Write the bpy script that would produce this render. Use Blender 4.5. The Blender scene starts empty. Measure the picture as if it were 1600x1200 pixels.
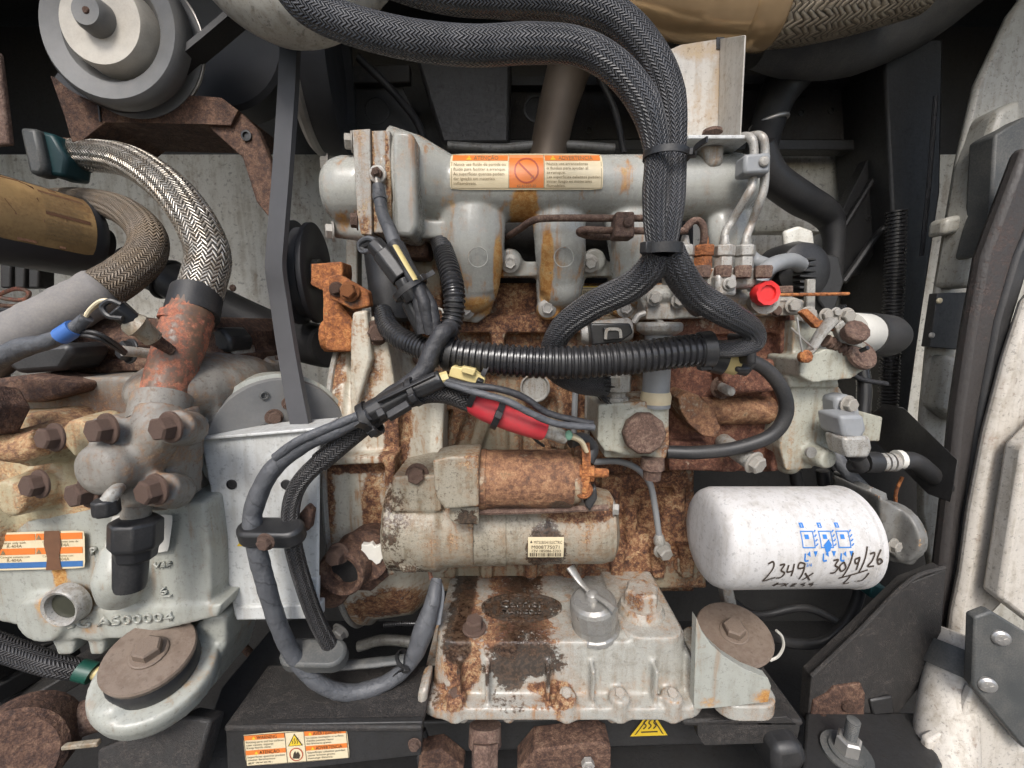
import bpy, bmesh, math, random
import numpy as np
from mathutils import Vector, Matrix, Quaternion

random.seed(7)
SC = bpy.context.scene
COL = SC.collection

# ---------------------------------------------------------------- camera, sky, sun, exposure
CAM_LOC = Vector((0.0, -0.45, 1.20)); PITCH = math.radians(8.0); FPX = 670.0
cd = bpy.data.cameras.new('camera'); cam = bpy.data.objects.new('camera', cd); COL.objects.link(cam)
cam.location = CAM_LOC; cam.rotation_euler = (math.radians(90) - PITCH, 0, 0)
cd.sensor_width = 36.0; cd.lens = 36.0 * FPX / 1600.0; cd.clip_start = 0.01; cd.clip_end = 500
SC.camera = cam
SUN_EL, SUN_AZ = math.radians(46), math.radians(190)      # azimuth measured from +Y clockwise: behind and a little left of the camera
w = bpy.data.worlds.new('World'); SC.world = w; w.use_nodes = True
wn = w.node_tree; sky = wn.nodes.new('ShaderNodeTexSky'); sky.sky_type = 'NISHITA'; sky.sun_disc = False
sky.sun_elevation = SUN_EL; sky.sun_rotation = SUN_AZ; sky.air_density = 1.0; sky.dust_density = 2.6; sky.ozone_density = 0.6
bg = wn.nodes['Background']; bg.inputs[1].default_value = 0.11
wn.links.new(sky.outputs[0], bg.inputs[0])
sl = bpy.data.lights.new('sun', 'SUN'); sl.energy = 1.5; sl.angle = math.radians(20); sl.color = (1.0, 0.985, 0.96)
so = bpy.data.objects.new('sun', sl); COL.objects.link(so)
sd = Vector((math.sin(SUN_AZ) * math.cos(SUN_EL), math.cos(SUN_AZ) * math.cos(SUN_EL), math.sin(SUN_EL)))
so.rotation_euler = (-sd).to_track_quat('-Z', 'Y').to_euler(); so.location = (0, -3, 4)
SC.view_settings.view_transform = 'Standard'; SC.view_settings.look = 'None'
SC.view_settings.gamma = 1.0; SC.view_settings.use_curve_mapping = False
SC.view_settings.exposure = 0.95
SC.render.engine = 'CYCLES'; SC.cycles.use_denoising = True
SC.cycles.use_adaptive_sampling = True; SC.cycles.adaptive_threshold = 0.03
SC.cycles.max_bounces = 5; SC.cycles.diffuse_bounces = 3; SC.cycles.glossy_bounces = 3
SC.cycles.caustics_reflective = False; SC.cycles.caustics_refractive = False

# ---------------------------------------------------------------- measuring: a photo pixel and a depth give a point in the place
_cp, _sp = math.cos(PITCH), math.sin(PITCH)
def P(px, py, y):
    u = (px - 800) / FPX; v = (600 - py) / FPX
    d = Vector((u, _cp + v * _sp, -_sp + v * _cp))
    return CAM_LOC + d * ((y - CAM_LOC.y) / d.y)
def S(px, py, y):
    v = (600 - py) / FPX
    return (y - CAM_LOC.y) / (_cp + v * _sp) / FPX
def PL(pts, y=None):
    return [P(p[0], p[1], p[2] if len(p) > 2 else y) for p in pts]

# ---------------------------------------------------------------- geometry
class G:
    def __init__(s): s.v = []; s.f = []; s.uv = []
    def add(s, vs, fs, uvs=None):
        o = len(s.v); s.v += [Vector(x) for x in vs]
        for i, f in enumerate(fs):
            s.f.append(tuple(o + k for k in f)); s.uv.append(uvs[i] if uvs else None)
        return s
    def box(s, c, size, rot=None):
        c = Vector(c); hx, hy, hz = (k / 2 for k in size); vs = []
        for x in (-hx, hx):
            for y in (-hy, hy):
                for z in (-hz, hz):
                    q = Vector((x, y, z)); vs.append(c + (rot @ q if rot else q))
        return s.add(vs, [(0, 1, 3, 2), (4, 6, 7, 5), (0, 4, 5, 1), (2, 3, 7, 6), (0, 2, 6, 4), (1, 5, 7, 3)])
    def pbox(s, x0, y0, x1, y1, yf, yb):            # pixel rectangle on the plane yf, straight back to yb
        return s.prism([(x0, y0), (x1, y0), (x1, y1), (x0, y1)], yf, yb)
    def prism(s, poly, yf, yb, back=None):
        a = PL(poly, yf); d = Vector((0, yb - yf, 0)); n = len(a)
        return s.extrude(a, d)
    def extrude(s, a, d):
        n = len(a); d = Vector(d); vs = a + [p + d for p in a]
        # orient
        nrm = Vector((0, 0, 0))
        for i in range(n): nrm += a[i].cross(a[(i + 1) % n])
        front = tuple(range(n)); flip = nrm.dot(d) > 0
        fs = [front[::-1] if flip else front, tuple(range(n, 2 * n)) if flip else tuple(range(2 * n - 1, n - 1, -1))]
        for i in range(n):
            j = (i + 1) % n
            fs.append((i, j, n + j, n + i) if flip else (j, i, n + i, n + j))
        return s.add(vs, fs)
    def lathe(s, o, axis, prof, n=24, ph=0.0, cap=True):
        o = Vector(o); ax = Vector(axis).normalized()
        t = ax.orthogonal().normalized() if abs(ax.z) > 0.9 else ax.cross(Vector((0, 0, 1))).normalized()
        b = ax.cross(t); vs = []; fs = []; uv = []
        for (h, r) in prof:
            for j in range(n):
                a = 2 * math.pi * j / n + ph
                vs.append(o + ax * h + (t * math.cos(a) + b * math.sin(a)) * r)
        for i in range(len(prof) - 1):
            for j in range(n):
                k = (j + 1) % n
                fs.append((i * n + j, i * n + k, (i + 1) * n + k, (i + 1) * n + j))
                u0, u1 = j / n, (j + 1) / n
                uv.append([(u0, prof[i][0]), (u1, prof[i][0]), (u1, prof[i + 1][0]), (u0, prof[i + 1][0])])
        if cap:
            fs.append(tuple(range(n))[::-1]); uv.append([(0, 0)] * n)
            m = (len(prof) - 1) * n
            fs.append(tuple(range(m, m + n))); uv.append([(0, 0)] * n)
        return s.add(vs, fs, uv)
    def ell(s, c, r, n=20, m=12, rot=None):
        c = Vector(c); r = (r, r, r) if not hasattr(r, '__len__') else r; vs = []; fs = []
        def q(x, y, z):
            p = Vector((x * r[0], y * r[1], z * r[2])); return c + (rot @ p if rot else p)
        vs.append(q(0, 0, 1))
        for i in range(1, m):
            a = math.pi * i / m
            for j in range(n):
                b = 2 * math.pi * j / n; vs.append(q(math.sin(a) * math.cos(b), math.sin(a) * math.sin(b), math.cos(a)))
        vs.append(q(0, 0, -1)); L = len(vs) - 1
        for j in range(n): fs.append((0, 1 + j, 1 + (j + 1) % n))
        for i in range(m - 2):
            for j in range(n):
                k = (j + 1) % n; a = 1 + i * n
                fs.append((a + j, a + n + j, a + n + k, a + k))
        a = 1 + (m - 2) * n
        for j in range(n): fs.append((L, a + (j + 1) % n, a + j))
        return s.add(vs, fs)
    def tube(s, pts, r, n=16, sub=8, rib=None, caps=True, flat=1.0, fdir=None, straight=False, wob=0.0):
        m = len(pts); rr = list(r) if hasattr(r, '__len__') else [r] * m
        if straight: sp = [Vector(p) for p in pts]; sr = rr
        else: sp, sr = spline(pts, rr, sub)
        L = [0.0]
        for i in range(1, len(sp)): L.append(L[-1] + (sp[i] - sp[i - 1]).length)
        if rib:
            pitch, amp = rib; k = max(8, int(L[-1] / pitch * 8)); q = []; qr = []; ql = []; i = 0
            for a in range(k + 1):
                l = L[-1] * a / k
                while i < len(L) - 2 and L[i + 1] < l: i += 1
                f = (l - L[i]) / max(1e-9, L[i + 1] - L[i])
                q.append(sp[i].lerp(sp[i + 1], f)); 
                ph = (l / pitch) % 1.0
                prof = 1.0 if ph < 0.45 else (0.0 if 0.55 < ph < 0.9 else 0.5)
                qr.append((sr[i] * (1 - f) + sr[i + 1] * f) - amp * (1 - prof)); ql.append(l)
            sp, sr, L = q, qr, ql
        T = []
        for i in range(len(sp)):
            a = sp[max(0, i - 1)]; b = sp[min(len(sp) - 1, i + 1)]; T.append((b - a).normalized())
        nrm = (Vector(fdir) if fdir else (Vector((0, 0, 1)) if abs(T[0].z) < 0.9 else Vector((1, 0, 0))))
        vs = []; fs = []; uv = []; M = len(sp)
        for i in range(M):
            nrm = (nrm - T[i] * nrm.dot(T[i])).normalized(); b = T[i].cross(nrm)
            rad = sr[i] * (1 + wob * (math.sin(L[i] * 210) * 0.6 + math.sin(L[i] * 470 + 1) * 0.4))
            for j in range(n):
                a = 2 * math.pi * j / n
                vs.append(sp[i] + (nrm * math.cos(a) * flat + b * math.sin(a)) * rad)
        for i in range(M - 1):
            for j in range(n):
                k = (j + 1) % n
                fs.append((i * n + j, i * n + k, (i + 1) * n + k, (i + 1) * n + j))
                u0, u1 = j / n, (j + 1) / n
                uv.append([(u0, L[i]), (u1, L[i]), (u1, L[i + 1]), (u0, L[i + 1])])
        if caps:
            fs.append(tuple(range(n))[::-1]); uv.append([(0, 0)] * n)
            fs.append(tuple(range((M - 1) * n, M * n))); uv.append([(0, 0)] * n)
        return s.add(vs, fs, uv)
    def ribbon(s, pts, wd, th, nrm, sub=6, closed=False):     # flat band following a path
        sp, _ = spline(pts, [0] * len(pts), sub); nrm = Vector(nrm).normalized(); vs = []; fs = []; M = len(sp)
        for i in range(M):
            t = (sp[min(M - 1, i + 1)] - sp[max(0, i - 1)]).normalized(); side = t.cross(nrm).normalized(); up = side.cross(t)
            for a, b in ((-1, -1), (1, -1), (1, 1), (-1, 1)): vs.append(sp[i] + side * a * wd / 2 + up * b * th / 2)
        for i in range(M - 1):
            for j in range(4):
                k = (j + 1) % 4; fs.append((i * 4 + j, i * 4 + k, i * 4 + 4 + k, i * 4 + 4 + j))
        fs += [(3, 2, 1, 0), (M * 4 - 4, M * 4 - 3, M * 4 - 2, M * 4 - 1)]
        return s.add(vs, fs)
    def ring(s, c, axis, R, r, n=28, m=10, squash=1.0):
        ax = Vector(axis).normalized(); t = ax.orthogonal().normalized(); b = ax.cross(t); c = Vector(c); vs = []; fs = []
        for i in range(n):
            a = 2 * math.pi * i / n; d = t * math.cos(a) + b * math.sin(a)
            for j in range(m):
                q = 2 * math.pi * j / m; vs.append(c + d * (R + r * math.cos(q)) + ax * r * squash * math.sin(q))
        for i in range(n):
            for j in range(m):
                k = (j + 1) % m; l = (i + 1) % n; fs.append((i * m + j, l * m + j, l * m + k, i * m + k))
        return s.add(vs, fs)

def spline(pts, rr, sub):
    pts = [Vector(p) for p in pts]; m = len(pts); sp = []; sr = []
    for i in range(m - 1):
        p0 = pts[i - 1] if i > 0 else pts[0] * 2 - pts[1]; p1 = pts[i]; p2 = pts[i + 1]
        p3 = pts[i + 2] if i + 2 < m else pts[-1] * 2 - pts[-2]
        for k in range(sub):
            t = k / sub; t2 = t * t; t3 = t2 * t
            sp.append(0.5 * ((2 * p1) + (p2 - p0) * t + (2 * p0 - 5 * p1 + 4 * p2 - p3) * t2 + (3 * p1 - p0 - 3 * p2 + p3) * t3))
            sr.append(rr[i] * (1 - t) + rr[i + 1] * t)
    sp.append(pts[-1]); sr.append(rr[-1]); return sp, sr

def wloc(o):
    p = Vector(o.location)
    while o.parent: o = o.parent; p += Vector(o.location)
    return p

def blobs_attr(me, off, name, blobs):
    n = len(me.vertices); co = np.empty(n * 3, 'f4'); me.vertices.foreach_get('co', co); co = co.reshape(-1, 3) + np.array(off, 'f4')
    val = np.zeros(n, 'f4')
    for (c, rx, rz, amt) in blobs:
        d = ((co[:, 0] - c.x) / rx) ** 2 + ((co[:, 2] - c.z) / rz) ** 2
        f = amt * np.clip(1.25 - d, 0, 1)
        val = np.where(np.abs(f) > np.abs(val), f, val)
    at = me.attributes.new(name, 'FLOAT', 'POINT'); at.data.foreach_set('value', val)
def B(px, py, y, rx, ry, amt):
    s = S(px, py, y); return (P(px, py, y), rx * s, ry * s, amt)

def make_mesh(g, off, smooth=38):
    me = bpy.data.meshes.new('mesh'); me.from_pydata([tuple(v - off) for v in g.v], [], g.f)
    if any(u for u in g.uv):
        ul = me.uv_layers.new(name='UVMap'); k = 0; flat = []
        for f, u in zip(g.f, g.uv):
            if u: 
                for q in u: flat += [q[0], q[1]]
            else: flat += [0.0, 0.0] * len(f)
        ul.data.foreach_set('uv', flat)
    finish(me, smooth); return me
def finish(me, smooth):
    me.polygons.foreach_set('use_smooth', [True] * len(me.polygons)); me.update()
    if smooth and smooth < 180: me.set_sharp_from_angle(angle=math.radians(smooth))

def obj(name, g, mat, parent=None, bevel=None, smooth=38, rust=None, oil=None, sub=0, kind=None, seg=2):
    off = wloc(parent) if parent else Vector((0, 0, 0))
    if parent is None:
        off = Vector((0, 0, 0)); xs = [v.x for v in g.v]; ys = [v.y for v in g.v]; zs = [v.z for v in g.v]
        off = Vector(((min(xs) + max(xs)) / 2, (min(ys) + max(ys)) / 2, min(zs)))
    me = make_mesh(g, off, smooth)
    bm = bmesh.new(); bm.from_mesh(me); bmesh.ops.recalc_face_normals(bm, faces=bm.faces)
    if rust or oil:                       # stains live on vertices: give large faces enough of them
        for _ in range(5):
            bmesh.ops.triangulate(bm, faces=[f for f in bm.faces if len(f.verts) > 3])
            le = [e for e in bm.edges if e.calc_length() > .007]
            if not le: break
            bmesh.ops.subdivide_edges(bm, edges=le, cuts=1)
        bmesh.ops.triangulate(bm, faces=[f for f in bm.faces if len(f.verts) > 3])
    bm.to_mesh(me); bm.free()
    if smooth and smooth < 180: me.set_sharp_from_angle(angle=math.radians(smooth))
    o = bpy.data.objects.new(name, me); COL.objects.link(o); me.name = name
    if parent: o.parent = parent
    else: o.location = off
    me.materials.append(mat)
    if rust: blobs_attr(me, off, 'rust', rust)
    if oil: blobs_attr(me, off, 'oil', oil)
    if bevel:
        b = o.modifiers.new('bevel', 'BEVEL'); b.width = bevel; b.segments = seg; b.limit_method = 'ANGLE'; b.angle_limit = math.radians(35); b.harden_normals = False
    if sub: 
        m = o.modifiers.new('sub', 'SUBSURF'); m.levels = sub; m.render_levels = sub
    if kind: o['kind'] = kind
    return o

def cast(name, g, mat, parent=None, voxel=0.0025, it=6, fac=0.5, rust=None, oil=None, cut=None, rough=0.0):
    """fuse overlapping solids into one blended casting"""
    off = wloc(parent) if parent else Vector((0, 0, 0))
    if parent is None:
        xs = [v.x for v in g.v]; ys = [v.y for v in g.v]; zs = [v.z for v in g.v]
        off = Vector(((min(xs) + max(xs)) / 2, (min(ys) + max(ys)) / 2, min(zs)))
    me = bpy.data.meshes.new('tmp'); me.from_pydata([tuple(v - off) for v in g.v], [], g.f)
    bm = bmesh.new(); bm.from_mesh(me); bmesh.ops.recalc_face_normals(bm, faces=bm.faces); bm.to_mesh(me); bm.free()
    t = bpy.data.objects.new('tmp', me); COL.objects.link(t)
    voxel *= 0.8; it = max(2, int(it * 0.55))
    r = t.modifiers.new('r', 'REMESH'); r.mode = 'VOXEL'; r.voxel_size = voxel; r.adaptivity = 0
    if cut:
        cm = bpy.data.meshes.new('cut'); cm.from_pydata([tuple(v - off) for v in cut.v], [], cut.f)
        bm = bmesh.new(); bm.from_mesh(cm); bmesh.ops.recalc_face_normals(bm, faces=bm.faces); bm.to_mesh(cm); bm.free()
        co = bpy.data.objects.new('cut', cm); COL.objects.link(co)
        rr = co.modifiers.new('r', 'REMESH'); rr.mode = 'VOXEL'; rr.voxel_size = voxel
        bo = t.modifiers.new('b', 'BOOLEAN'); bo.operation = 'DIFFERENCE'; bo.object = co; bo.solver = 'FAST'
        r2 = t.modifiers.new('r2', 'REMESH'); r2.mode = 'VOXEL'; r2.voxel_size = voxel
    sm = t.modifiers.new('s', 'SMOOTH'); sm.factor = fac; sm.iterations = it
    dg = bpy.context.evaluated_depsgraph_get(); dg.update()
    nm = bpy.data.meshes.new_from_object(t.evaluated_get(dg), depsgraph=dg)
    bpy.data.objects.remove(t); bpy.data.meshes.remove(me)
    if cut: bpy.data.objects.remove(co); bpy.data.meshes.remove(cm)
    finish(nm, 0); nm.name = name; nm.materials.clear(); nm.materials.append(mat)
    o = bpy.data.objects.new(name, nm); COL.objects.link(o)
    if parent: o.parent = parent
    else: o.location = off
    da = nm.attributes.new('dense', 'FLOAT', 'POINT'); da.data.foreach_set('value', [1.0] * len(nm.vertices))
    if rust: blobs_attr(nm, off, 'rust', rust)
    if oil: blobs_attr(nm, off, 'oil', oil)
    return o

def thing(name, label, cat, loc, group=None):
    o = bpy.data.objects.new(name, None); COL.objects.link(o); o.location = loc; o.empty_display_size = 0.02
    o['label'] = label; o['category'] = cat
    if group: o['group'] = group
    return o
def tag(o, label, cat, group=None):
    o['label'] = label; o['category'] = cat
    if group: o['group'] = group
    return o

# bolts share mesh data
_bolt = {}
def bolt_mesh(kind, mat):
    k = (kind, mat.name)
    if k in _bolt: return _bolt[k]
    g = G()
    if kind == 'hex':
        g.lathe((0, 0, 0), (0, 0, 1), [(0, 1.32), (0.14, 1.32), (0.2, 1.22)], 20)
        g.lathe((0, 0, 0.2), (0, 0, 1), [(0, 1.0), (0.66, 1.0), (0.8, 0.86)], 6, ph=0.3)
    elif kind == 'flange':
        g.lathe((0, 0, 0), (0, 0, 1), [(0, 1.5), (0.12, 1.5), (0.35, 1.05)], 20)
        g.lathe((0, 0, 0.3), (0, 0, 1), [(0, 1.0), (0.45, 1.0), (0.55, 0.88), (0.5, 0.6), (0.45, 0.55)], 6, ph=0.5)
    elif kind == 'round':
        g.lathe((0, 0, 0), (0, 0, 1), [(0, 1.0), (0.35, 1.0), (0.6, 0.75), (0.68, 0.3)], 16)
        g.box((0, 0, 0.66), (1.0, 0.18, 0.12)); g.box((0, 0, 0.665), (0.18, 1.0, 0.12))
    elif kind == 'nut':
        g.lathe((0, 0, 0), (0, 0, 1), [(0, 1.0), (0.8, 1.0), (0.9, 0.86)], 6)
        g.lathe((0, 0, 0.5), (0, 0, 1), [(0, 0.55), (0.9, 0.55), (1.0, 0.45)], 12)
    me = make_mesh(g, Vector((0, 0, 0)), 30); me.materials.append(mat); me.name = 'bolt'; _bolt[k] = me
    return me
def bolt(parent, px, py, y, r, mat, axis=(0, -1, 0), kind='hex', name='bolt', hs=1.0, at=None):
    p = at if at is not None else P(px, py, y); s = r * S(px, py, y)
    o = bpy.data.objects.new(name, bolt_mesh(kind, mat)); COL.objects.link(o); o.parent = parent
    o.location = p - wloc(parent) if parent else p
    q = Vector(axis).normalized().to_track_quat('Z', 'Y') @ Quaternion((0, 0, 1), random.uniform(0, 6.28))
    o.rotation_euler = q.to_euler(); o.scale = (s, s, s * hs)
    return o

# flat print: text and shapes laid onto a label surface through a mapping (x, y in label units, lift in m)
_txt = {}
def text2d(string):
    if string in _txt: return _txt[string]
    c = bpy.data.curves.new('t', 'FONT'); c.body = string; c.size = 1.0; c.resolution_u = 2; c.fill_mode = 'FRONT'
    o = bpy.data.objects.new('t', c); COL.objects.link(o); dg = bpy.context.evaluated_depsgraph_get(); dg.update()
    me = bpy.data.meshes.new_from_object(o.evaluated_get(dg), depsgraph=dg)
    vs = [(v.co.x, v.co.y) for v in me.vertices]; fs = [tuple(p.vertices) for p in me.polygons]
    bpy.data.objects.remove(o); bpy.data.curves.remove(c); bpy.data.meshes.remove(me)
    wd = max([v[0] for v in vs] or [1]); _txt[string] = (vs, fs, wd); return _txt[string]
def flatmap(corners, y=None, lift_dir=None):
    a, b, c, d = (corners if isinstance(corners[0], Vector) else PL(corners, y))      # TL TR BR BL
    n = (b - a).cross(d - a).normalized()
    if n.dot(CAM_LOC - a) < 0: n = -n
    def f(x, yy, h): # x, yy in 0..1, yy down
        return a * (1 - x) * (1 - yy) + b * x * (1 - yy) + c * x * yy + d * (1 - x) * yy + n * h
    return f
class Print:
    def __init__(s, fn, W, H): s.fn = fn; s.W = W; s.H = H; s.gs = {}
    def g(s, key): return s.gs.setdefault(key, G())
    def pt(s, x, y, h): return s.fn(x / s.W, y / s.H, h)
    def rect(s, key, x0, y0, x1, y1, h=0.0004, nx=10, ny=4, r=0):
        vs = []; fs = []
        for j in range(ny + 1):
            for i in range(nx + 1): 
                x = x0 + (x1 - x0) * i / nx; y = y0 + (y1 - y0) * j / ny
                if r:
                    cx = min(max(x, x0 + r), x1 - r); cy = min(max(y, y0 + r), y1 - r); dx, dy = x - cx, y - cy; L = math.hypot(dx, dy)
                    if L > r: x = cx + dx * r / L; y = cy + dy * r / L
                vs.append(s.pt(x, y, h))
        for j in range(ny):
            for i in range(nx): k = j * (nx + 1) + i; fs.append((k, k + nx + 1, k + nx + 2, k + 1))
        s.g(key).add(vs, fs)
    def poly(s, key, pts, h=0.0006): s.g(key).add([s.pt(x, y, h) for x, y in pts], [tuple(range(len(pts)))])
    def frame(s, key, x0, y0, x1, y1, t, h=0.0006):
        s.rect(key, x0, y0, x1, y0 + t, h, 10, 1); s.rect(key, x0, y1 - t, x1, y1, h, 10, 1); s.rect(key, x0, y0, x0 + t, y1, h, 1, 4); s.rect(key, x1 - t, y0, x1, y1, h, 1, 4)
    def ring(s, key, cx, cy, r, t, h=0.0006, n=24, sx=1.0):
        vs = []; fs = []
        for i in range(n):
            a = 2 * math.pi * i / n
            for q in (r, r - t): vs.append(s.pt(cx + q * math.cos(a) * sx, cy + q * math.sin(a), h))
        for i in range(n): k = (i + 1) % n; fs.append((2 * i, 2 * i + 1, 2 * k + 1, 2 * k))
        s.g(key).add(vs, fs)
    def disc(s, key, cx, cy, r, h=0.0006, sx=1.0, n=24):
        s.poly(key, [(cx + r * sx * math.cos(2 * math.pi * i / n), cy + r * math.sin(2 * math.pi * i / n)) for i in range(n)], h)
    def text(s, key, x, y, size, string, fit=None, h=0.0008, align='l', shear=0):
        vs, fs, wd = text2d(string); k = size; kx = size if not fit else fit / max(wd, 1e-3)
        x0 = x - (wd * kx / 2 if align == 'c' else 0)
        s.g(key).add([s.pt(x0 + vx * kx + vy * k * shear, y - vy * k, h) for vx, vy in vs], fs)
    def stroke(s, key, pts, t, h=0.0008, sub=5):
        sp, _ = spline([(p[0], p[1], 0) for p in pts], [0] * len(pts), sub); vs = []; fs = []
        for i in range(len(sp)):
            d = sp[min(len(sp) - 1, i + 1)] - sp[max(0, i - 1)]; L = max(d.length, 1e-6); nx, ny = -d.y / L, d.x / L
            vs += [s.pt(sp[i].x + nx * t / 2, sp[i].y + ny * t / 2, h), s.pt(sp[i].x - nx * t / 2, sp[i].y - ny * t / 2, h)]
        for i in range(len(sp) - 1): fs.append((2 * i, 2 * i + 1, 2 * i + 3, 2 * i + 2))
        s.g(key).add(vs, fs)
    def build(s, parent, mats, names, base=None):
        root = None
        for key, g in s.gs.items():
            par = root if root is not None else parent
            off = wloc(par); me = make_mesh(g, off, 180); me.materials.append(mats[key]); me.name = names[key]
            o = bpy.data.objects.new(names[key], me); COL.objects.link(o); o.parent = par
            if root is None and base == key: root = o
        return root

# ---------------------------------------------------------------- materials
class NT:
    def __init__(s, name):
        s.m = bpy.data.materials.new(name); s.m.use_nodes = True; s.t = s.m.node_tree; s.b = s.t.nodes['Principled BSDF']
    def n(s, typ, **kw):
        nd = s.t.nodes.new('ShaderNode' + typ)
        for k, v in kw.items():
            if k in ('operation', 'blend_type', 'data_type', 'noise_dimensions', 'attribute_name', 'feature', 'interpolation_type', 'wave_type', 'bands_direction', 'clamp', 'invert', 'voronoi_dimensions'): setattr(nd, k, v)
        return nd
    def l(s, a, b): s.t.links.new(a, b)
    def math(s, op, a, b=None, c=None, clamp=False):
        nd = s.t.nodes.new('ShaderNodeMath'); nd.operation = op; nd.use_clamp = clamp
        for i, v in enumerate((a, b, c)):
            if v is None: continue
            if hasattr(v, 'is_linked'): s.l(v, nd.inputs[i])
            else: nd.inputs[i].default_value = v
        return nd.outputs[0]
    def mix(s, f, a, b):
        nd = s.t.nodes.new('ShaderNodeMix'); nd.data_type = 'RGBA'
        for sk, v in ((0, f), (6, a), (7, b)):
            if hasattr(v, 'is_linked'): s.l(v, nd.inputs[sk])
            elif sk == 0: nd.inputs[0].default_value = v
            else: nd.inputs[sk].default_value = (*v, 1)
        return nd.outputs[2]
    def coord(s, scale=(1, 1, 1)):
        tc = s.n('TexCoord'); oi = s.n('ObjectInfo'); mp = s.n('Mapping'); 
        va = s.t.nodes.new('ShaderNodeVectorMath'); va.operation = 'ADD'
        cm = s.n('CombineXYZ'); s.l(s.math('MULTIPLY', oi.outputs['Random'], 37.0), cm.inputs[0]); s.l(s.math('MULTIPLY', oi.outputs['Random'], 11.0), cm.inputs[2])
        s.l(tc.outputs['Object'], mp.inputs[0]); mp.inputs['Scale'].default_value = scale
        s.l(mp.outputs[0], va.inputs[0]); s.l(cm.outputs[0], va.inputs[1]); return va.outputs[0]
    def noise(s, vec, scale, detail=4, rough=0.55, dist=0.0):
        nd = s.n('TexNoise'); s.l(vec, nd.inputs['Vector']); nd.inputs['Scale'].default_value = scale; nd.inputs['Detail'].default_value = detail
        nd.inputs['Roughness'].default_value = rough; nd.inputs['Distortion'].default_value = dist; return nd.outputs[0]
    def ramp(s, f, stops):
        nd = s.n('ValToRGB'); s.l(f, nd.inputs[0]); cr = nd.color_ramp
        while len(cr.elements) < len(stops): cr.elements.new(0.5)
        for e, (p, c) in zip(cr.elements, stops): e.position = p; e.color = (*c, 1) if len(c) == 3 else c
        return nd.outputs[0]
    def step(s, v, lo, hi):
        nd = s.n('MapRange'); nd.interpolation_type = 'SMOOTHSTEP'; s.l(v, nd.inputs[0]) if hasattr(v, 'is_linked') else None
        nd.inputs[1].default_value = lo; nd.inputs[2].default_value = hi; return nd.outputs[0]
    def attr(s, name):
        nd = s.n('Attribute'); nd.attribute_name = name; return nd.outputs['Fac']
    def bump(s, h, strength, dist=0.001):
        nd = s.n('Bump'); s.l(h, nd.inputs['Height']); nd.inputs['Strength'].default_value = strength; nd.inputs['Distance'].default_value = dist
        s.l(nd.outputs[0], s.b.inputs['Normal']); return nd
    def out(s, col=None, rough=None, metal=None, spec=None):
        for k, v in (('Base Color', col), ('Roughness', rough), ('Metallic', metal), ('Specular IOR Level', spec)):
            if v is None: continue
            if hasattr(v, 'is_linked'): s.l(v, s.b.inputs[k])
            elif isinstance(v, tuple): s.b.inputs[k].default_value = (*v, 1)
            else: s.b.inputs[k].default_value = v
        return s.m

RUST = [(0.0, (0.020, 0.010, 0.007)), (0.28, (0.055, 0.024, 0.015)), (0.46, (0.125, 0.055, 0.031)), (0.62, (0.25, 0.12, 0.058)), (0.78, (0.40, 0.26, 0.14)), (1.0, (0.52, 0.42, 0.29))]
RUSTD = [(0.0, (0.022, 0.012, 0.009)), (0.4, (0.058, 0.030, 0.021)), (0.6, (0.105, 0.056, 0.037)), (0.8, (0.18, 0.105, 0.068)), (1.0, (0.28, 0.2, 0.14))]
RUSTO = [(0.0, (0.08, 0.028, 0.012)), (0.4, (0.26, 0.09, 0.03)), (0.62, (0.44, 0.17, 0.055)), (0.8, (0.55, 0.26, 0.09)), (1.0, (0.6, 0.4, 0.2))]
STAIN = [(0.0, (0.2, 0.075, 0.02)), (0.45, (0.4, 0.19, 0.05)), (0.75, (0.5, 0.32, 0.13)), (1.0, (0.5, 0.42, 0.28))]
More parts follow.
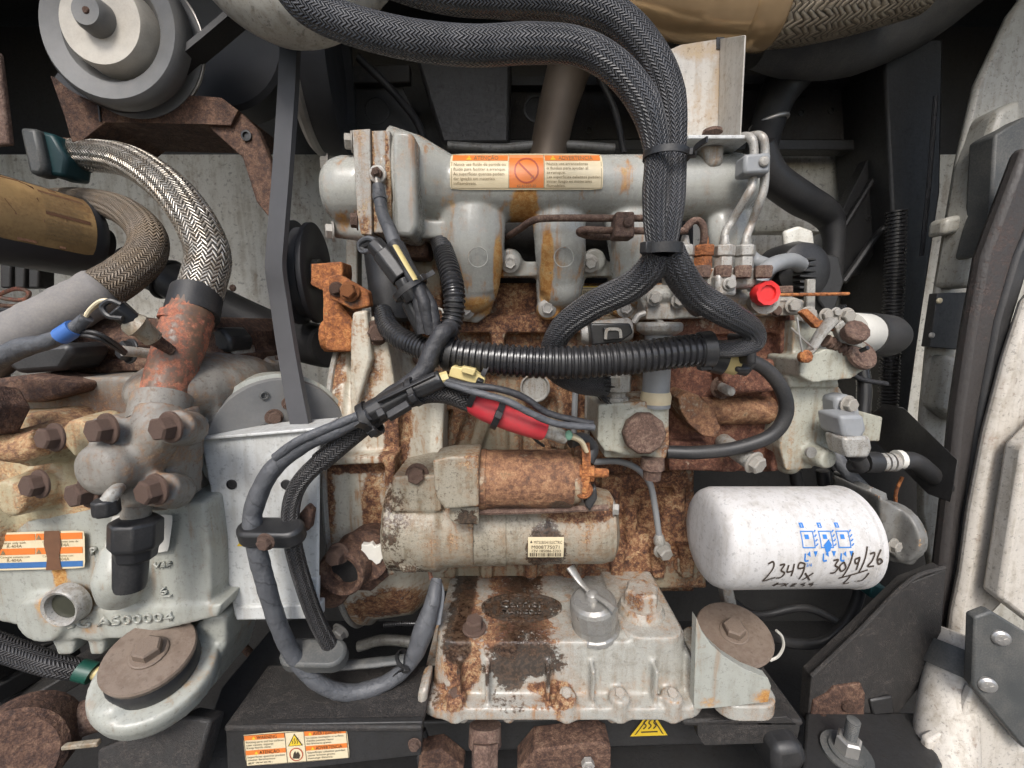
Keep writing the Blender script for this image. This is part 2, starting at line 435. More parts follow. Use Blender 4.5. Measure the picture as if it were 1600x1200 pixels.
def m_cast(name, paint, rust=0.0, pal=RUST, sc=1.0, gloss=0.42, grime=0.25, bump=0.35, tone=0.0, edge=0.09, oilc=(0.020, 0.012, 0.008), streak=0.35, metal=0.0, drip=0.0, dripc=(0.34, 0.15, 0.045)):
    k = NT(name); c = k.coord(); cs = k.coord((1, 1, 0.10))
    n1 = k.noise(c, 24 * sc, 5, 0.62, 0.5); n2 = k.noise(c, 240 * sc, 3, 0.65); n3 = k.noise(c, 75 * sc, 4, 0.7, 0.7); nb = k.noise(c, 8 * sc, 1, 0.5); ns = k.noise(cs, 110 * sc, 3, 0.6, 0.3); nf = k.noise(c, 700, 2, 0.7)
    v = k.math('ADD', k.math('MULTIPLY', n1, 0.50), k.math('MULTIPLY', n2, 0.34)); v = k.math('ADD', v, k.math('MULTIPLY', nb, 0.40)); v = k.math('ADD', v, k.math('MULTIPLY', n3, 0.22)); v = k.math('ADD', v, k.math('MULTIPLY', ns, streak * 0.8))
    base = 0.73 + streak * 0.4
    v = k.math('SUBTRACT', v, base); v = k.math('MULTIPLY', v, 2.1)
    v = k.math('ADD', k.math('ADD', v, rust - 0.35), k.attr('rust'))
    geo = k.n('NewGeometry'); ew = k.math('MULTIPLY', k.step(geo.outputs['Pointiness'], 0.515, 0.60), 0.55); v = k.math('ADD', v, k.math('MULTIPLY', k.math('MULTIPLY', ew, k.attr('dense')), k.math('ADD', n2, 0.1)))
    mask = k.step(v, -edge, edge)
    t = k.math('ADD', k.math('ADD', k.math('MULTIPLY', n3, 0.55), k.math('MULTIPLY', n2, 0.55)), k.math('ADD', k.math('MULTIPLY', nf, 0.30), k.math('MULTIPLY', n1, 0.30)))
    t = k.math('ADD', k.math('MULTIPLY', k.math('SUBTRACT', t, 0.85), 2.1), 0.5 + tone, clamp=True)
    rc = k.ramp(t, pal)
    dark = k.step(k.math('ADD', k.math('MULTIPLY', n2, 0.6), k.math('MULTIPLY', n3, 0.4)), 0.56, 0.66)      # pits and dirt specks
    rc = k.mix(k.math('MULTIPLY', dark, 0.55), rc, tuple(x * 0.5 for x in pal[0][1]))
    dirt = k.step(k.math('ADD', k.math('MULTIPLY', n3, 0.45), k.math('MULTIPLY', ns, 0.55)), 0.44, 0.66)
    pc = k.mix(k.math('MULTIPLY', dirt, grime), paint, tuple(x * y for x, y in zip(paint, (0.40, 0.34, 0.25))))
    pc = k.mix(k.math('MULTIPLY', k.step(n2, 0.57, 0.68), grime), pc, tuple(x * 0.22 for x in paint))
    pc = k.mix(k.math('MULTIPLY', k.step(nf, 0.60, 0.70), grime * 0.8), pc, (0.09, 0.065, 0.042))
    halo = k.step(v, -0.40, 0.0); pc = k.mix(k.math('MULTIPLY', halo, 0.45), pc, tuple(0.5 * (x + y) for x, y in zip(paint, dripc)))
    if drip:
        dm = k.math('MULTIPLY', k.step(ns, 0.56, 0.70), k.step(nb, 0.42, 0.60)); pc = k.mix(k.math('MULTIPLY', dm, drip), pc, dripc)
    col = k.mix(mask, pc, rc)
    om = k.step(k.math('ADD', k.attr('oil'), k.math('MULTIPLY', k.math('SUBTRACT', k.math('ADD', k.math('MULTIPLY', n3, 0.6), k.math('MULTIPLY', n2, 0.5)), 0.55), 1.8)), 0.36, 0.60)
    col = k.mix(k.math('MULTIPLY', om, 0.9), col, k.mix(k.step(n2, 0.42, 0.62), oilc, tuple(x * 3.4 for x in oilc)))
    ro = k.math('ADD', gloss, k.math('MULTIPLY', mask, 0.84 - gloss)); ro = k.math('ADD', ro, k.math('MULTIPLY', k.math('SUBTRACT', n2, 0.5), 0.5)); ro = k.math('SUBTRACT', ro, k.math('MULTIPLY', om, 0.5), clamp=True)
    hb = k.math('ADD', k.noise(c, 300 * sc, 3, 0.7), k.math('MULTIPLY', mask, -0.25))
    bn = k.bump(hb, bump, 0.0024); k.l(k.math('MULTIPLY', k.math('ADD', k.math('MULTIPLY', mask, 0.75), 0.35), min(1.0, bump * 1.5)), bn.inputs['Strength'])
    return k.out(col, ro, metal)
def m_plain(name, col, rough=0.5, metal=0.0, var=0.25, bump=0.12, sc=60, dust=0.0, dustc=(0.32, 0.29, 0.25), spec=0.5):
    k = NT(name); c = k.coord(); a = k.noise(c, sc, 3, 0.6); b = k.noise(c, sc * 9, 2, 0.6); d = k.noise(c, sc * 0.35, 3, 0.6)
    lo = tuple(x * (1 - var) for x in col); hi = tuple(min(1, x * (1 + var * 0.6)) for x in col)
    cc = k.mix(a, lo, hi)
    if dust:
        f = k.math('MULTIPLY', k.step(k.math('ADD', k.math('MULTIPLY', d, 0.6), k.math('MULTIPLY', b, 0.4)), 0.38, 0.75), dust); cc = k.mix(f, cc, dustc)
    r = k.math('ADD', rough, k.math('MULTIPLY', k.math('SUBTRACT', d, 0.5), 0.3), clamp=True)
    k.bump(k.math('ADD', k.math('MULTIPLY', b, 0.4), a), bump, 0.0012)
    return k.out(cc, r, metal, spec)
def m_braid(name, n, pitch, hi, lo, metal=0.0, rough=0.45, st=0.9, dust=0.0, twill=4.0):
    k = NT(name); tc = k.n('TexCoord'); sp = k.n('SeparateXYZ'); k.l(tc.outputs['UV'], sp.inputs[0])
    c = k.coord(); wv = k.noise(c, 38, 2, 0.5); d = k.noise(c, 60, 3, 0.6); e = k.noise(c, 300, 2, 0.6)
    u = k.math('MULTIPLY', sp.outputs[0], float(n)); v = k.math('ADD', k.math('DIVIDE', sp.outputs[1], pitch), k.math('MULTIPLY', wv, 2.4))
    a = k.math('ADD', u, v); b = k.math('SUBTRACT', u, v)
    top = k.math('LESS_THAN', k.math('FLOORED_MODULO', k.math('ADD', k.math('FLOOR', a), k.math('FLOOR', b)), twill), twill / 2 - 0.5)
    def prof(x):
        f = k.math('SUBTRACT', k.math('MULTIPLY', k.math('FRACT', x), 2.0), 1.0); return k.math('SUBTRACT', 1.0, k.math('MULTIPLY', f, f))
    ha = prof(a); hb = prof(b)
    h = k.math('ADD', k.math('MULTIPLY', top, ha), k.math('MULTIPLY', k.math('SUBTRACT', 1.0, top), hb))
    col = k.mix(k.math('MULTIPLY', k.step(h, 0.05, 0.75), k.math('ADD', 0.45, k.math('MULTIPLY', e, 1.0))), lo, hi)
    col = k.mix(k.math('MULTIPLY', k.step(wv, 0.45, 0.75), 0.35), col, tuple(min(1, x * 1.6 + 0.02) for x in hi))
    if dust: col = k.mix(k.math('MULTIPLY', k.step(d, 0.42, 0.66), dust), col, (0.22, 0.16, 0.1))
    k.bump(k.math('ADD', h, k.math('MULTIPLY', e, 0.12)), st, 0.0016)
    return k.out(col, rough, metal)
def m_tape(name, col, rough=0.5, turn=0.020):
    k = NT(name); tc = k.n('TexCoord'); sp = k.n('SeparateXYZ'); k.l(tc.outputs['UV'], sp.inputs[0]); c = k.coord()
    d = k.noise(c, 90, 5, 0.6); e = k.noise(c, 30, 4, 0.6)
    t = k.math('FRACT', k.math('ADD', k.math('ADD', k.math('DIVIDE', sp.outputs[1], turn), k.math('MULTIPLY', sp.outputs[0], 2.0)), k.math('MULTIPLY', e, 2.2)))
    cc = k.mix(d, tuple(x * 0.7 for x in col), tuple(min(1, x * 1.35) for x in col))
    cc = k.mix(k.math('MULTIPLY', k.step(t, 0.86, 1.0), k.step(e, 0.4, 0.6)), cc, tuple(x * 0.5 for x in col))
    k.bump(k.math('ADD', k.math('MULTIPLY', t, 0.7), k.math('MULTIPLY', d, 1.6)), 0.7, 0.0018)
    return k.out(cc, k.math('ADD', rough - 0.1, k.math('MULTIPLY', d, 0.25)))

PAINT = (0.40, 0.40, 0.365)
M = {}
M['manifold'] = m_cast('manifold paint', (0.36, 0.36, 0.33), rust=-0.12, pal=STAIN, gloss=0.26, grime=0.22, edge=0.22, bump=0.12, sc=0.8, streak=0.7, drip=0.75)
M['flange'] = m_cast('corroded aluminium flange', (0.34, 0.33, 0.30), rust=0.02, pal=RUST, tone=0.22, gloss=0.5, grime=0.6, edge=0.12, bump=0.5, sc=1.6, drip=0.3)
M['block'] = m_cast('rusted block paint', (0.27, 0.245, 0.18), rust=0.40, pal=RUST, tone=0.02, grime=0.6, edge=0.12, bump=0.5, drip=0.6, sc=0.9)
M['bell'] = m_cast('bell housing flaking paint', (0.50, 0.475, 0.395), rust=0.1, pal=RUST, tone=0.06, grime=0.4, edge=0.12, bump=0.45, drip=0.9, sc=0.85)
M['pumpr'] = m_cast('red rust', (0.36, 0.3, 0.24), rust=0.62, pal=[(0.0, (0.05, 0.02, 0.014)), (0.4, (0.115, 0.046, 0.030)), (0.6, (0.20, 0.088, 0.055)), (0.8, (0.33, 0.18, 0.105)), (1.0, (0.45, 0.32, 0.21))], grime=0.5, bump=0.5)
M['pumpg'] = m_cast('pump paint', (0.40, 0.40, 0.34), rust=-0.02, pal=RUST, tone=0.12, grime=0.5, edge=0.14, bump=0.35, drip=0.6)
M['starter'] = m_cast('starter casting', (0.30, 0.27, 0.21), rust=0.16, pal=RUST, tone=0.06, grime=0.8, edge=0.12, bump=0.55, sc=1.4)
M['solenoid'] = m_cast('solenoid rust', (0.42, 0.36, 0.26), rust=0.6, pal=[(0, (0.05, 0.026, 0.017)), (0.38, (0.15, 0.073, 0.042)), (0.6, (0.27, 0.135, 0.07)), (0.8, (0.40, 0.24, 0.13)), (1, (0.48, 0.37, 0.25))], tone=0.0, grime=0.8, edge=0.12, bump=0.45, sc=0.7)
M['sump'] = m_cast('sump paint', (0.37, 0.362, 0.325), rust=0.17, pal=RUST, tone=0.06, grime=0.42, edge=0.10, bump=0.4, gloss=0.26, drip=1.0)
M['comp'] = m_cast('compressor paint', (0.36, 0.365, 0.325), rust=-0.16, pal=STAIN, grime=0.3, edge=0.22, bump=0.2, gloss=0.36, drip=0.35)
M['compd'] = m_cast('dusty compressor casting', (0.22, 0.205, 0.18), rust=0.05, pal=RUST, tone=0.02, grime=0.5, edge=0.35, bump=0.3, gloss=0.6)
M['comph'] = m_cast('compressor head rust', (0.43, 0.38, 0.25), rust=0.42, pal=[(0.0, (0.07, 0.035, 0.022)), (0.35, (0.2, 0.105, 0.06)), (0.6, (0.38, 0.22, 0.11)), (0.8, (0.5, 0.36, 0.2)), (1.0, (0.52, 0.43, 0.28))], tone=0.05, grime=0.6, edge=0.12, bump=0.4)
M['rust'] = m_cast('brown rust', (0.2, 0.15, 0.12), rust=0.85, pal=RUSTD, tone=0.05, grime=0.5, bump=0.5)
M['rustb'] = m_cast('bolt rust', (0.28, 0.2, 0.16), rust=0.75, pal=[(0.0, (0.035, 0.021, 0.016)), (0.5, (0.125, 0.074, 0.055)), (1.0, (0.30, 0.215, 0.16))], tone=0.0, grime=0.5, bump=0.4, sc=1.4)
M['rusto'] = m_cast('orange rust', (0.3, 0.2, 0.12), rust=0.9, pal=RUSTO, tone=-0.06, bump=0.5)
M['copper'] = m_cast('brazed copper pipe', (0.10, 0.075, 0.062), rust=0.46, sc=0.75, pal=[(0.0, (0.045, 0.03, 0.024)), (0.35, (0.14, 0.07, 0.05)), (0.55, (0.30, 0.11, 0.07)), (0.75, (0.46, 0.18, 0.10)), (1.0, (0.6, 0.42, 0.26))], edge=0.12, bump=0.2, gloss=0.45)
M['zinc'] = m_cast('dull zinc', (0.38, 0.37, 0.345), rust=-0.05, pal=RUST, tone=0.1, gloss=0.38, grime=0.6, metal=0.15, sc=2)
M['white'] = m_cast('pale sheet metal', (0.56, 0.57, 0.56), rust=-0.35, pal=STAIN, grime=0.34, bump=0.06, gloss=0.4)
M['shield'] = m_cast('heat shield', (0.56, 0.53, 0.48), rust=-0.06, pal=[(0, (0.4, 0.2, 0.08)), (0.5, (0.5, 0.36, 0.2)), (1, (0.55, 0.46, 0.34))], grime=0.35, edge=0.4, bump=0.12)
M['wallc'] = m_cast('cream wall panel', (0.68, 0.665, 0.60), rust=-0.2, pal=[(0, (0.1, 0.08, 0.06)), (1, (0.3, 0.25, 0.18))], grime=0.55, edge=0.4, streak=0.8, bump=0.08, gloss=0.5, sc=0.6)
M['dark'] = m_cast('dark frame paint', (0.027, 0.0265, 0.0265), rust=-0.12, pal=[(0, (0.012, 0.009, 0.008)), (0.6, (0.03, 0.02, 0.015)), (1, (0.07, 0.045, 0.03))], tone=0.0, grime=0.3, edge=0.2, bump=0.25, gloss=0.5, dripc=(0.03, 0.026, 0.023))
M['darkr'] = m_cast('brown dirty steel', (0.026, 0.025, 0.024), rust=0.36, pal=[(0, (0.010, 0.009, 0.0085)), (0.5, (0.026, 0.0225, 0.0205)), (1, (0.095, 0.082, 0.072))], edge=0.4, sc=2.2, bump=0.3, gloss=0.55, dripc=(0.03, 0.026, 0.023))
M['black'] = m_plain('black plastic', (0.018, 0.018, 0.019), 0.42, dust=0.35, dustc=(0.09, 0.085, 0.08))
M['conduit'] = m_plain('conduit plastic', (0.022, 0.022, 0.024), 0.28, dust=0.25, dustc=(0.08, 0.075, 0.07), bump=0.05)
M['rubber'] = m_plain('black rubber', (0.022, 0.022, 0.023), 0.5, dust=0.3, dustc=(0.1, 0.09, 0.08))
M['belt'] = m_plain('grey rubber belt', (0.062, 0.062, 0.066), 0.6, var=0.15, bump=0.05)
M['foam'] = m_plain('dusty foam sleeve', (0.20, 0.19, 0.185), 0.85, var=0.35, bump=0.3, dust=0.5)
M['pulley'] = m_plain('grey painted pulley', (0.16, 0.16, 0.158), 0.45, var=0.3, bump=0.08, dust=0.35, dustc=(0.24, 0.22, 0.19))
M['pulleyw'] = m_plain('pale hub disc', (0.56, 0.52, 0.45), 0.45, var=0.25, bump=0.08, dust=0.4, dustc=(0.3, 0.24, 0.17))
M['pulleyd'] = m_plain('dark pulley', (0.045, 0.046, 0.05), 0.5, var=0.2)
M['steel'] = m_plain('worn steel', (0.5, 0.48, 0.45), 0.35, 0.7, var=0.3)
M['bracketg'] = m_plain('grey clutch plate', (0.065, 0.068, 0.067), 0.55, var=0.2, dust=0.3)
M['tape'] = m_tape('grey cloth tape', (0.085, 0.088, 0.095))
M['taped'] = m_tape('black cloth tape', (0.035, 0.035, 0.038))
M['loom'] = m_braid('black braided sleeve', 32, 0.0030, (0.075, 0.075, 0.079), (0.007, 0.007, 0.008), rough=0.36)
M['loomf'] = m_braid('fine braided sleeve', 18, 0.0032, (0.045, 0.043, 0.043), (0.010, 0.008, 0.008), rough=0.45)
M['ssbraid'] = m_braid('stainless braid', 30, 0.0050, (0.56, 0.52, 0.46), (0.022, 0.015, 0.011), metal=0.75, rough=0.30, dust=0.55)
M['tanbraid'] = m_braid('tarnished braid', 36, 0.0030, (0.22, 0.18, 0.14), (0.10, 0.075, 0.055), metal=0.3, rough=0.5, dust=0.5)
M['exbraid'] = m_braid('exhaust flex braid', 36, 0.0080, (0.40, 0.33, 0.24), (0.06, 0.045, 0.035), metal=0.4, rough=0.5, dust=0.3)
M['exh'] = m_plain('heat tinted exhaust steel', (0.74, 0.50, 0.27), 0.22, 0.55, var=0.45, sc=18)
M['exhd'] = m_plain('sooty exhaust pipe', (0.15, 0.115, 0.085), 0.5, 0.3, var=0.4, sc=24)
M['soot'] = m_plain('grey lagging', (0.10, 0.098, 0.095), 0.8, var=0.35, dust=0.3)
M['red'] = m_plain('red rubber sleeve', (0.58, 0.03, 0.045), 0.5, var=0.3, bump=0.25, dust=0.35, dustc=(0.3, 0.12, 0.1))
M['redcap'] = m_plain('red plastic cap', (0.72, 0.03, 0.03), 0.45, var=0.25, dust=0.2, dustc=(0.4, 0.15, 0.12))
M['yellow'] = m_plain('yellow plastic', (0.62, 0.50, 0.22), 0.5, var=0.2, dust=0.2)
M['blue'] = m_plain('blue tape', (0.06, 0.16, 0.45), 0.45, var=0.2)
M['green'] = m_plain('green band', (0.012, 0.07, 0.05), 0.45)
M['teal'] = m_plain('teal casing', (0.008, 0.045, 0.05), 0.5)
M['greyp'] = m_plain('grey plastic', (0.27, 0.28, 0.29), 0.45, dust=0.15)
M['silver'] = m_plain('cast aluminium cap', (0.40, 0.39, 0.365), 0.32, 0.5, var=0.4, bump=0.35, dust=0.55, dustc=(0.16, 0.13, 0.09))
M['filter'] = m_cast('white filter paint', (0.56, 0.545, 0.53), rust=-0.5, pal=[(0, (0.2, 0.19, 0.18)), (1, (0.35, 0.33, 0.31))], grime=0.34, bump=0.06, gloss=0.38, edge=0.3, dripc=(0.3, 0.28, 0.26), streak=0.2)
M['post'] = m_cast('rusty post edge', (0.045, 0.040, 0.038), rust=0.12, pal=[(0, (0.03, 0.022, 0.02)), (0.6, (0.07, 0.05, 0.045)), (1, (0.13, 0.09, 0.075))], tone=0.02, edge=0.25, bump=0.5, gloss=0.6, dripc=(0.03, 0.026, 0.023))
M['door'] = m_cast('cream door paint', (0.56, 0.52, 0.46), rust=-0.2, pal=[(0, (0.2, 0.14, 0.13)), (1, (0.4, 0.3, 0.25))], grime=0.5, edge=0.4, bump=0.08)
M['doori'] = m_cast('cream moulded liner', (0.40, 0.385, 0.34), rust=-0.22, pal=STAIN, grime=0.5, edge=0.3, bump=0.08)
M['ground'] = m_plain('yard asphalt', (0.10, 0.098, 0.094), 0.85, var=0.2, sc=3)  # for the added out-of-view sheet that reflects light upwards
M['lw'] = m_plain('label cream', (0.72, 0.62, 0.42), 0.45, var=0.12, bump=0.0, sc=90, dust=0.25, dustc=(0.5, 0.33, 0.14))
M['lw2'] = m_plain('label white', (0.68, 0.66, 0.60), 0.45, var=0.1, bump=0.0, dust=0.2, dustc=(0.4, 0.35, 0.28))
M['lo'] = m_plain('label orange', (0.72, 0.20, 0.04), 0.45, var=0.15, bump=0.0)
M['lb'] = m_plain('label blue', (0.05, 0.15, 0.36), 0.45, var=0.15, bump=0.0)
M['ly'] = m_plain('label yellow', (0.72, 0.50, 0.04), 0.45, var=0.15, bump=0.0)
M['lk'] = m_plain('print ink', (0.05, 0.035, 0.025), 0.6, var=0.1, bump=0.0)
M['lg'] = m_plain('faded print ink', (0.24, 0.17, 0.09), 0.6, var=0.3, bump=0.0)
M['lbl'] = m_plain('blue print', (0.03, 0.18, 0.52), 0.5, var=0.1, bump=0.0)
M['ltan'] = m_plain('stained tan label', (0.36, 0.23, 0.10), 0.5, var=0.6, bump=0.0, sc=40, dust=0.85, dustc=(0.13, 0.06, 0.025))
M['lstain'] = m_plain('brown rust run', (0.15, 0.07, 0.035), 0.7, var=0.4, bump=0.1, sc=120)
M['lens'] = m_plain('dark sight lens', (0.05, 0.05, 0.035), 0.15, var=0.3)
M['washer'] = m_cast('brown washer', (0.19, 0.145, 0.112), rust=0.1, pal=[(0, (0.05, 0.03, 0.022)), (0.6, (0.14, 0.095, 0.07)), (1, (0.27, 0.21, 0.16))], grime=0.4, bump=0.25, edge=0.4, dripc=(0.12, 0.08, 0.055), gloss=0.6)
M['dgrey'] = m_cast('dull grey casting', (0.17, 0.168, 0.158), rust=-0.15, grime=0.5, bump=0.4, dripc=(0.1, 0.08, 0.06))
M['lred'] = m_plain('label red', (0.42, 0.08, 0.035), 0.5, var=0.2, bump=0.0)
# ================================================================ the setting: added bounce-light sheet below, compartment walls, floor, roof
def struct(name, g, mat, bevel=None, **k):
    o = obj(name, g, mat, None, bevel, **k); o['kind'] = 'structure'; return o
gz = 0.0
g = G(); g.box((0, -10, gz - 0.02), (60, 60, 0.04)); struct('ground', g, M['ground'])  # unseen asphalt sheet, added to bounce fill light up from below
zt = P(800, 238, 0.36).z                                   # where the cream panel meets the dark upper wall
zf = CAM_LOC.z - 0.62                                      # compartment floor
zr = CAM_LOC.z + 0.52                                      # roof
zm = P(800, 690, 0.36).z
g = G(); g.box((0, 0.385, (zt + zm) / 2), (2.2, 0.03, zt - zm)); struct('wall_back', g, M['wallc'])
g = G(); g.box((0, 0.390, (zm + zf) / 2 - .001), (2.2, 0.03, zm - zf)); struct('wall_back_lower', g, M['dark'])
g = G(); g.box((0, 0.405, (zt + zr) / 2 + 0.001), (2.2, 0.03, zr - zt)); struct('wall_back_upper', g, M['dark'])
g = G(); g.box((0, 0.16, zf - 0.015), (2.2, 0.62, 0.03)); struct('floor', g, M['dark'])
g = G(); g.box((0, 0.13, zr + 0.02), (2.2, 0.58, 0.03)); struct('roof', g, M['dark'])
g = G(); g.box((-0.98, 0.13, (zr + zf) / 2), (0.03, 0.50, zr - zf)); struct('wall_left', g, M['dark'])
g = G(); g.box((1.02, 0.18, (zr + zf) / 2), (0.03, 0.40, zr - zf)); struct('wall_right', g, M['dark'])

# dark cross channel across the back, with holes
t = thing('cross_channel', 'dark brown steel cross channel with bolt holes along the back wall', 'channel', P(1000, 235, 0.33))
g = G(); g.prism([(735, 134), (1450, 128), (1450, 218), (735, 218)], 0.335, 0.345); obj('web', g, M['darkr'], t, 0.001)
g = G(); g.prism([(735, 120), (1450, 114), (1450, 128), (735, 134)], 0.315, 0.345); obj('flange', g, M['dark'], t, 0.001)
g = G(); g.prism([(735, 218), (1450, 218), (1450, 234), (735, 234)], 0.315, 0.345); obj('flange', g, M['dark'], t, 0.001)
for (x, y) in ((920, 203), (1254, 152), (1252, 176), (1299, 172), (1358, 176), (1371, 178)):
    g = G(); p = P(x, y, 0.334); s = S(x, y, 0.334); g.lathe(p, (0, -1, 0), [(-0.001, 5 * s), (0.0006, 5 * s), (0.0008, 3.4 * s), (-0.002, 3.2 * s)], 12); obj('bolt_hole', g, M['black'], t)
g = G(); p = P(838, 170, 0.334); s = S(838, 170, .334); g.lathe(p, (0, -1, 0), [(-.001, 20 * s), (.0008, 20 * s), (.001, 17 * s), (-.002, 16 * s)], 20); obj('bolt_hole', g, M['black'], t)
# plate with a big hole and a dark gap left of the channel
t = thing('gusset_plate', 'black sloping gusset plate with round hole behind the large dark pulley', 'plate', P(590, 215, 0.30))
g = G(); g.prism([(538, 134), (628, 134), (668, 216), (538, 216)], 0.30, 0.308); obj('plate', g, M['dark'], t, 0.001)
g = G(); s = S(590, 175, .3); g.lathe(P(588, 172, 0.2995), (0, -1, 0), [(-.002, 21 * s), (.0006, 21 * s), (.0008, 18 * s), (-.002, 17 * s)], 20); obj('hole_rim', g, M['black'], t)
g = G(); g.prism([(538, 102), (640, 100), (640, 128), (538, 130)], 0.285, 0.30); tag(obj('cross_bar', g, M['darkr'], None, 0.002), 'short brown flat bar above the black gusset plate', 'bar')
g = G(); g.prism([(640, 60), (800, 60), (796, 225), (690, 225)], 0.26, 0.33); tag(obj('air_duct', g, M['dark'], None, 0.006), 'black boxy air duct hanging behind the engine top', 'duct')
# rear exhaust downpipe
g = G(); g.tube(PL([(905, 60, .22), (885, 120, .22), (868, 180, .215), (852, 262, .2)]), [36 * S(880, 120, .22), 33 * S(880, 120, .22), 30 * S(880, 120, .22), 28 * S(880, 120, .22)], 24)
tag(obj('exhaust_downpipe', g, M['exhd'], None), 'sooty brown exhaust pipe going down behind the manifold', 'pipe')
# main exhaust, clamp and flex at the top right
t = thing('exhaust_pipe', 'heat tinted golden exhaust pipe with woven flexible section at the roof', 'exhaust', P(1090, 30, .14))
s = S(1100, 20, .12)
g = G(); g.tube(PL([(880, -45, .12), (980, -25, .12), (1090, 2, .12), (1175, 8, .12)]), [54 * s, 54 * s, 55 * s, 54 * s], 32); obj('pipe', g, M['exh'], t)
g = G(); g.tube(PL([(1165, 7, .12), (1172, 7.5, .12), (1205, 8, .12), (1210, 8, .12)]), [54 * s, 60 * s, 60 * s, 54 * s], 32, sub=3); obj('band_clamp', g, M['exh'], t)
g = G(); g.tube(PL([(1200, 8, .12), (1260, 2, .12), (1340, -12, .12), (1440, -36, .12)]), [56 * s, 57 * s, 54 * s, 50 * s], 40); obj('flex_section', g, M['exbraid'], t)
# grey lagged pipe behind the flex, going up to the right
g = G(); s = S(1300, 80, .2); g.tube(PL([(1180, 70, .19), (1250, 70, .2), (1330, 50, .22), (1420, 10, .24), (1500, -50, .25)]), [30 * s, 46 * s, 62 * s, 66 * s, 66 * s], 28)
tag(obj('lagged_duct', g, M['soot'], None), 'wide soot grey duct rising to the right behind the exhaust flex', 'duct')
g = G(); s = S(1220, 130, .24); g.tube(PL([(1262, 70, .24), (1240, 110, .24), (1215, 150, .235), (1198, 200, .22), (1185, 250, .2)]), [36 * s, 33 * s, 27 * s, 23 * s, 22 * s], 22)
t = thing('drain_hose', 'black rubber hose with steel clip dropping from the grey duct', 'hose', P(1190, 250, .2)); obj('hose', g, M['rubber'], t)
g = G(); g.ring(P(1201, 192, .222), (0.25, 0, -1), 25 * s, 3.2 * s); obj('clip', g, M['steel'], t)
# hose crossing the cream panel to the right of the manifold
g = G(); s = S(1250, 310, .2); g.tube(PL([(1185, 230, .17), (1205, 275, .18), (1250, 310, .2), (1290, 335, .22), (1303, 370, .22), (1300, 440, .22)]), [22 * s, 23 * s, 24 * s, 22 * s, 16 * s, 14 * s], 20)
tag(obj('coolant_hose', g, M['rubber'], None), 'thick black coolant hose bending down over the cream panel', 'hose')
# black diagonal gusset and dark uprights at the right
t = thing('diagonal_brace', 'black pressed steel diagonal brace at the right of the back panel', 'brace', P(1340, 430, .3))
g = G(); g.prism([(1362, 236), (1436, 236), (1425, 300), (1345, 430), (1305, 430), (1308, 345)], 0.29, 0.31); obj('plate', g, M['dark'], t, 0.001)
g = G(); g.tube(PL([(1390, 240, .285), (1352, 300, .285), (1308, 372, .285)]), 4 * S(1350, 300, .28), 8); obj('rib', g, M['dark'], t)
for (x, y) in ((1392, 287), (1357, 341)):
    g = G(); s = S(x, y, .289); g.lathe(P(x, y, .2895), (0, -1, 0), [(-.001, 4.5 * s), (.0008, 4.5 * s), (.001, 3 * s), (-.001, 2.8 * s)], 12); obj('bolt_hole', g, M['black'], t)
g = G(); g.prism([(1380, 60), (1475, 60), (1470, 300), (1440, 500), (1418, 660), (1382, 650), (1398, 400)], 0.25, 0.36)
tag(obj('side_duct', g, M['dark'], None, 0.004), 'black plastic side duct standing right of the engine', 'duct')
g = G(); s = S(1395, 500, .22); g.tube(PL([(1400, 330, .22), (1398, 420, .22), (1392, 540, .22), (1386, 660, .22)]), 13.5 * s, 14, rib=(5.5 * s, 2.0 * s))
tag(obj('ribbed_hose', g, M['conduit'], None), 'thin ribbed black hose running down the side duct', 'hose')
g = G(); g.tube(PL([(1462, 150, .2), (1452, 280, .2), (1440, 400, .2)]), 3 * S(1450, 280, .2), 8); tag(obj('grey_cable', g, M['taped'], None), 'thin dark cable along the upper edge of the side duct', 'cable')
g = G(); g.tube(PL([(1388, 350, .26), (1366, 372, .26), (1338, 412, .26), (1318, 440, .26)]), 5 * S(1350, 400, .26), 8)
tag(obj('earth_cable', g, M['rubber'], None), 'thin black cable slanting across the brace to the alternator', 'cable')
# cream strip below the hose (radiator shroud edge) and small white plate
g = G(); g.prism([(1178, 343), (1240, 343), (1302, 356), (1292, 362), (1180, 362)], 0.27, 0.30); tag(obj('shroud_edge', g, M['wallc'], None, 0.001), 'narrow cream shroud ledge below the black coolant hose', 'ledge')
# ================================================================ engine block, bell housing
eng = thing('engine_block', 'heavily rusted diesel engine block with flaking cream paint', 'engine', P(850, 905, .12))
g = G()
g.pbox(585, 480, 1085, 925, 0.10, 0.26)
g.pbox(700, 442, 1060, 500, 0.10, 0.2)
g.prism([(640, 492), (1080, 492), (1080, 520), (640, 520)], 0.078, 0.14)          # head joint flange
g.prism([(765, 515), (790, 515), (786, 548), (770, 548)], 0.075, 0.12)
g.prism([(640, 560), (1080, 560), (1080, 582), (640, 582)], 0.088, 0.14)
g.prism([(590, 395), (690, 395), (690, 490), (590, 490)], 0.085, 0.14)
g.prism([(640, 868), (1100, 862), (1105, 920), (640, 925)], 0.075, 0.14)          # crankcase skirt
for x in (702, 760, 830, 905, 965, 1030, 1075):
    g.prism([(x - 13, 856), (x + 13, 856), (x + 9, 905), (x - 9, 905)], 0.066, 0.12)
for pts in ([(720, 640), (700, 700), (690, 760)], [(760, 645), (745, 690), (735, 720)], [(800, 640), (805, 690), (800, 730)], [(640, 600), (655, 660), (648, 730)], [(960, 740), (955, 800), (960, 860)], [(985, 790), (985, 830), (990, 862)], [(1045, 775), (1040, 815), (1045, 850)], [(700, 590), (690, 615), (700, 640)], [(870, 590), (880, 640), (872, 700)], [(1060, 720), (1058, 800), (1062, 860)], [(905, 600), (905, 680), (910, 760)]):
    g.tube(PL(pts, .096), 12 * S(800, 650, .1), 8)
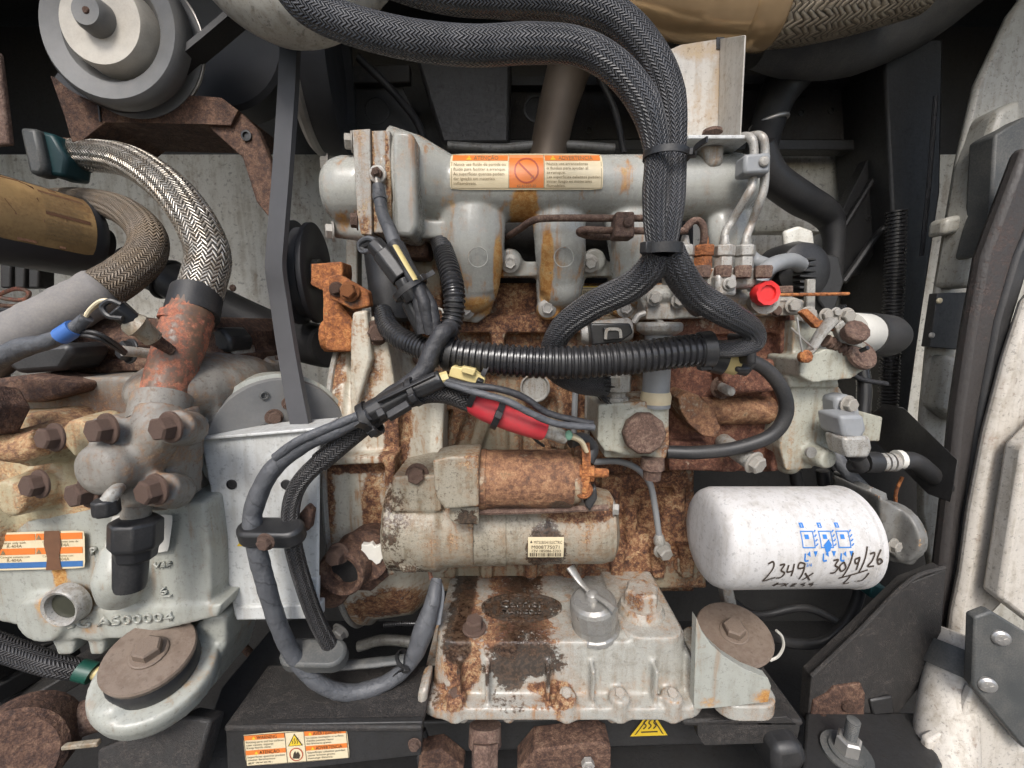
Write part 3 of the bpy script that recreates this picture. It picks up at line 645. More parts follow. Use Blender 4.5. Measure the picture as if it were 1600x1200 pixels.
g.ell(P(840, 605, .1), (30 * S(840, 605, .1), .012, 30 * S(840, 605, .1)))
g.ell(P(1010, 850, .095), (34 * S(1000, 850, .1), .02, 26 * S(1000, 850, .1)))
g.prism([(940, 745), (1085, 735), (1085, 760), (940, 768)], 0.09, 0.14)
cast('block', g, M['block'], eng, 0.003, 5, rust=[B(1000, 800, .09, 110, 90, .45), B(640, 600, .1, 40, 90, .3), B(800, 505, .08, 120, 14, .7), B(820, 460, .1, 40, 30, .5), B(720, 690, .1, 60, 50, -.05), B(660, 440, .1, 40, 30, -.15), B(760, 900, .07, 60, 20, -.25), B(940, 640, .1, 60, 80, .4)])
g = G(); g.pbox(640, 325, 1085, 478, 0.13, 0.26); obj('cylinder_head', g, M['darkr'], eng, .004)
# core plug in its bore
g = G(); s = S(836, 606, .088); p = P(836, 606, .079)
g.lathe(p, (0, -1, 0), [(-.004, 23 * s), (.001, 23 * s), (.002, 21 * s), (-.002, 18.5 * s), (-.003, .5 * s)], 24); obj('core_plug', g, M['zinc'], eng)
for (x, y) in ((1068, 882), (892, 890)):
    g = G(); s = S(x, y, .072); g.lathe(P(x, y, .074), (0, -1, 0), [(-.004, 16 * s), (.002, 16 * s), (.004, 13 * s), (.003, 8 * s), (-.006, 7 * s)], 16); obj('boss', g, M['block'], eng)
# bell housing
t = thing('bell_housing', 'rusty bell housing with flaking cream paint between guard box and starter', 'housing', P(575, 980, .1))
def ringpts(cx, cy, rx, ry, a0, a1, n=16): return [(cx + rx * math.cos(math.radians(a0 + (a1 - a0) * i / n)), cy - ry * math.sin(math.radians(a0 + (a1 - a0) * i / n))) for i in range(n + 1)]
left = [(556, 505), (540, 545), (522, 610), (511, 690), (507, 770), (511, 850), (527, 925), (556, 978)]
g = G()
# drum of the bell: rings across x, elliptical in depth and height
yb0 = .125; zb0 = P(560, 742, .125).z; rz0 = 236 * S(560, 742, .125); ry0 = .122
xl = P(506, 742, .003).x; xr = P(618, 742, .003).x
rings = [(0, .97), (.002, 1.0), (.016, 1.0), (.018, .965), ((xr - xl) * .45, .955), ((xr - xl) * .9, .93), (xr - xl, .90), (xr - xl + .03, .72), (xr - xl + .045, .70)]
vs = []; fs = []; nn = 72
for (dx, k_) in rings:
    for j in range(nn):
        a_ = 2 * math.pi * j / nn; vs.append(Vector((xl + dx, yb0 - ry0 * k_ * math.cos(a_), zb0 + rz0 * k_ * math.sin(a_))))
for i in range(len(rings) - 1):
    for j in range(nn): k2 = (j + 1) % nn; fs.append((i * nn + j, i * nn + k2, (i + 1) * nn + k2, (i + 1) * nn + j))
fs.append(tuple(range(nn))[::-1]); fs.append(tuple(range((len(rings) - 1) * nn, len(rings) * nn))); g.add(vs, fs)
g.prism([(548, 500), (598, 492), (610, 560), (622, 640), (624, 716), (556, 716), (546, 620)], .018, .1)
g.prism([(512, 716), (618, 712), (616, 724), (512, 728)], -.004, .06)
g.prism([(600, 724), (616, 724), (616, 900), (604, 900)], -.006, .06)
cut = G(); cut.prism([(606, 520), (642, 520), (646, 640), (622, 600)], 0.0, 0.085)
cast('casing', g, M['bell'], t, 0.0028, 5, rust=[B(590, 800, .03, 14, 80, .55), B(575, 610, .03, 20, 90, .25), B(525, 770, .03, 14, 70, .35), B(560, 722, .03, 50, 10, .7), B(600, 950, .04, 60, 45, .5), B(556, 775, .03, 18, 50, -.35), B(625, 680, .04, 18, 70, .6), B(530, 600, .05, 18, 60, .4), B(595, 560, .03, 14, 50, .35)])
g = G(); g.tube([Vector((xl - .001, yb0 - ry0 * 1.0 * math.cos(math.radians(q)), zb0 + rz0 * 1.0 * math.sin(math.radians(q)))) for q in range(-80, 81, 8)], .0035, 8); obj('gasket_edge', g, M['flange'], t)
g = G(); g.prism([(550, 488), (572, 484), (580, 560), (556, 640), (547, 560)], 0.006, 0.02); obj('rib', g, M['bell'], t, .003)
bolt(t, 588, 520, .016, 15, M['rustb'], (0.5, -1, 0))
bolt(t, 502, 634, .06, 11, M['zinc'], (-1, -.4, 0)); bolt(t, 503, 690, .07, 8, M['zinc'], (-1, -.4, 0)); bolt(t, 533, 985, .06, 11, M['zinc'], (-.4, -1, -.3)); bolt(t, 500, 905, .06, 10, M['rustb'], (-1, -.3, 0))
for y in (560, 640, 830): bolt(t, 655, y, .075, 8, M['rustb'])
# flanged elbow at its bottom
t = thing('coolant_elbow', 'brown rusted coolant elbow with open round mouth below the bell housing', 'pipe elbow', P(550, 925, .0))
g = G(); s = S(545, 885, 0)
g.ell(P(580, 858, .01), (38 * s, .016, 34 * s)); g.prism([(512, 880), (530, 845), (575, 828), (612, 850), (608, 900), (580, 925), (525, 922)], -0.005, 0.035)
g.lathe(P(538, 890, .02), (-.12, -1, 0), [(0, 33 * s), (.036, 33 * s), (.04, 30 * s)], 24)
cast('elbow', g, M['rust'], t, 0.0022, 5)
g = G(); g.lathe(P(576, 862, -.006), (-.1, -1, .1), [(-.02, 38 * s), (.008, 40 * s), (.011, 38 * s), (.0112, 10 * s)], 32); obj('flange_disc', g, M['rust'], t)
g = G(); mc = P(538, 890, -.026); g.lathe(mc, (-.12, -1, 0), [(-.012, 37 * s), (.008, 35 * s), (.010, 32 * s), (.009, 27 * s), (.002, 25 * s), (-.02, 24 * s)], 28, cap=False); mo = obj('mouth', g, M['rust'], t)
g = G(); g.lathe(mc + Vector((.001, .006, 0)), (-.12, -1, 0), [(0, 26 * s), (.0008, 25 * s)], 24); obj('dark_bore', g, M['black'], mo)
bolt(t, 530, 864, -.03, 13, M['rustb'], (-.15, -1, .05), hs=1.6)
g = G()
random.seed(3)
pts = []
for i in range(19):
    a = 2 * math.pi * i / 19; r = (11 + 15 * random.random()) ; pts.append((582 + r * 1.1 * math.cos(a), 866 + r * .85 * math.sin(a)))
g.prism(pts, -.022, -.0085); obj('sealant_patch', g, M['lw2'], t, .0008)

# ================================================================ intake manifold
t = thing('intake_manifold', 'grey painted intake manifold log with rust streaks and orange warning sticker', 'manifold', P(850, 495, .06))
YM = 0.055; s = S(850, 297, YM)
g = G()
g.tube(PL([(540, 300, YM), (640, 298, YM), (900, 296, YM), (1150, 294, YM)]), 48 * s, 32, sub=3)
g.lathe(P(575, 301, YM), (-1, 0, 0), [(0, 52 * s), (34 * s, 52 * s), (50 * s, 47 * s), (60 * s, 38 * s), (66 * s, 24 * s), (68 * s, 6 * s)], 32); g.ell(P(1135, 294, YM), (50 * s, 48 * s, 50 * s))
g.tube(PL([(615, 284, YM), (655, 287, YM), (705, 296, YM)]), [76 * s, 66 * s, 47 * s], 28, straight=True)
g.prism([(612, 203), (632, 203), (646, 222), (652, 350), (640, 368), (612, 366)], 0.004, 0.11)
for (x0, x1, rr_, x2) in ((738, 737, (66, 52, 51, 43), 738), (874, 876, (52, 41, 40, 35), 877), (985, 990, (46, 40, 38, 33), 990), (1138, 1142, (40, 34, 33, 30), 1145)):
    rr = rr_; g.tube(PL([(x0, 318, YM + .005), (x0, 352, .046), (x1, 400, .046), (x2, 452, .056)]), [r * s for r in rr], 24, flat=.62, fdir=(0, 1, 0))
    g.ell(P(x2, 448, .06), (rr[3] * s, .022, rr[3] * s))
g.tube(PL([(525, 355, .06), (590, 362, .05), (660, 360, .05)]), 17 * s, 14)
g.prism([(640, 340), (700, 345), (705, 372), (640, 372)], .03, .08)
g.prism([(700, 460), (775, 455), (765, 490), (745, 505), (712, 500)], .066, .09)
g.prism([(775, 408), (965, 408), (965, 432), (775, 432)], .062, .082)
g.prism([(838, 440), (915, 440), (892, 492), (872, 500), (842, 492)], .066, .09)
g.prism([(955, 425), (1030, 425), (1005, 492), (985, 500), (958, 490)], .066, .09)
for (x, y) in ((797, 412), (922, 412), (728, 484), (855, 482), (977, 482)):
    ss = S(x, y, .07); g.lathe(P(x, y, .085), (0, -1, 0), [(0, 19 * ss), (.024, 19 * ss), (.028, 17 * ss)], 16)
cast('log', g, M['manifold'], t, 0.0028, 8, rust=[B(820, 325, .02, 24, 42, 1.25), B(778, 430, .03, 9, 60, .95), B(855, 420, .03, 11, 70, 1.05), B(700, 300, .03, 22, 30, .2), B(740, 480, .05, 50, 18, .55), B(860, 490, .05, 40, 16, .55), B(980, 485, .06, 40, 20, .5), B(870, 425, .06, 90, 16, .22), B(820, 290, .02, 20, 40, .3), B(1150, 330, .03, 20, 60, .2), B(540, 350, .05, 16, 16, .5)])
for (x, y) in ((797, 412), (922, 412), (728, 484), (855, 482), (977, 482)): bolt(t, x, y, .0565, 9.5, M['zinc'], kind='flange')
g = G(); g.prism([(612, 203), (638, 203), (649, 214), (653, 352), (643, 370), (615, 368)], -.004, .10); obj('flange_face', g, M['manifold'], t, .007, seg=3)
# flange sandwich at the left: end plate, spacer
g = G(); g.prism([(550, 203), (578, 201), (581, 367), (564, 366), (558, 335)], -.002, .108); obj('end_plate', g, M['flange'], t, .004, rust=[B(570, 355, 0, 16, 16, .4), B(566, 215, 0, 16, 14, .15)])
g = G(); g.prism([(580, 204), (609, 203), (612, 364), (584, 364)], .002, .104); obj('spacer', g, M['flange'], t, .002, rust=[B(582, 285, 0, 5, 90, .75), B(606, 285, 0, 5, 90, .7), B(595, 255, 0, 18, 40, .12), B(600, 340, 0, 14, 26, .4)])
bolt(t, 551, 222, .03, 12, M['flange'], (-1, -.3, 0)); bolt(t, 559, 345, .01, 11, M['rustb'], (-1, -.3, 0)); bolt(t, 514, 258, .07, 12, M['flange'], (-1, -.3, 0)); bolt(t, 521, 362, .05, 12, M['zinc'], (-1, -.5, 0))
g = G(); g.prism([(512, 246), (556, 244), (556, 270), (520, 270)], .06, .1); obj('lug', g, M['flange'], t, .004)
# runner number bosses: raised circle on each runner
for (x, y) in ((747, 402), (881, 402)):
    g = G(); ss = S(x, y, .012); g.ring(P(x, y, .0185 if x < 800 else .0235), (0, -1, 0), 15.5 * ss, .9 * ss, 28, 6); obj('cast_ring', g, M['manifold'], t)
# boss and lug near the right end
g = G(); g.prism([(1098, 222), (1135, 222), (1132, 258), (1108, 262)], .02, .07); obj('lifting_lug', g, M['flange'], t, .006, seg=3)
# warning sticker wrapped round the log
pc0 = P(710, 296, YM); pc1 = P(932, 296, YM); RR = 48 * s + .0006
def cyl(fx, fy, h, a0=64, a1=-12):
    a = (math.asin(.99 * (1 - fy)) - math.radians(17)) if a0 != a1 else math.radians(a0); r = RR + h; x = pc0.x + (pc1.x - pc0.x) * fx - (0.012 * (1 - 0.5 / 0.55) if 0 else 0)
    return Vector((x, YM - r * math.cos(a), pc0.z + r * math.sin(a)))
L = Print(lambda x, y, h: cyl(x, y, h), 222, 52)
L.rect('base', 0, 0, 222, 52, .0003, 12, 10, r=4)
for x0 in (3, 138): L.rect('band', x0, 3, x0 + 81, 11, .0005, 6, 2)
L.rect('band', 86, 3, 136, 49, .0005, 6, 8)
L.frame('ink', 2, 2, 220, 50, .7, .0006); L.rect('ink', 85, 2, 85.7, 50, .0007, 1, 8); L.rect('ink', 136.3, 2, 137, 50, .0007, 1, 8)
L.text('ink', 34, 10, 8, 'ATENÇÃO', fit=36); L.text('ink', 158, 10, 8, 'ADVERTENCIA', fit=50)
for x in (27, 150): L.poly('tri', [(x - 4, 10), (x, 3.8), (x + 4, 10)], .0007)
for i, r in enumerate(('Nunca use fluido de partida ou', 'fluido para facilitar a arranque.', 'As superfícies quentes podem', 'dar ignição em materiais', 'inflamáveis.')): L.text('ink', 5, 18.5 + i * 6.6, 6.0, r, fit=[76, 76, 74, 60, 34][i])
for i, r in enumerate(('Nunca use arrancadores', 'o fluidos para ayudar al', 'arranque.', 'Las superficies calientes pueden', 'iniciar fuego en materiales', 'flamables.')): L.text('ink', 140, 17.5 + i * 6.1, 5.6, r, fit=[60, 60, 28, 78, 66, 28][i])
L.ring('red', 111, 25, 18, 2.2, .0008); L.stroke('red', [(99, 13), (123, 37)], 2.4, .0008)
L.poly('ink', [(104, 14), (122, 33), (118, 37)], .0007); L.text('ink', 97, 48, 5, '62-61007-20', fit=28)
L.build(t, {'base': M['lw'], 'band': M['lo'], 'ink': M['lg'], 'tri': M['ly'], 'red': M['lred']}, {'base': 'warning_sticker', 'band': 'orange_band', 'ink': 'lettering', 'tri': 'hazard_triangle', 'red': 'prohibition_mark'}, 'base')
# ================================================================ oil sump
t = thing('oil_sump', 'ribbed oil sump with flaking cream paint and brown oil stains', 'oil pan', P(880, 1140, -.02))
zS = P(880, 1010, -.05).z                      # height of the sump's top face
def sp(px, y, z=None): q = P(px, 1000, y); return Vector((q.x, y, z if z is not None else zS))
def slab(poly, z0, z1, grow=0.0):              # polygon in (x world, y world), z0 top, z1 bottom, bottom flares
    n = len(poly); cx = sum(p[0] for p in poly) / n; cy = sum(p[1] for p in poly) / n
    vs = [Vector((p[0], p[1], z0)) for p in poly] + [Vector((cx + (p[0] - cx) * (1 + grow), cy + (p[1] - cy) * (1 + grow), z1)) for p in poly]
    fs = [tuple(range(n)), tuple(range(2 * n - 1, n - 1, -1))] + [(i, n + i, n + (i + 1) % n, (i + 1) % n) for i in range(n)]
    return vs, fs
xA = P(668, 1010, -.05).x; xB = P(1092, 1010, -.05).x
g = G(); zb = P(880, 1112, -.065).z
def rr(x0, x1, y0, y1, r, n=5):
    out = []
    for (cx, cy, a0) in ((x1 - r, y0 + r, -90), (x1 - r, y1 - r, 0), (x0 + r, y1 - r, 90), (x0 + r, y0 + r, 180)):
        for i in range(n + 1): a = math.radians(a0 + 90 * i / n); out.append((cx + r * math.cos(a), cy + r * math.sin(a)))
    return out
g.add(*slab(rr(xA + .006, xB - .006, -.044, .11, .022), zS, zb, .045))
g.add(*slab(rr(xA - .012, xB + .012, -.066, .12, .03), zb + .004, zb - .010, .0))
xc0 = P(792, 1010, -.05).x; xc1 = P(985, 1010, -.05).x
g.add(*slab(rr(xc1 - .005, xB - .01, -.046, .10, .02), zS + .006, zS - .03, .0))
ribs = [(718, -.054), (762, -.054), (856, -.054), (925, -.054), (1022, -.054), (1085, -.054)]
for (x, y) in ribs:
    a = P(x, 1060, y); g.add(*slab([(a.x - .002, -.062), (a.x + .002, -.062), (a.x + .002, -.02), (a.x - .002, -.02)], zS - .018, zb, 0.0))
for x in (712, 885, 968, 1050): 
    a = P(x, 1100, -.06); g.lathe((a.x, -.058, zb - .012), (0, 0, 1), [(0, .011), (.024, .011), (.026, .009)], 14)
for x in (722, 795, 885, 960, 1052):
    a = P(x, 1125, -.06); g.lathe((a.x, -.052, zb - .022), (0, 0, 1), [(0, .006), (.004, .008), (.02, .009)], 12)
cast('pan', g, M['sump'], t, 0.0026, 6, rust=[B(722, 1045, -.05, 30, 46, .85), B(790, 1010, -.05, 40, 30, .5), B(800, 960, 0, 60, 30, .35), B(860, 1090, -.06, 40, 12, .5), B(830, 955, 0, 40, 16, .4), B(1070, 1010, -.05, 30, 60, .05), B(960, 1050, -.06, 60, 40, -.45), B(1060, 1050, -.06, 60, 30, -.4), B(700, 1095, -.06, 40, 10, .3)],
     oil=[B(797, 1052, -.055, 34, 50, .95), B(815, 992, 0, 70, 20, .9), B(815, 948, .03, 62, 24, .8), B(726, 935, .04, 24, 24, .9), B(770, 970, .02, 60, 16, .3), B(790, 1100, -.06, 50, 10, .4), B(675, 1095, -.06, 20, 16, .4)])
for x in (712, 885, 968, 1050):
    a = P(x, 1100, -.06); bolt(t, x, 1100, -.06, 8, M['rustb'] if x in (712,) else M['sump'], (0, -.5, 1), at=Vector((a.x, -.058, zb + .013)))
g = G(); g.prism([(652, 1083), (668, 1076), (664, 1120), (650, 1110)], -.066, -.03); obj('corner', g, M['sump'], t, .005)
# emblem oval cast into the top
def topmap(px0, px1, ya, yb):
    x0 = P(px0, 955, 0.0).x; x1 = P(px1, 955, 0.0).x
    return lambda fx, fy, h: Vector((x0 + (x1 - x0) * fx, ya + (yb - ya) * fy, zS + h))
zE = zS
def ytop(row): # depth of a pixel row on the sump top
    v = (600 - row) / FPX; return CAM_LOC.y + (zS - CAM_LOC.z) / (-_sp + v * _cp) * (_cp + v * _sp)
e0, e1 = ytop(930), ytop(970); pe = ytop(950)
x0 = P(752, 950, pe).x; x1 = P(878, 950, pe).x; cx = (x0 + x1) / 2; rx = (x1 - x0) / 2; ry = (e0 - e1) / 2 * 1.05; cy = pe
g = G(); n = 40; vs = []; fs = []
for i in range(n):
    a = 2 * math.pi * i / n
    for (k, h) in ((1.0, .000), (1.0, .003), (.93, .003), (.93, .0008)): vs.append(Vector((cx + rx * k * math.cos(a), cy + ry * k * math.sin(a), zE + h)))
for i in range(n):
    j = (i + 1) % n
    for q in range(3): fs.append((4 * i + q, 4 * j + q, 4 * j + q + 1, 4 * i + q + 1))
fs.append(tuple(4 * i + 3 for i in range(n))); g.add(vs, fs)
o = obj('emblem_oval', g, M['sump'], t, oil=[B(815, 950, pe, 90, 60, .75)])
g = G()
for (txt, size, oy, fit) in (('Carrier', .018, -.002, .052), ('TRANSICOLD', .009, -.0135, .046)):
    vs, fs, wd = text2d(txt); kx = fit / wd
    a = [Vector((cx - fit / 2 + v[0] * kx, cy + oy + v[1] * size, zE + .0024)) for v in vs]; g.add(a, fs)
el = obj('emblem_lettering', g, M['sump'], o, smooth=30, oil=[B(815, 950, pe, 90, 60, .7)]); mm = el.modifiers.new('s', 'SOLIDIFY'); mm.thickness = .0024; mm.offset = 0
a = P(741, 975, ytop(985)); bolt(t, 741, 980, ytop(985), 14, M['rustb'], (0, -.1, 1), at=Vector((a.x, ytop(985), zS + .002)), hs=1.3)
# hex drain plug tower
px_, r_ = 1001, 960
yy = ytop(962); a = P(1001, 960, yy); s = S(1001, 960, yy)
g = G(); g.lathe((a.x, yy, zS), (0, 0, 1), [(0, 36 * s), (.008, 36 * s), (.012, 33 * s), (.016, 31 * s)], 28); g.lathe((a.x, yy, zS + .014), (0, 0, 1), [(0, 27 * s), (.018, 27 * s), (.021, 23 * s)], 6, ph=.4)
obj('hex_plug', g, M['sump'], t, .0012, rust=[B(1000, 930, yy, 40, 30, .3)])
# filler cap
t = thing('oil_filler_cap', 'silver cast filler cap with wing handle standing on the oil sump', 'cap', Vector((P(930, 990, ytop(985)).x, ytop(985), zS)))
yy = ytop(980); a = P(930, 985, yy); s = S(930, 985, yy); tl = Vector((-.12, -.12, 1)).normalized()
g = G(); g.lathe((a.x, yy, zS - .002), tl, [(0, 38 * s), (.004, 37 * s), (.006, 34 * s), (.014, 34 * s), (.016, 36 * s), (.034, 36 * s), (.038, 34 * s), (.0405, 29 * s), (.0408, 10 * s)], 18); obj('body', g, M['silver'], t, .0006, smooth=12)
top = Vector((a.x, yy, zS - .002)) + tl * .042
g = G(); g.lathe(top - tl * .001, tl, [(0, 11 * s), (.006, 10 * s), (.008, 6 * s)], 18); obj('hub', g, M['silver'], t)
g = G(); q0 = top + tl * .004; g.tube([q0, q0 + Vector((-.011, .012, .006)), q0 + Vector((-.021, .022, .018))], [5 * s, 5.5 * s, 9 * s], 10, flat=.55); obj('wing', g, M['silver'], t)
g = G(); g.tube([q0, q0 + Vector((.010, -.012, 0)), q0 + Vector((.019, -.024, -.002))], [5 * s, 5.5 * s, 6.5 * s], 10, flat=.7); obj('wing', g, M['silver'], t)
# right sump foot and its mount
t = thing('engine_mount', 'grey engine foot bracket with brown washer at right of sump', 'engine mount', P(1150, 1100, -.02))
g = G(); g.prism([(1088, 965), (1096, 985), (1110, 1006), (1132, 1026), (1164, 1046), (1200, 1060), (1205, 1072), (1200, 1097), (1120, 1106), (1084, 1108)], -.064, -.054); obj('web', g, M['comp'], t, .002, rust=[B(1190, 1085, -.06, 22, 18, .75), B(1110, 1092, -.06, 22, 10, .4), B(1150, 1040, -.06, 50, 30, -.6)])
g = G(); zp = P(1145, 1040, -.02).z; p = P(1148, 1004, .01)
g.add(*slab(rr(P(1090, 1010, 0).x, P(1200, 1050, -.03).x, -.06, .06, .02), zp - .012, zp - .03)); obj('foot_plate', g, M['sump'], t, .002)
s = S(1145, 995, 0); ax = Vector((-.10, -.28, 1)).normalized(); c = P(1146, 992, .0)
g = G(); g.lathe(c - ax * .03, ax, [(0, 44 * s), (.024, 46 * s), (.03, 42 * s)], 28); obj('rubber_bush', g, M['rubber'], t)
g = G(); g.lathe(c, ax, [(0, 54 * s), (.003, 55 * s), (.005, 53 * s)], 36); o = obj('washer', g, M['washer'], t)
bolt(o, 1146, 992, 0, 16, M['washer'], ax, at=c + ax * .004)
# ================================================================ starter motor
t = thing('starter_motor', 'rusty starter motor with round solenoid on top and small barcode label', 'starter motor', P(780, 890, .0))
YS = .01; s = S(780, 815, YS); zc = P(780, 816, YS).z
def X(px, y=YS, row=816): return P(px, row, y).x
g = G()
g.lathe((X(612), YS, zc), (1, 0, 0), [(0, 60 * s), (.004, 70 * s), (X(690) - X(612), 72 * s), (X(700) - X(612), 66 * s), (X(745) - X(612), 64 * s)], 36)
g.prism([(612, 745), (690, 742), (690, 800), (612, 800)], -.035, .05)
g.prism([(640, 735), (660, 735), (660, 760), (640, 760)], -.02, .03)
g.prism([(612, 850), (650, 850), (650, 896), (630, 897), (612, 880)], -.035, .03)
cast('drive_housing', g, M['starter'], t, .0025, 5, rust=[B(670, 760, 0, 40, 20, -.2), B(640, 800, 0, 25, 60, -.1)], oil=[B(628, 790, 0, 30, 80, .5), B(640, 870, 0, 50, 36, .5)])
g = G(); x1 = X(958) - X(735)
g.lathe((X(735), YS, zc - 4 * s), (1, 0, 0), [(0, 60 * s), (.006, 60 * s), (x1 * .25, 60 * s), (x1 * .255, 58.5 * s), (x1 * .52, 58.5 * s), (x1 * .53, 57 * s), (x1 * .9, 57 * s), (x1 * .97, 53 * s), (x1, 42 * s)], 40)
obj('yoke', g, M['starter'], t, oil=[B(850, 840, 0, 34, 50, 1.0)], rust=[B(850, 850, 0, 20, 14, .5), B(935, 820, 0, 18, 60, -.1), B(900, 790, 0, 70, 10, .5)])
g = G(); g.tube(PL([(735, 800, -.045), (830, 798, -.045), (950, 793, -.042)]), 4.5 * s, 8); obj('through_bolt', g, M['rustb'], t)
bolt(t, 958, 795, -.02, 9, M['zinc'], (1, -.3, 0)); bolt(t, 652, 742, -.03, 14, M['rustb'], (0, -1, .2))
g = G(); g.prism([(702, 793), (748, 793), (748, 820), (712, 820), (702, 812)], -.054, -.03); obj('shift_boss', g, M['starter'], t, .003, oil=[B(730, 808, -.05, 25, 20, .7)])
# solenoid
YO = -.03; s = S(780, 748, YO); zo = P(780, 748, YO).z
xo = lambda px: P(px, 748, YO).x
g = G(); L0 = xo(748) - xo(676)
g.prism([(676, 720), (700, 714), (748, 712), (748, 792), (695, 796), (684, 782), (678, 760)], YO - .034, YO + .008)
g.lathe((xo(700), YO, zo), (1, 0, 0), [(0, 40 * s), (xo(748) - xo(700), 44 * s)], 24)
cast('solenoid_nose', g, M['starter'], t, .0024, 5, rust=[B(710, 740, YO, 40, 40, -.12)])
L1 = xo(892) - xo(742)
g = G(); g.lathe((xo(742), YO, zo), (1, 0, 0), [(0, 42 * s), (.002, 46.5 * s), (L1 * .12, 46.5 * s), (L1 * .13, 45 * s), (L1 * .96, 45 * s), (L1, 43 * s), (L1 * 1.001, 30 * s)], 40)
so_ = obj('solenoid', g, M['solenoid'], t, oil=[B(800, 784, YO, 44, 16, .6), B(872, 780, YO, 22, 20, .7), B(752, 750, YO, 8, 40, .4)], rust=[B(760, 730, YO, 25, 30, -.2)])
g = G(); L2 = xo(906) - xo(890); g.lathe((xo(888), YO, zo), (1, 0, 0), [(0, 38 * s), (L2, 37 * s), (L2 * 1.2, 30 * s), (L2 * 1.9, 22 * s)], 28); obj('terminal_cap', g, M['solenoid'], t, rust=[B(895, 760, YO, 10, 30, -.5)])
g = G(); g.lathe(P(905, 738, YO - .015), (1, -.1, 0), [(0, 13 * s), (.014, 13 * s), (.015, 10 * s)], 6); g.lathe(P(912, 738, YO - .015), (1, -.1, 0), [(0, 7 * s), (.022, 7 * s), (.024, 5 * s)], 12); obj('terminal_stud', g, M['rusto'], t)
g = G(); g.lathe(P(899, 765, YO - .015), (1, -.1, 0), [(0, 11 * s), (.012, 11 * s), (.013, 8 * s)], 6); obj('terminal_nut', g, M['rusto'], t)
g = G(); g.ribbon(PL([(914, 692, YO - .02), (916, 715, YO - .022), (915, 745, YO - .022), (910, 770, YO - .022)]), .008, .003, (0, -1, 0)); obj('busbar', g, M['rusto'], t)
g = G(); g.ring(P(912, 766, YO - .022), (0, -1, 0), 10 * s, 4 * s, 16, 6, .5); obj('cable_eye', g, M['rusto'], t)
g = G(); g.prism([(918, 770), (932, 760), (934, 780), (922, 800), (914, 790)], YO - .02, YO - .008); obj('rubber_boot', g, M['rubber'], t, .002)
# rating label on the yoke
pz = zc - 4 * S(780, 815, YS); a0, a1 = math.radians(10), math.radians(-22); RY = 59 * S(780, 815, YS) + .0004
def ym(fx, fy, h):
    a = a0 + (a1 - a0) * fy; x = P(825, 820, YS - .04).x + (P(881, 820, YS - .04).x - P(825, 820, YS - .04).x) * fx
    return Vector((x, YS - (RY + h) * math.cos(a), pz + (RY + h) * math.sin(a)))
L = Print(ym, 56, 31)
L.rect('base', 0, 0, 56, 31, .0003, 6, 6)
L.poly('ink', [(5, 4), (3, 8), (7, 8)]); L.text('ink', 9, 9, 6, 'MITSUBISHI ELECTRIC', fit=44)
L.text('ink', 5, 16, 7, 'M008T75071', fit=44); L.text('ink', 5, 21.5, 6, '12V 185086-5203', fit=46)
random.seed(5); x = 3
while x < 52:
    wd = random.choice((.7, 1.2, 1.8)); L.rect('ink', x, 23, x + wd, 29, .0006, 1, 1); x += wd + random.choice((.7, 1.1, 1.7))
L.build(t, {'base': M['lw'], 'ink': M['lk']}, {'base': 'rating_label', 'ink': 'lettering'}, 'base')
# terminal below the starter
t = thing('earth_terminal', 'copper earth terminal with steel nut under the starter motor', 'terminal', P(680, 895, .0))
g = G(); s = S(675, 880, 0); g.prism([(662, 872), (704, 872), (704, 886), (662, 886)], -.005, .012); obj('lug', g, M['rustb'], t, .001)
bolt(t, 684, 879, -.005, 8, M['zinc'], (0.6, -1, 0), kind='nut', name='nut')
g = G(); g.tube(PL([(672, 874, -.006), (671, 890, -.008), (674, 905, -.01)]), 3 * s, 8); obj('copper_tail', g, M['copper'], t)

# ================================================================ fuel lift housing (grey block with big rusty plug)
t = thing('fuel_filter_head', 'grey fuel housing with large round rusty plug beside the red sleeve', 'fuel housing', P(985, 740, .02))
s = S(990, 660, .02)
g = G(); g.prism([(935, 632), (1046, 625), (1046, 700), (1040, 718), (945, 705), (934, 690)], .0, .07); g.prism([(940, 690), (1040, 700), (1040, 716), (945, 716)], .01, .06); g.lathe(P(975, 668, .03), (0, 0, 1), [(-35 * s, 40 * s), (35 * s, 40 * s)], 24)
g.ell(P(1003, 676, 0), (34 * s, .012, 34 * s))
cast('housing', g, M['pumpg'], t, .0024, 5, rust=[B(1010, 630, 0, 40, 10, .45), B(1040, 690, 0, 20, 30, .55), B(985, 700, 0, 40, 10, .2), B(960, 660, 0, 25, 25, -.4)])
g = G(); g.lathe(P(1005, 676, -.012), (0, -1, 0), [(-.004, 31 * s), (.006, 31 * s), (.009, 28 * s), (.009, 10 * s)], 10); obj('rusty_plug', g, M['rustb'], t, .001)
g = G(); g.lathe(P(1020, 715, .0), (0, 0, -1), [(0, 17 * s), (.012, 18 * s), (.014, 14 * s), (.024, 13 * s)], 14); obj('banjo_boss', g, M['rustb'], t)
# unions on top left
g = G(); g.lathe(P(963, 634, .02), (0, 0, 1), [(0, 20 * s), (.010, 20 * s), (.011, 15 * s), (.016, 15 * s), (.017, 22 * s), (.034, 22 * s), (.036, 17 * s), (.048, 15 * s)], 8); obj('union_nut', g, M['zinc'], t, .0008)
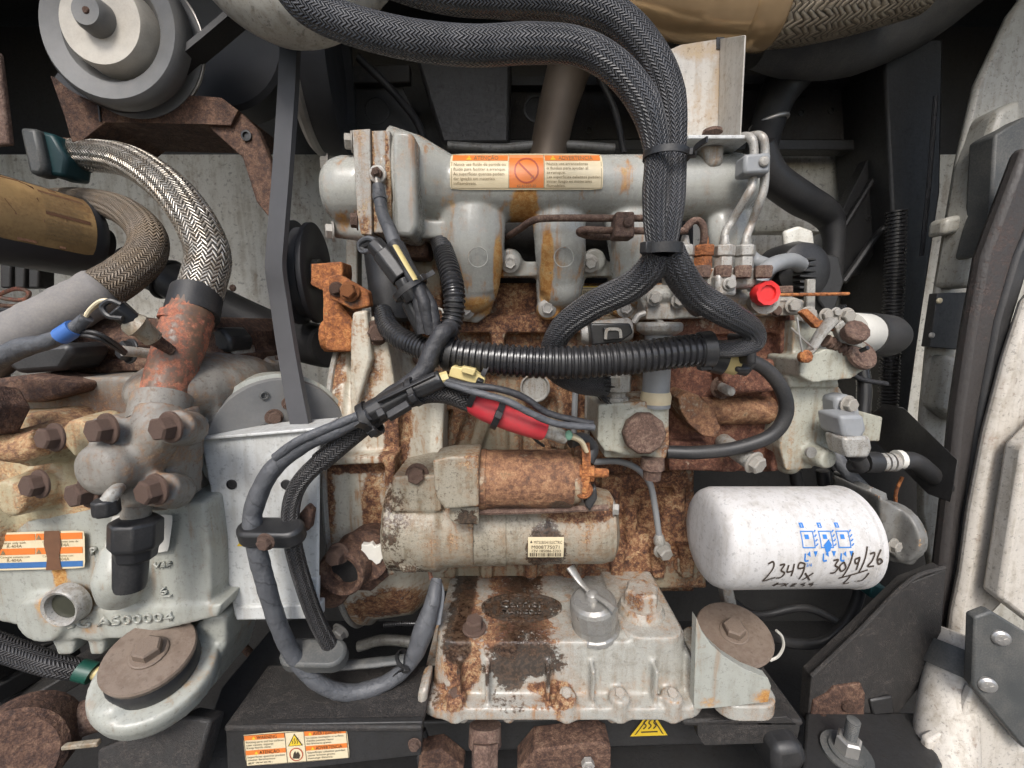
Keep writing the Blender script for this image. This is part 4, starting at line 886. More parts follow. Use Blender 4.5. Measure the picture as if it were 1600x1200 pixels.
# sight tube with cap
g = G(); p0 = P(1024, 630, .01); z1 = P(1024, 520, .01).z - p0.z
g.lathe(p0, (0, 0, 1), [(-.004, 22 * s), (.004, 22 * s), (.006, 20 * s), (z1, 20 * s)], 24); obj('bowl_tube', g, M['greyp'], t, rust=None)
g = G(); g.lathe(p0, (0, 0, 1), [(.0, 22.5 * s), (.008, 23 * s), (.012, 21 * s), (.013, 20.2 * s)], 24); obj('seal_ring', g, M['lw'], t)
g = G(); vs = []
g.lathe(Vector((P(1030, 520, .01).x, .01, p0.z + z1 - .002)), (0, 0, 1), [(0, 24 * s), (.004, 33 * s), (.010, 34 * s), (.013, 31 * s), (.0135, 10 * s)], 14); obj('cap', g, M['zinc'], t, .001)
g = G(); g.tube(PL([(1033, 505, .03), (1020, 490, .03), (1000, 492, .03), (990, 505, .03)]), 5 * s, 8); obj('pipe_stub', g, M['zinc'], t)
# sensor block left of it
t = thing('fuel_pressure_sensor', 'black sensor block with clip on a grey cylinder above the conduit', 'sensor', P(950, 545, .01))
g = G(); g.lathe(P(908, 522, .02), (1, -.1, .1), [(0, 14 * s), (.006, 18 * s), (.05, 18 * s), (.054, 14 * s)], 20); obj('body', g, M['zinc'], t)
g = G(); g.prism([(922, 505), (985, 505), (990, 520), (970, 535), (925, 540)], -.008, .02); obj('connector', g, M['black'], t, .002)
g = G(); g.prism([(943, 512), (970, 512), (972, 530), (945, 532)], -.013, -.006); obj('clip', g, M['black'], t, .001)
g = G(); s2 = S(950, 520, -.01); g.ribbon(PL([(946, 530, -.014), (948, 516, -.014), (958, 514, -.014), (968, 516, -.014), (970, 528, -.014)]), .003, .0015, (0, -1, 0)); obj('wire_clip', g, M['zinc'], t)
# ================================================================ fuel injection pump
t = thing('injection_pump', 'fuel injection pump with dark red rusted plate and grey governor housing', 'injection pump', P(1180, 740, .05))
g = G()
g.prism([(1046, 480), (1240, 470), (1245, 520), (1235, 620), (1228, 720), (1205, 738), (1100, 735), (1046, 720)], .06, .13)
g.prism([(1046, 490), (1235, 485), (1235, 520), (1046, 525)], .05, .1)
g.prism([(1222, 500), (1242, 500), (1236, 620), (1228, 735), (1205, 738), (1218, 640)], .04, .1)
s = S(1130, 640, .05)
g.prism([(1046, 690), (1100, 690), (1180, 720), (1150, 738), (1046, 735)], .045, .09)
g2 = G(); g2.prism([(1060, 622), (1074, 612), (1092, 618), (1114, 640), (1127, 670), (1118, 684), (1098, 681), (1076, 662), (1064, 642)], .018, .06); obj('teardrop_cover', g2, M['solenoid'], t, .006, seg=3, rust=[B(1100, 660, .02, 30, 30, .2)])
g2 = G(); g2.tube(PL([(1095, 642, .058), (1222, 640, .058)]), 22 * s, 20, straight=True); obj('shaft_housing', g2, M['solenoid'], t)
g2 = G(); g2.prism([(1128, 575), (1212, 560), (1215, 612), (1135, 618)], .03, .06); obj('upper_cover', g2, M['pumpr'], t, .005, seg=3)
cast('pump_plate', g, M['pumpr'], t, .0026, 5, rust=[B(1150, 500, .05, 100, 20, -.25), B(1210, 540, .05, 30, 40, .2)])
g = G()
g.prism([(1240, 500), (1310, 505), (1308, 600), (1320, 618), (1305, 700), (1270, 732), (1228, 735), (1218, 700), (1235, 620)], .025, .11)
g.prism([(1232, 590), (1310, 590), (1312, 606), (1234, 606)], .018, .06)
g.prism([(1250, 560), (1290, 545), (1355, 552), (1360, 572), (1330, 592), (1270, 598), (1250, 588)], .0, .06)
g.lathe(P(1262, 706, .03), (0.1, -1, 0), [(0, 17 * s), (.026, 15 * s), (.03, 12 * s)], 18)
g.ell(P(1230, 728, .04), (16 * s, .014, 12 * s))
cast('governor_housing', g, M['pumpg'], t, .0024, 5, rust=[B(1300, 640, .03, 10, 60, .25), B(1236, 640, .03, 6, 100, .25)])
g = G(); g.lathe(P(1265, 706, -.002), (0.1, -1, 0), [(0, 8 * s), (.003, 8 * s), (.0032, 4 * s)], 14); obj('dowel', g, M['silver'], t)
# top deck with nuts and brackets
g = G(); g.prism([(1000, 462), (1060, 445), (1215, 455), (1260, 470), (1250, 488), (1150, 492), (1010, 492)], .03, .1); g.prism([(1010, 478), (1250, 470), (1255, 492), (1010, 500)], .025, .08); g.ell(P(1030, 462, .04), (34 * s, .02, 16 * s)); g.ell(P(1130, 468, .04), (60 * s, .02, 14 * s))
cast('top_deck', g, M['flange'], t, .0026, 4, rust=[B(1100, 480, .03, 100, 12, .3), B(1190, 480, .03, 60, 20, .35)])
g = G(); g.prism([(1065, 418), (1185, 418), (1185, 450), (1065, 450)], -.002, .06); obj('delivery_block', g, M['flange'], t, .004)
g = G(); g.prism([(1120, 428), (1152, 428), (1152, 462), (1120, 462)], -.014, .02); obj('valve_holder', g, M['zinc'], t, .003)
bolt(t, 1140, 444, -.015, 8, M['zinc'])
for i, (x, m) in enumerate(((1068, 'zinc'), (1098, 'rusto'), (1130, 'zinc'), (1162, 'zinc'))):
    g = G(); p = P(x, 418, .006); ss = S(x, 418, .006)
    g.lathe(p, (0, 0, 1), [(-.012, 14 * ss), (-.003, 16 * ss), (-.002, 13 * ss)], 12); g.lathe(p, (0, 0, 1), [(-.003, 14.5 * ss), (.010, 14.5 * ss)], 6, ph=.3 + i); g.lathe(p, (0, 0, 1), [(.0102, 13 * ss), (.0115, 16 * ss), (.021, 16 * ss), (.0225, 12.5 * ss)], 6, ph=.2 + i * .3); g.lathe(p, (0, 0, 1), [(.0225, 8 * ss), (.032, 5 * ss)], 10)
    obj('delivery_nut', g, M[m], t, .0006)
for x in (1097, 1129, 1160, 1192):
    g = G(); p = P(x, 428, -.008); ss = S(x, 428, -.008); g.lathe(p, (0, 0, 1), [(-.004, 13 * ss), (.006, 14 * ss), (.008, 12 * ss)], 6, ph=.5); obj('lock_nut', g, M['rustb'], t, .0006)
for (x, y, r, m) in ((1234, 533, 11, 'zinc'), (1128, 605, 14, 'rustb'), (1262, 492, 10, 'flange'), (1322, 494, 10, 'flange'), (1180, 470, 8, 'flange'), (1060, 470, 9, 'flange'), (1238, 478, 9, 'flange'), (1022, 466, 9, 'flange'), (1086, 478, 7, 'rustb'), (1112, 472, 6, 'zinc'), (1212, 486, 7, 'rustb'), (1290, 492, 8, 'flange'), (1306, 488, 6, 'zinc')): bolt(t, x, y, .045 if y > 500 else .02, r, M[m])
g = G(); g.lathe(P(1128, 605, .03), (0, -1, -.1), [(0, 7 * s), (.02, 7 * s), (.022, 5 * s)], 12); obj('stud', g, M['zinc'], t)
g = G(); g.tube(PL([(1130, 690, .05), (1150, 705, .02), (1176, 722, -.005)]), 13 * s, 14); obj('drain_spigot', g, M['flange'], t); bolt(t, 1177, 722, -.008, 14, M['flange'], (.45, -1, -.3))
# levers, spring, solenoid
g = G(); g.prism([(1252, 488), (1262, 482), (1282, 500), (1325, 510), (1318, 520), (1275, 512)], .0, .008); obj('stop_lever', g, M['rusto'], t, .001)
g = G(); g.tube(PL([(1300, 500, -.005), (1282, 522, -.005), (1268, 545, -.006), (1256, 556, -.006)]), [11 * s, 10 * s, 8 * s, 6 * s], 10, flat=.6); obj('throttle_lever', g, M['zinc'], t, rust=None)
g = G(); g.lathe(P(1254, 558, -.008), (0, -1, .2), [(0, 8 * s), (.006, 9 * s), (.008, 6 * s)], 10); obj('lever_pin', g, M['rusto'], t)
g = G(); g.tube(PL([(1245, 495, -.012), (1250, 530, -.014), (1255, 556, -.012)]), 1.3 * s, 6, straight=True); obj('lock_wire', g, M['steel'], t)
g = G(); g.tube(PL([(1236, 512, -.012), (1255, 530, -.014), (1272, 545, -.012)]), 1.3 * s, 6, straight=True); obj('lock_wire', g, M['steel'], t)
g = G(); g.tube(PL([(1290, 532, .005), (1308, 540, .003), (1328, 550, .0)]), 9 * s, 14, rib=(7 * s, 2.5 * s)); obj('return_spring', g, M['rustb'], t)
g = G(); g.lathe(P(1343, 556, .0), (.15, -1, .5), [(0, 21 * s), (.004, 21 * s), (.006, 18 * s)], 24); obj('lever_washer', g, M['rustb'], t)
g = G(); g.lathe(P(1345, 548, -.012), (.15, -1, .5), [(0, 3 * s), (.008, 3 * s)], 8); obj('lever_stud', g, M['black'], t)
g = G(); g.lathe(P(1330, 524, -.01), (-.1, -1, .6), [(0, 15 * s), (.010, 16 * s), (.012, 13 * s)], 12); obj('adjuster_nut', g, M['rustb'], t, .001)
g = G(); g.prism([(1305, 510), (1318, 500), (1330, 522), (1355, 538), (1350, 545), (1315, 535)], -.004, .004); obj('lever_plate', g, M['flange'], t, .001)
g = G(); a = P(1320, 520, .03); b = P(1396, 526, .075); ax = b - a; L_ = ax.length
g.lathe(a, ax, [(0, 30 * s), (L_ * .36, 31 * s), (L_ * .38, 29 * s)], 28); obj('solenoid_body', g, M['lw2'], t)
g = G(); g.lathe(a + ax * .37, ax, [(0, 33 * s), (L_ * .45, 33 * s), (L_ * .58, 28 * s), (L_ * .62, 12 * s)], 28); obj('solenoid_cap', g, M['rubber'], t)
# grey speed sensor with plug at the right
t = thing('speed_sensor', 'light grey sensor plug bolted to the governor housing', 'sensor', P(1340, 720, .0))
g = G(); g.prism([(1305, 622), (1328, 616), (1342, 630), (1348, 660), (1330, 690), (1310, 680)], .005, .03); obj('mounting_ear', g, M['greyp'], t, .004)
bolt(t, 1324, 632, .004, 11, M['flange'], (.2, -1, 0))
g = G(); g.prism([(1312, 650), (1350, 648), (1356, 672), (1346, 688), (1318, 684)], -.025, .01); obj('sensor_body', g, M['greyp'], t, .004, seg=3)
g = G(); g.prism([(1318, 684), (1360, 682), (1364, 700), (1358, 716), (1325, 716), (1320, 700)], -.028, .0); obj('plug', g, M['zinc'], t, .003)
g = G(); s3 = S(1340, 700, -.02); g.tube(PL([(1340, 714, -.014), (1345, 728, -.01), (1330, 728, 0)]), 11 * s3, 12); obj('boot', g, M['rubber'], t)
# ---- hoses on the pump
s = S(1150, 700, .0)
g = G(); g.tube(PL([(1100, 556, -.01), (1150, 560, -.012), (1190, 572, -.012), (1220, 605, -.012), (1228, 645, -.01), (1205, 680, -.008), (1150, 700, -.004), (1090, 707, 0), (1042, 706, .006)]), 10.5 * s, 16)
tag(obj('fuel_return_hose', g, M['rubber'], None), 'black rubber fuel hose looping in a wide arc over the pump', 'hose')
g = G(); s = S(1200, 420, .03); t = thing('bleed_pipe', 'grey curved pipe with bright red cap beside the delivery nuts', 'pipe', P(1190, 475, .0))
g.tube(PL([(1165, 395, .07), (1180, 408, .07), (1198, 415, .06)]), 12 * s, 14); g2 = G(); g2.tube(PL([(1184, 448, .02), (1190, 430, .03), (1208, 414, .04), (1235, 408, .06), (1250, 414, .08)]), 13 * s, 16)
obj('branch', g, M['greyp'], t); obj('elbow', g2, M['greyp'], t)
g = G(); g.lathe(P(1190, 470, .01), (-.2, -1, 0), [(-.02, 15 * s), (.01, 17 * s), (.011, 20 * s)], 18); obj('spigot', g, M['flange'], t)
g = G(); g.lathe(P(1192, 459, -.001), (0, -1, 0), [(-.004, 17 * s), (.006, 19 * s), (.010, 17.5 * s), (.0095, 12 * s), (.007, 11 * s), (.007, 3 * s)], 10); obj('cap', g, M['redcap'], t)
# rusty throttle rod with bracket
t = thing('throttle_rod', 'thin rusty rod and angle bracket beside the red cap', 'rod', P(1270, 480, .02))
g = G(); g.tube(PL([(1212, 461, .02), (1326, 459, .02)]), 2.6 * s, 8, straight=True); obj('rod', g, M['rusto'], t)
g = G(); g.prism([(1262, 436), (1275, 436), (1274, 492), (1260, 492)], .03, .036); obj('bracket', g, M['flange'], t, .001)
g = G(); g.prism([(1215, 447), (1240, 446), (1240, 458), (1215, 458)], .026, .05); obj('clevis', g, M['rustb'], t, .001)
# alternator behind
t = thing('alternator', 'black alternator with cooling slots behind the injection pump', 'alternator', P(1240, 470, .14))
s = S(1250, 430, .15); c = P(1245, 430, .17)
g = G(); g.lathe(P(1218, 430, .15), (.1, -1, 0), [(0, 44 * s), (.03, 45 * s), (.045, 40 * s), (.05, 28 * s)], 32); obj('body', g, M['black'], t)
for i in range(7):
    g = G(); yy = 402 + i * 9; g.prism([(1250, yy), (1276, yy + 1), (1276, yy + 5), (1250, yy + 4)], .085, .12); obj('fin', g, M['dark'], t, .0008)
g = G(); g.ring(P(1225, 455, .1), (.3, -1, 0), 34 * s, 4 * s); obj('pulley_edge', g, M['rubber'], t)
g = G(); g.prism([(1226, 360), (1250, 352), (1272, 360), (1275, 395), (1228, 390)], .13, .14); obj('cover', g, M['wallc'], t, .004)
g = G(); g.prism([(1280, 395), (1312, 400), (1320, 440), (1300, 500), (1278, 470)], .14, .16); tag(obj('alternator_bracket', g, M['dark'], None, .003), 'black plate bracket right of the slotted alternator', 'bracket')
# ================================================================ steel fuel lines
s = S(900, 350, .0)
t = thing('injector_line', 'pair of rusty brown injector pipes clipped in front of the manifold runners', 'fuel pipe', P(880, 370, .0))
g = G(); g.tube(PL([(786, 374, .07), (812, 358, .03), (832, 345, .005), (860, 341, .0), (960, 341, .0), (1010, 341, .0)]), 5.6 * s, 10, sub=5); obj('pipe', g, M['rustb'], t)
g = G(); g.tube(PL([(960, 370, .03), (925, 369, .012), (906, 364, .002), (912, 359, -.002), (950, 360, -.003), (1060, 361, -.003), (1072, 356, -.003), (1082, 346, -.003), (1093, 346, -.003), (1100, 360, -.002), (1098, 395, .005)]), 5.6 * s, 10, sub=5); obj('pipe', g, M['rustb'], t)
g = G(); g.prism([(963, 330), (992, 330), (992, 371), (960, 371)], -.016, .006); obj('clamp', g, M['rustb'], t, .002); bolt(t, 981, 348, -.016, 7.5, M['rustb'], kind='round')
s = S(1180, 300, 0)
t = thing('pump_delivery_lines', 'two pale bent fuel pipes held by a grey clamp at the manifold end', 'fuel pipe', P(1160, 390, .0))
g = G(); g.tube(PL([(1140, 222, .05), (1158, 214, .02), (1173, 216, .002), (1178, 235, .0), (1176, 285, .0), (1168, 305, .0), (1144, 345, .015), (1133, 365, .012), (1130, 398, .006)]), 6.5 * s, 12, sub=5); obj('pipe', g, M['zinc'], t)
g = G(); g.tube(PL([(1150, 222, .05), (1172, 213, .018), (1190, 214, .0), (1195, 235, .0), (1194, 290, .0), (1186, 318, .003), (1174, 350, .015), (1166, 372, .012), (1162, 398, .006)]), 6.5 * s, 12, sub=5); obj('pipe', g, M['zinc'], t)
g = G(); g.prism([(1164, 240), (1206, 237), (1204, 270), (1162, 272)], -.012, .008); obj('clamp', g, M['greyp'], t, .003); bolt(t, 1193, 253, -.012, 8, M['zinc'], kind='round')
s = S(1000, 760, .05)
t = thing('oil_drain_line', 'thin grey steel pipe bending down to a banjo beside the starter', 'pipe', P(1035, 870, .05))
g = G(); g.tube(PL([(925, 722, .05), (965, 721, .05), (995, 732, .05), (1015, 755, .05), (1023, 790, .05), (1030, 838, .05)]), 5 * s, 10); obj('pipe', g, M['greyp'], t)
g = G(); g.lathe(P(1030, 835, .05), (0.05, 0, -1), [(0, 6 * s), (.006, 9 * s), (.012, 9 * s), (.014, 7 * s)], 12); obj('ferrule', g, M['zinc'], t)
bolt(t, 1034, 858, .05, 11, M['zinc'], (.25, -1, -.2), hs=1.4)
for i, pts in enumerate(([(900, 585, .08), (898, 640, .08), (896, 690, .08)], [(918, 590, .09), (917, 650, .09), (917, 700, .09)])):
    g = G(); g.tube(PL(pts), 5 * s, 8); tag(obj('dipstick_tube', g, M['flange'] if i else M['greyp'], None), ['thin grey upright tube left of the fuel housing', 'pale upright rod touching the fuel housing side'][i], 'tube')
g = G(); g.pbox(905, 447, 960, 494, .088, .096)
t = thing('important_label', 'small yellow engraved plate mostly hidden behind the left braided branch', 'plate', P(930, 494, .088))
obj('plate', g, M['ly'], t)
L = Print(flatmap([(907, 449), (958, 449), (958, 492), (907, 492)], .0875), 51, 43)
L.rect('base', 0, 0, 51, 43, .0002, 2, 2); L.frame('ink', 1.5, 1.5, 49.5, 41.5, .8, .0006); L.text('ink', 4, 11, 9, 'IMPORTANT', fit=42); 
for i in range(5): L.text('ink', 4, 18 + i * 5, 4, 'Use engine coolant only', fit=40 - i * 4)
L.build(t, {'base': M['lw'], 'ink': M['lk']}, {'base': 'face', 'ink': 'lettering'}, 'base')
# heat shield
t = thing('heat_shield', 'pale heat shield plate with folded edge above the manifold end', 'heat shield', P(1110, 222, .05))
g = G(); g.prism([(1046, 78), (1064, 70), (1128, 60), (1128, 205), (1120, 212), (1050, 212)], .06, .063); obj('panel', g, M['shield'], t, .001, rust=[B(1090, 75, .06, 60, 18, .45), B(1127, 110, .06, 8, 50, .3)])
a = [P(1127, 62, .06), P(1166, 56, .01), P(1158, 214, .01), P(1124, 212, .06)]; g = G(); g.extrude(a, (-.002, -.0015, 0)); obj('side_fold', g, M['shield'], t, .0005)
g = G(); zb2 = P(1110, 217, .01).z; g.box(((P(1066, 217, .02).x + P(1162, 217, .02).x) / 2, .04, zb2), (P(1162, 217, .02).x - P(1066, 217, .02).x, .07, .004)); obj('base_flange', g, M['white'], t, .001)
g = G(); g.prism([(1120, 58), (1132, 58), (1132, 76), (1120, 76)], .0585, .0605); obj('slot', g, M['black'], t)
g = G(); g.lathe(P(1113, 208, .03), (0, 0, 1), [(0, 13 * s), (.003, 12 * s), (.005, 6 * s)], 16); obj('rivet', g, M['rustb'], t)
# ================================================================ oil filter
YF = -.035; s = S(1240, 840, YF)
t = thing('oil_filter', 'big white oil filter canister with blue pictograms and black handwriting', 'oil filter', P(1240, 915, YF))
x0 = P(1126, 840, YF - .03).x; x1 = P(1372, 840, YF - .03).x; zc = P(1240, 838, YF).z; Lf = x1 - x0; RF = 76 * s
fo = Vector((x0, YF, zc)); fax = Vector((1, .05, -.02)).normalized()
g = G(); g.lathe(fo, fax, [(-.003, 20 * s), (-.002, RF * .6), (.0, RF * .86), (.004, RF * .95), (.011, RF), (Lf * .93, RF), (Lf * .935, RF * .985), (Lf * .945, RF * .985), (Lf * .955, RF * 1.02), (Lf * .985, RF * 1.02), (Lf, RF * .98), (Lf * 1.002, RF * .4)], 56); obj('can', g, M['filter'], t)
g = G(); g.lathe(fo + fax * Lf * 1.001, fax, [(0, RF * .8), (.006, RF * .8), (.007, RF * .7)], 40); obj('gasket', g, M['rubber'], t)
ft = fax.cross(Vector((0, 0, 1))).normalized(); fb = ft.cross(fax)   # ft towards camera (-y)
if ft.y > 0: ft = -ft
fu = Vector((0, 0, 1)) - fax * fax.z; fu.normalize()
def fm(fx, fy, h):   # label units: x along the can 0..1, y angle (deg) downwards from +40 to -60
    a = math.radians(76 - 114 * fy); return fo + fax * (Lf * (fx * 290 - 24) / 266 - .002) + (ft * math.cos(a) + fu * math.sin(a)) * (RF + h)
L = Print(fm, 290, 150)
# x: 0 = pixel 1102 ... 290 = pixel 1372
for i, (cx, c) in enumerate(((156, 0), (187, 1), (217, 2))):
    L.frame('blue', cx - 12, 57, cx + 10, 80, 1.6, .0004); L.rect('blue', cx - 6, 62, cx + 1, 68, .0004, 2, 2)
    for k in range(4): L.stroke('blue', [(cx + 11, 59 + k * 6), (cx + 15, 56 + k * 6)], 1.8, .0004)
    L.rect('blue', cx - 10, 46, cx - 3, 53, .0004, 2, 2); L.text('white', cx - 8.5, 52, 6, str(i + 1))
    L.stroke('blue', [(cx - 8, 87), (cx - 8, 97), (cx - 2, 97)], 2.5, .0004); L.poly('blue', [(cx - 5, 88), (cx, 84), (cx + 1, 92)], .0004)
    L.poly('blue', [(cx + 6, 84), (cx + 13, 84), (cx + 9.5, 92)], .0004)
L.poly('blue', [(180, 76), (190, 68), (194, 76), (190, 84), (183, 86)], .0005)
L.text('blue', 150, 106, 8, '3/4')
W2 = 2.7
for st in ([(86, 101), (94, 98), (96, 106), (90, 120), (86, 131), (96, 127), (104, 124)], [(106, 103), (114, 102), (110, 111), (117, 116), (113, 124), (106, 125)], [(121, 103), (121, 114), (131, 112)], [(130, 101), (130, 122)],
           [(148, 101), (139, 100), (138, 108), (147, 107), (148, 101), (148, 116), (146, 128)], [(152, 116), (166, 131)], [(166, 116), (152, 130)],
           [(196, 97), (204, 96), (200, 104), (206, 108), (202, 116), (195, 117)], [(214, 99), (208, 106), (213, 114), (219, 108), (214, 99)], [(229, 86), (219, 124)], [(240, 93), (233, 96), (235, 102), (240, 98), (240, 93), (238, 112)],
           [(254, 78), (244, 116)], [(258, 88), (266, 87), (262, 98), (256, 106), (267, 106)], [(277, 82), (271, 94), (274, 103), (280, 99), (275, 95), (271, 99)],
           [(214, 127), (258, 112)], [(232, 122), (230, 140), (238, 138)], [(246, 134), (247, 135)], [(262, 117), (258, 132), (250, 134)],
           [(108, 144), (114, 136), (111, 146)], [(110, 141), (128, 138)], [(124, 146), (133, 138)], [(126, 138), (134, 147)], [(140, 140), (147, 139), (141, 147), (149, 146)], [(162, 137), (156, 141), (163, 143), (163, 148)], [(176, 137), (170, 141), (177, 142), (176, 148)]):
    L.stroke('ink', st, W2, .0006)
L.build(t, {'blue': M['lbl'], 'ink': M['lk'], 'white': M['lw2']}, {'blue': 'blue_pictograms', 'ink': 'handwriting', 'white': 'step_numbers'})
t = thing('filter_housing', 'dirty grey casting behind the right end of the oil filter', 'filter housing', P(1415, 900, .0))
g = G(); g.lathe(P(1385, 830, .0), (1, .2, 0), [(0, 50 * s), (.012, 50 * s), (.016, 36 * s)], 28); g.prism([(1375, 775), (1400, 790), (1430, 842), (1432, 862), (1400, 868), (1380, 860)], -.01, .06); g.prism([(1360, 760), (1388, 772), (1388, 800), (1360, 800)], .02, .08); g.tube(PL([(1400, 862, -.01), (1412, 872, -.015), (1425, 874, -.015)]), 9 * s, 10)
cast('casting', g, M['dgrey'], t, .0026, 4)
bolt(t, 1395, 852, -.02, 9, M['flange'], (.3, -1, 0))
# ================================================================ compressor
t = comp = thing('compressor', 'large grey refrigeration compressor with rusty cylinder head at the left', 'compressor', P(170, 985, .0))
g = G()
g.prism([(-70, 800), (318, 785), (328, 860), (330, 920), (325, 962), (195, 985), (60, 985), (-70, 958)], -.085, .06)
g.prism([(60, 960), (345, 945), (340, 965), (195, 1000), (62, 1000)], -.088, .1)
for (x0, x1, x2, x3) in ((75, 122, 112, 88), (130, 166, 160, 140)): g.prism([(x0, 985), (x1, 985), (x2, 1024), (x3, 1024)], -.085, .0)
s = S(190, 890, -.09)
g.tube(PL([(190, 850, -.085), (188, 900, -.095), (190, 928, -.088)]), [24 * s, 34 * s, 30 * s], 18); g.ell(P(190, 918, -.09), (34 * s, .014, 26 * s))
g.lathe(P(102, 945, -.07), (0, -1, 0), [(0, 40 * s), (.02, 40 * s), (.024, 36 * s)], 28)
cast('crankcase', g, M['comp'], t, .003, 8, rust=[B(83, 900, -.09, 12, 60, 1.2), B(102, 945, -.09, 42, 38, .8), B(140, 985, -.09, 20, 14, .5), B(250, 860, -.09, 80, 60, -.1)])
g = G(); g.lathe(P(102, 946, -.096), (0, -1, 0), [(-.006, 32 * s), (.004, 31 * s), (.006, 28 * s), (.005, 24 * s), (.0, 21 * s), (-.012, 20 * s)], 30, cap=False); sg = obj('sight_glass', g, M['zinc'], t)
g = G(); g.lathe(P(102, 946, -.0955), (0, -1, 0), [(0, 22 * s), (.0005, 21 * s)], 24); obj('lens', g, M['lens'], sg)
g = G()
g.prism([(120, 590), (330, 585), (345, 620), (340, 660), (320, 700), (312, 800), (-70, 810), (-70, 600)], -.05, .1)
g.prism([(300, 580), (380, 585), (390, 640), (330, 680), (290, 640)], .0, .12)
g.ell(P(330, 600, .0), (90 * s, .09, 60 * s)); g.ell(P(370, 600, .06), (44 * s, .05, 36 * s))
cast('body', g, M['compd'], t, .003, 10, rust=[B(150, 640, -.05, 100, 30, .2)])
g = G(); s2 = S(30, 720, -.08)
g.lathe(P(8, 748, -.02), (.12, -1, -.05), [(0, 150 * s2), (.05, 147 * s2), (.075, 134 * s2), (.09, 106 * s2), (.097, 54 * s2)], 40)
g.prism([(-80, 655), (70, 645), (155, 685), (148, 800), (60, 830), (-80, 840)], -.085, -.02)
for (x, y) in ((92, 682), (68, 755), (170, 668)): g.lathe(P(x + 12, y + 4, -.08), (-.2, -1, 0), [(0, 34 * s2), (.03, 28 * s2)], 18)
g.tube(PL([(-20, 690, -.115), (40, 700, -.115), (70, 690, -.112)]), 22 * s2, 12)
cast('cylinder_head', g, M['comph'], t, .003, 10, rust=[B(60, 690, -.1, 70, 50, .25), B(110, 740, -.1, 60, 50, -.35), B(30, 800, -.09, 90, 22, -.25), B(130, 720, -.09, 40, 50, .1)])
for (x, y, r) in ((88, 683, 17), (64, 756, 17)): bolt(t, x, y, -.128, r, M['rustb'], (-.25, -1, .1), hs=1.15)
# head cover, brown, behind the copper riser
g = G(); g.prism([(70, 515), (135, 500), (320, 495), (345, 520), (350, 572), (110, 585), (60, 575)], .0, .14); g.ell(P(200, 530, .03), (130 * s, .05, 44 * s)); g.prism([(95, 568), (350, 556), (350, 572), (95, 588)], -.012, .12)
cast('head_cover', g, M['rust'], t, .003, 8, rust=[B(200, 540, 0, 120, 40, -.22)])
for (x, y, r) in ((149, 506, 11), (186, 514, 10), (372, 552, 8), (428, 568, 9)): bolt(t, x, y, .02 if x < 300 else .08, r, M['rustb'], (0, -.5, 1))
g = G(); g.prism([(325, 515), (345, 510), (362, 530), (360, 550), (330, 552)], .0, .04); obj('head_lug', g, M['black'], t, .004)
g = G(); g.prism([(330, 545), (365, 540), (368, 560), (335, 572)], .01, .05); obj('head_lug', g, M['flange'], t, .004)
g = G(); g.prism([(365, 560), (405, 552), (435, 575), (420, 600), (370, 590)], .06, .1); obj('pump_cover', g, M['flange'], t, .006)
# stickers
L = Print(flatmap([(-40, 833), (133, 828), (134, 887), (-40, 892)], -.0885), 174, 59)
L.rect('base', 0, 0, 174, 59, .0006, 12, 6, r=5)
for y0 in (3, 25):
    L.rect('band', 2, y0, 97, y0 + 10, .0009, 3, 1); L.rect('band', 98.5, y0, 171, y0 + 10, .0009, 3, 1)
L.rect('blue', 2, 47, 171, 56, .0009, 3, 1)
L.text('ink', 56, 11.5, 9, 'WARNING', fit=34); L.text('ink', 110, 11.5, 9, 'AVERTISSEMENT', fit=58); L.text('ink', 56, 33.5, 9, 'ATENÇÃO', fit=34); L.text('ink', 110, 33.5, 9, 'ADVERTENCIA', fit=52)
for x in (47, 103):
    for y in (12, 34): L.poly('ink', [(x - 4, y), (x, y - 7), (x + 4, y)], .0011)
L.text('ink', 42, 18, 5, 'Charge only with', fit=40); L.text('ink', 52, 24, 7, 'R-404A', fit=24); L.text('ink', 108, 18, 5, 'Charger uniquement avec du', fit=56); L.text('ink', 126, 24, 7, 'R-404A', fit=24)
L.text('ink', 42, 40, 5, 'Carregue somente com', fit=46); L.text('ink', 52, 46, 7, 'R-404A', fit=24); L.text('ink', 108, 40, 5, 'Cargue solamente con', fit=48); L.text('ink', 126, 46, 7, 'R-404A', fit=24)
L.text('white', 56, 54, 6, 'Use POE oil only: CPI Solest LT 32', fit=92)
L.poly('stain', [(112, -1), (136, -1), (138, 20), (135, 40), (139, 60), (114, 60), (116, 40), (111, 20)], .0013)
L.build(comp, {'base': M['lw'], 'band': M['lo'], 'blue': M['lb'], 'ink': M['lg'], 'white': M['lw2'], 'stain': M['lstain']}, {'stain': 'rust_run', 'base': 'refrigerant_sticker', 'band': 'orange_band', 'blue': 'blue_band', 'ink': 'lettering', 'white': 'oil_note'}, 'base')
L = Print(flatmap([(176, 805), (272, 803), (264, 862), (163, 865)], -.0895), 100, 60)
L.rect('base', 0, 0, 100, 60, .0008, 8, 6, r=6); L.disc('blue', 12, 8, 3, .001, sx=2.2); L.text('ink', 5, 18, 5, 'CARRIER', fit=16)
for i in range(5): L.text('ink', 66, 14 + i * 8, 5, ('0.6G', '05G 41CFM', '50 HZ', 'R-404A', 'S')[i], fit=(16, 24, 18, 18, 4)[i])
L.ring('ink', 7, 30, 3, 1); L.ring('ink', 95, 30, 3, 1); L.text('ink', 5, 56, 5, 'C')
L.build(comp, {'base': M['lw2'], 'blue': M['lb'], 'ink': M['lg']}, {'base': 'name_plate', 'blue': 'blue_oval', 'ink': 'lettering'}, 'base')
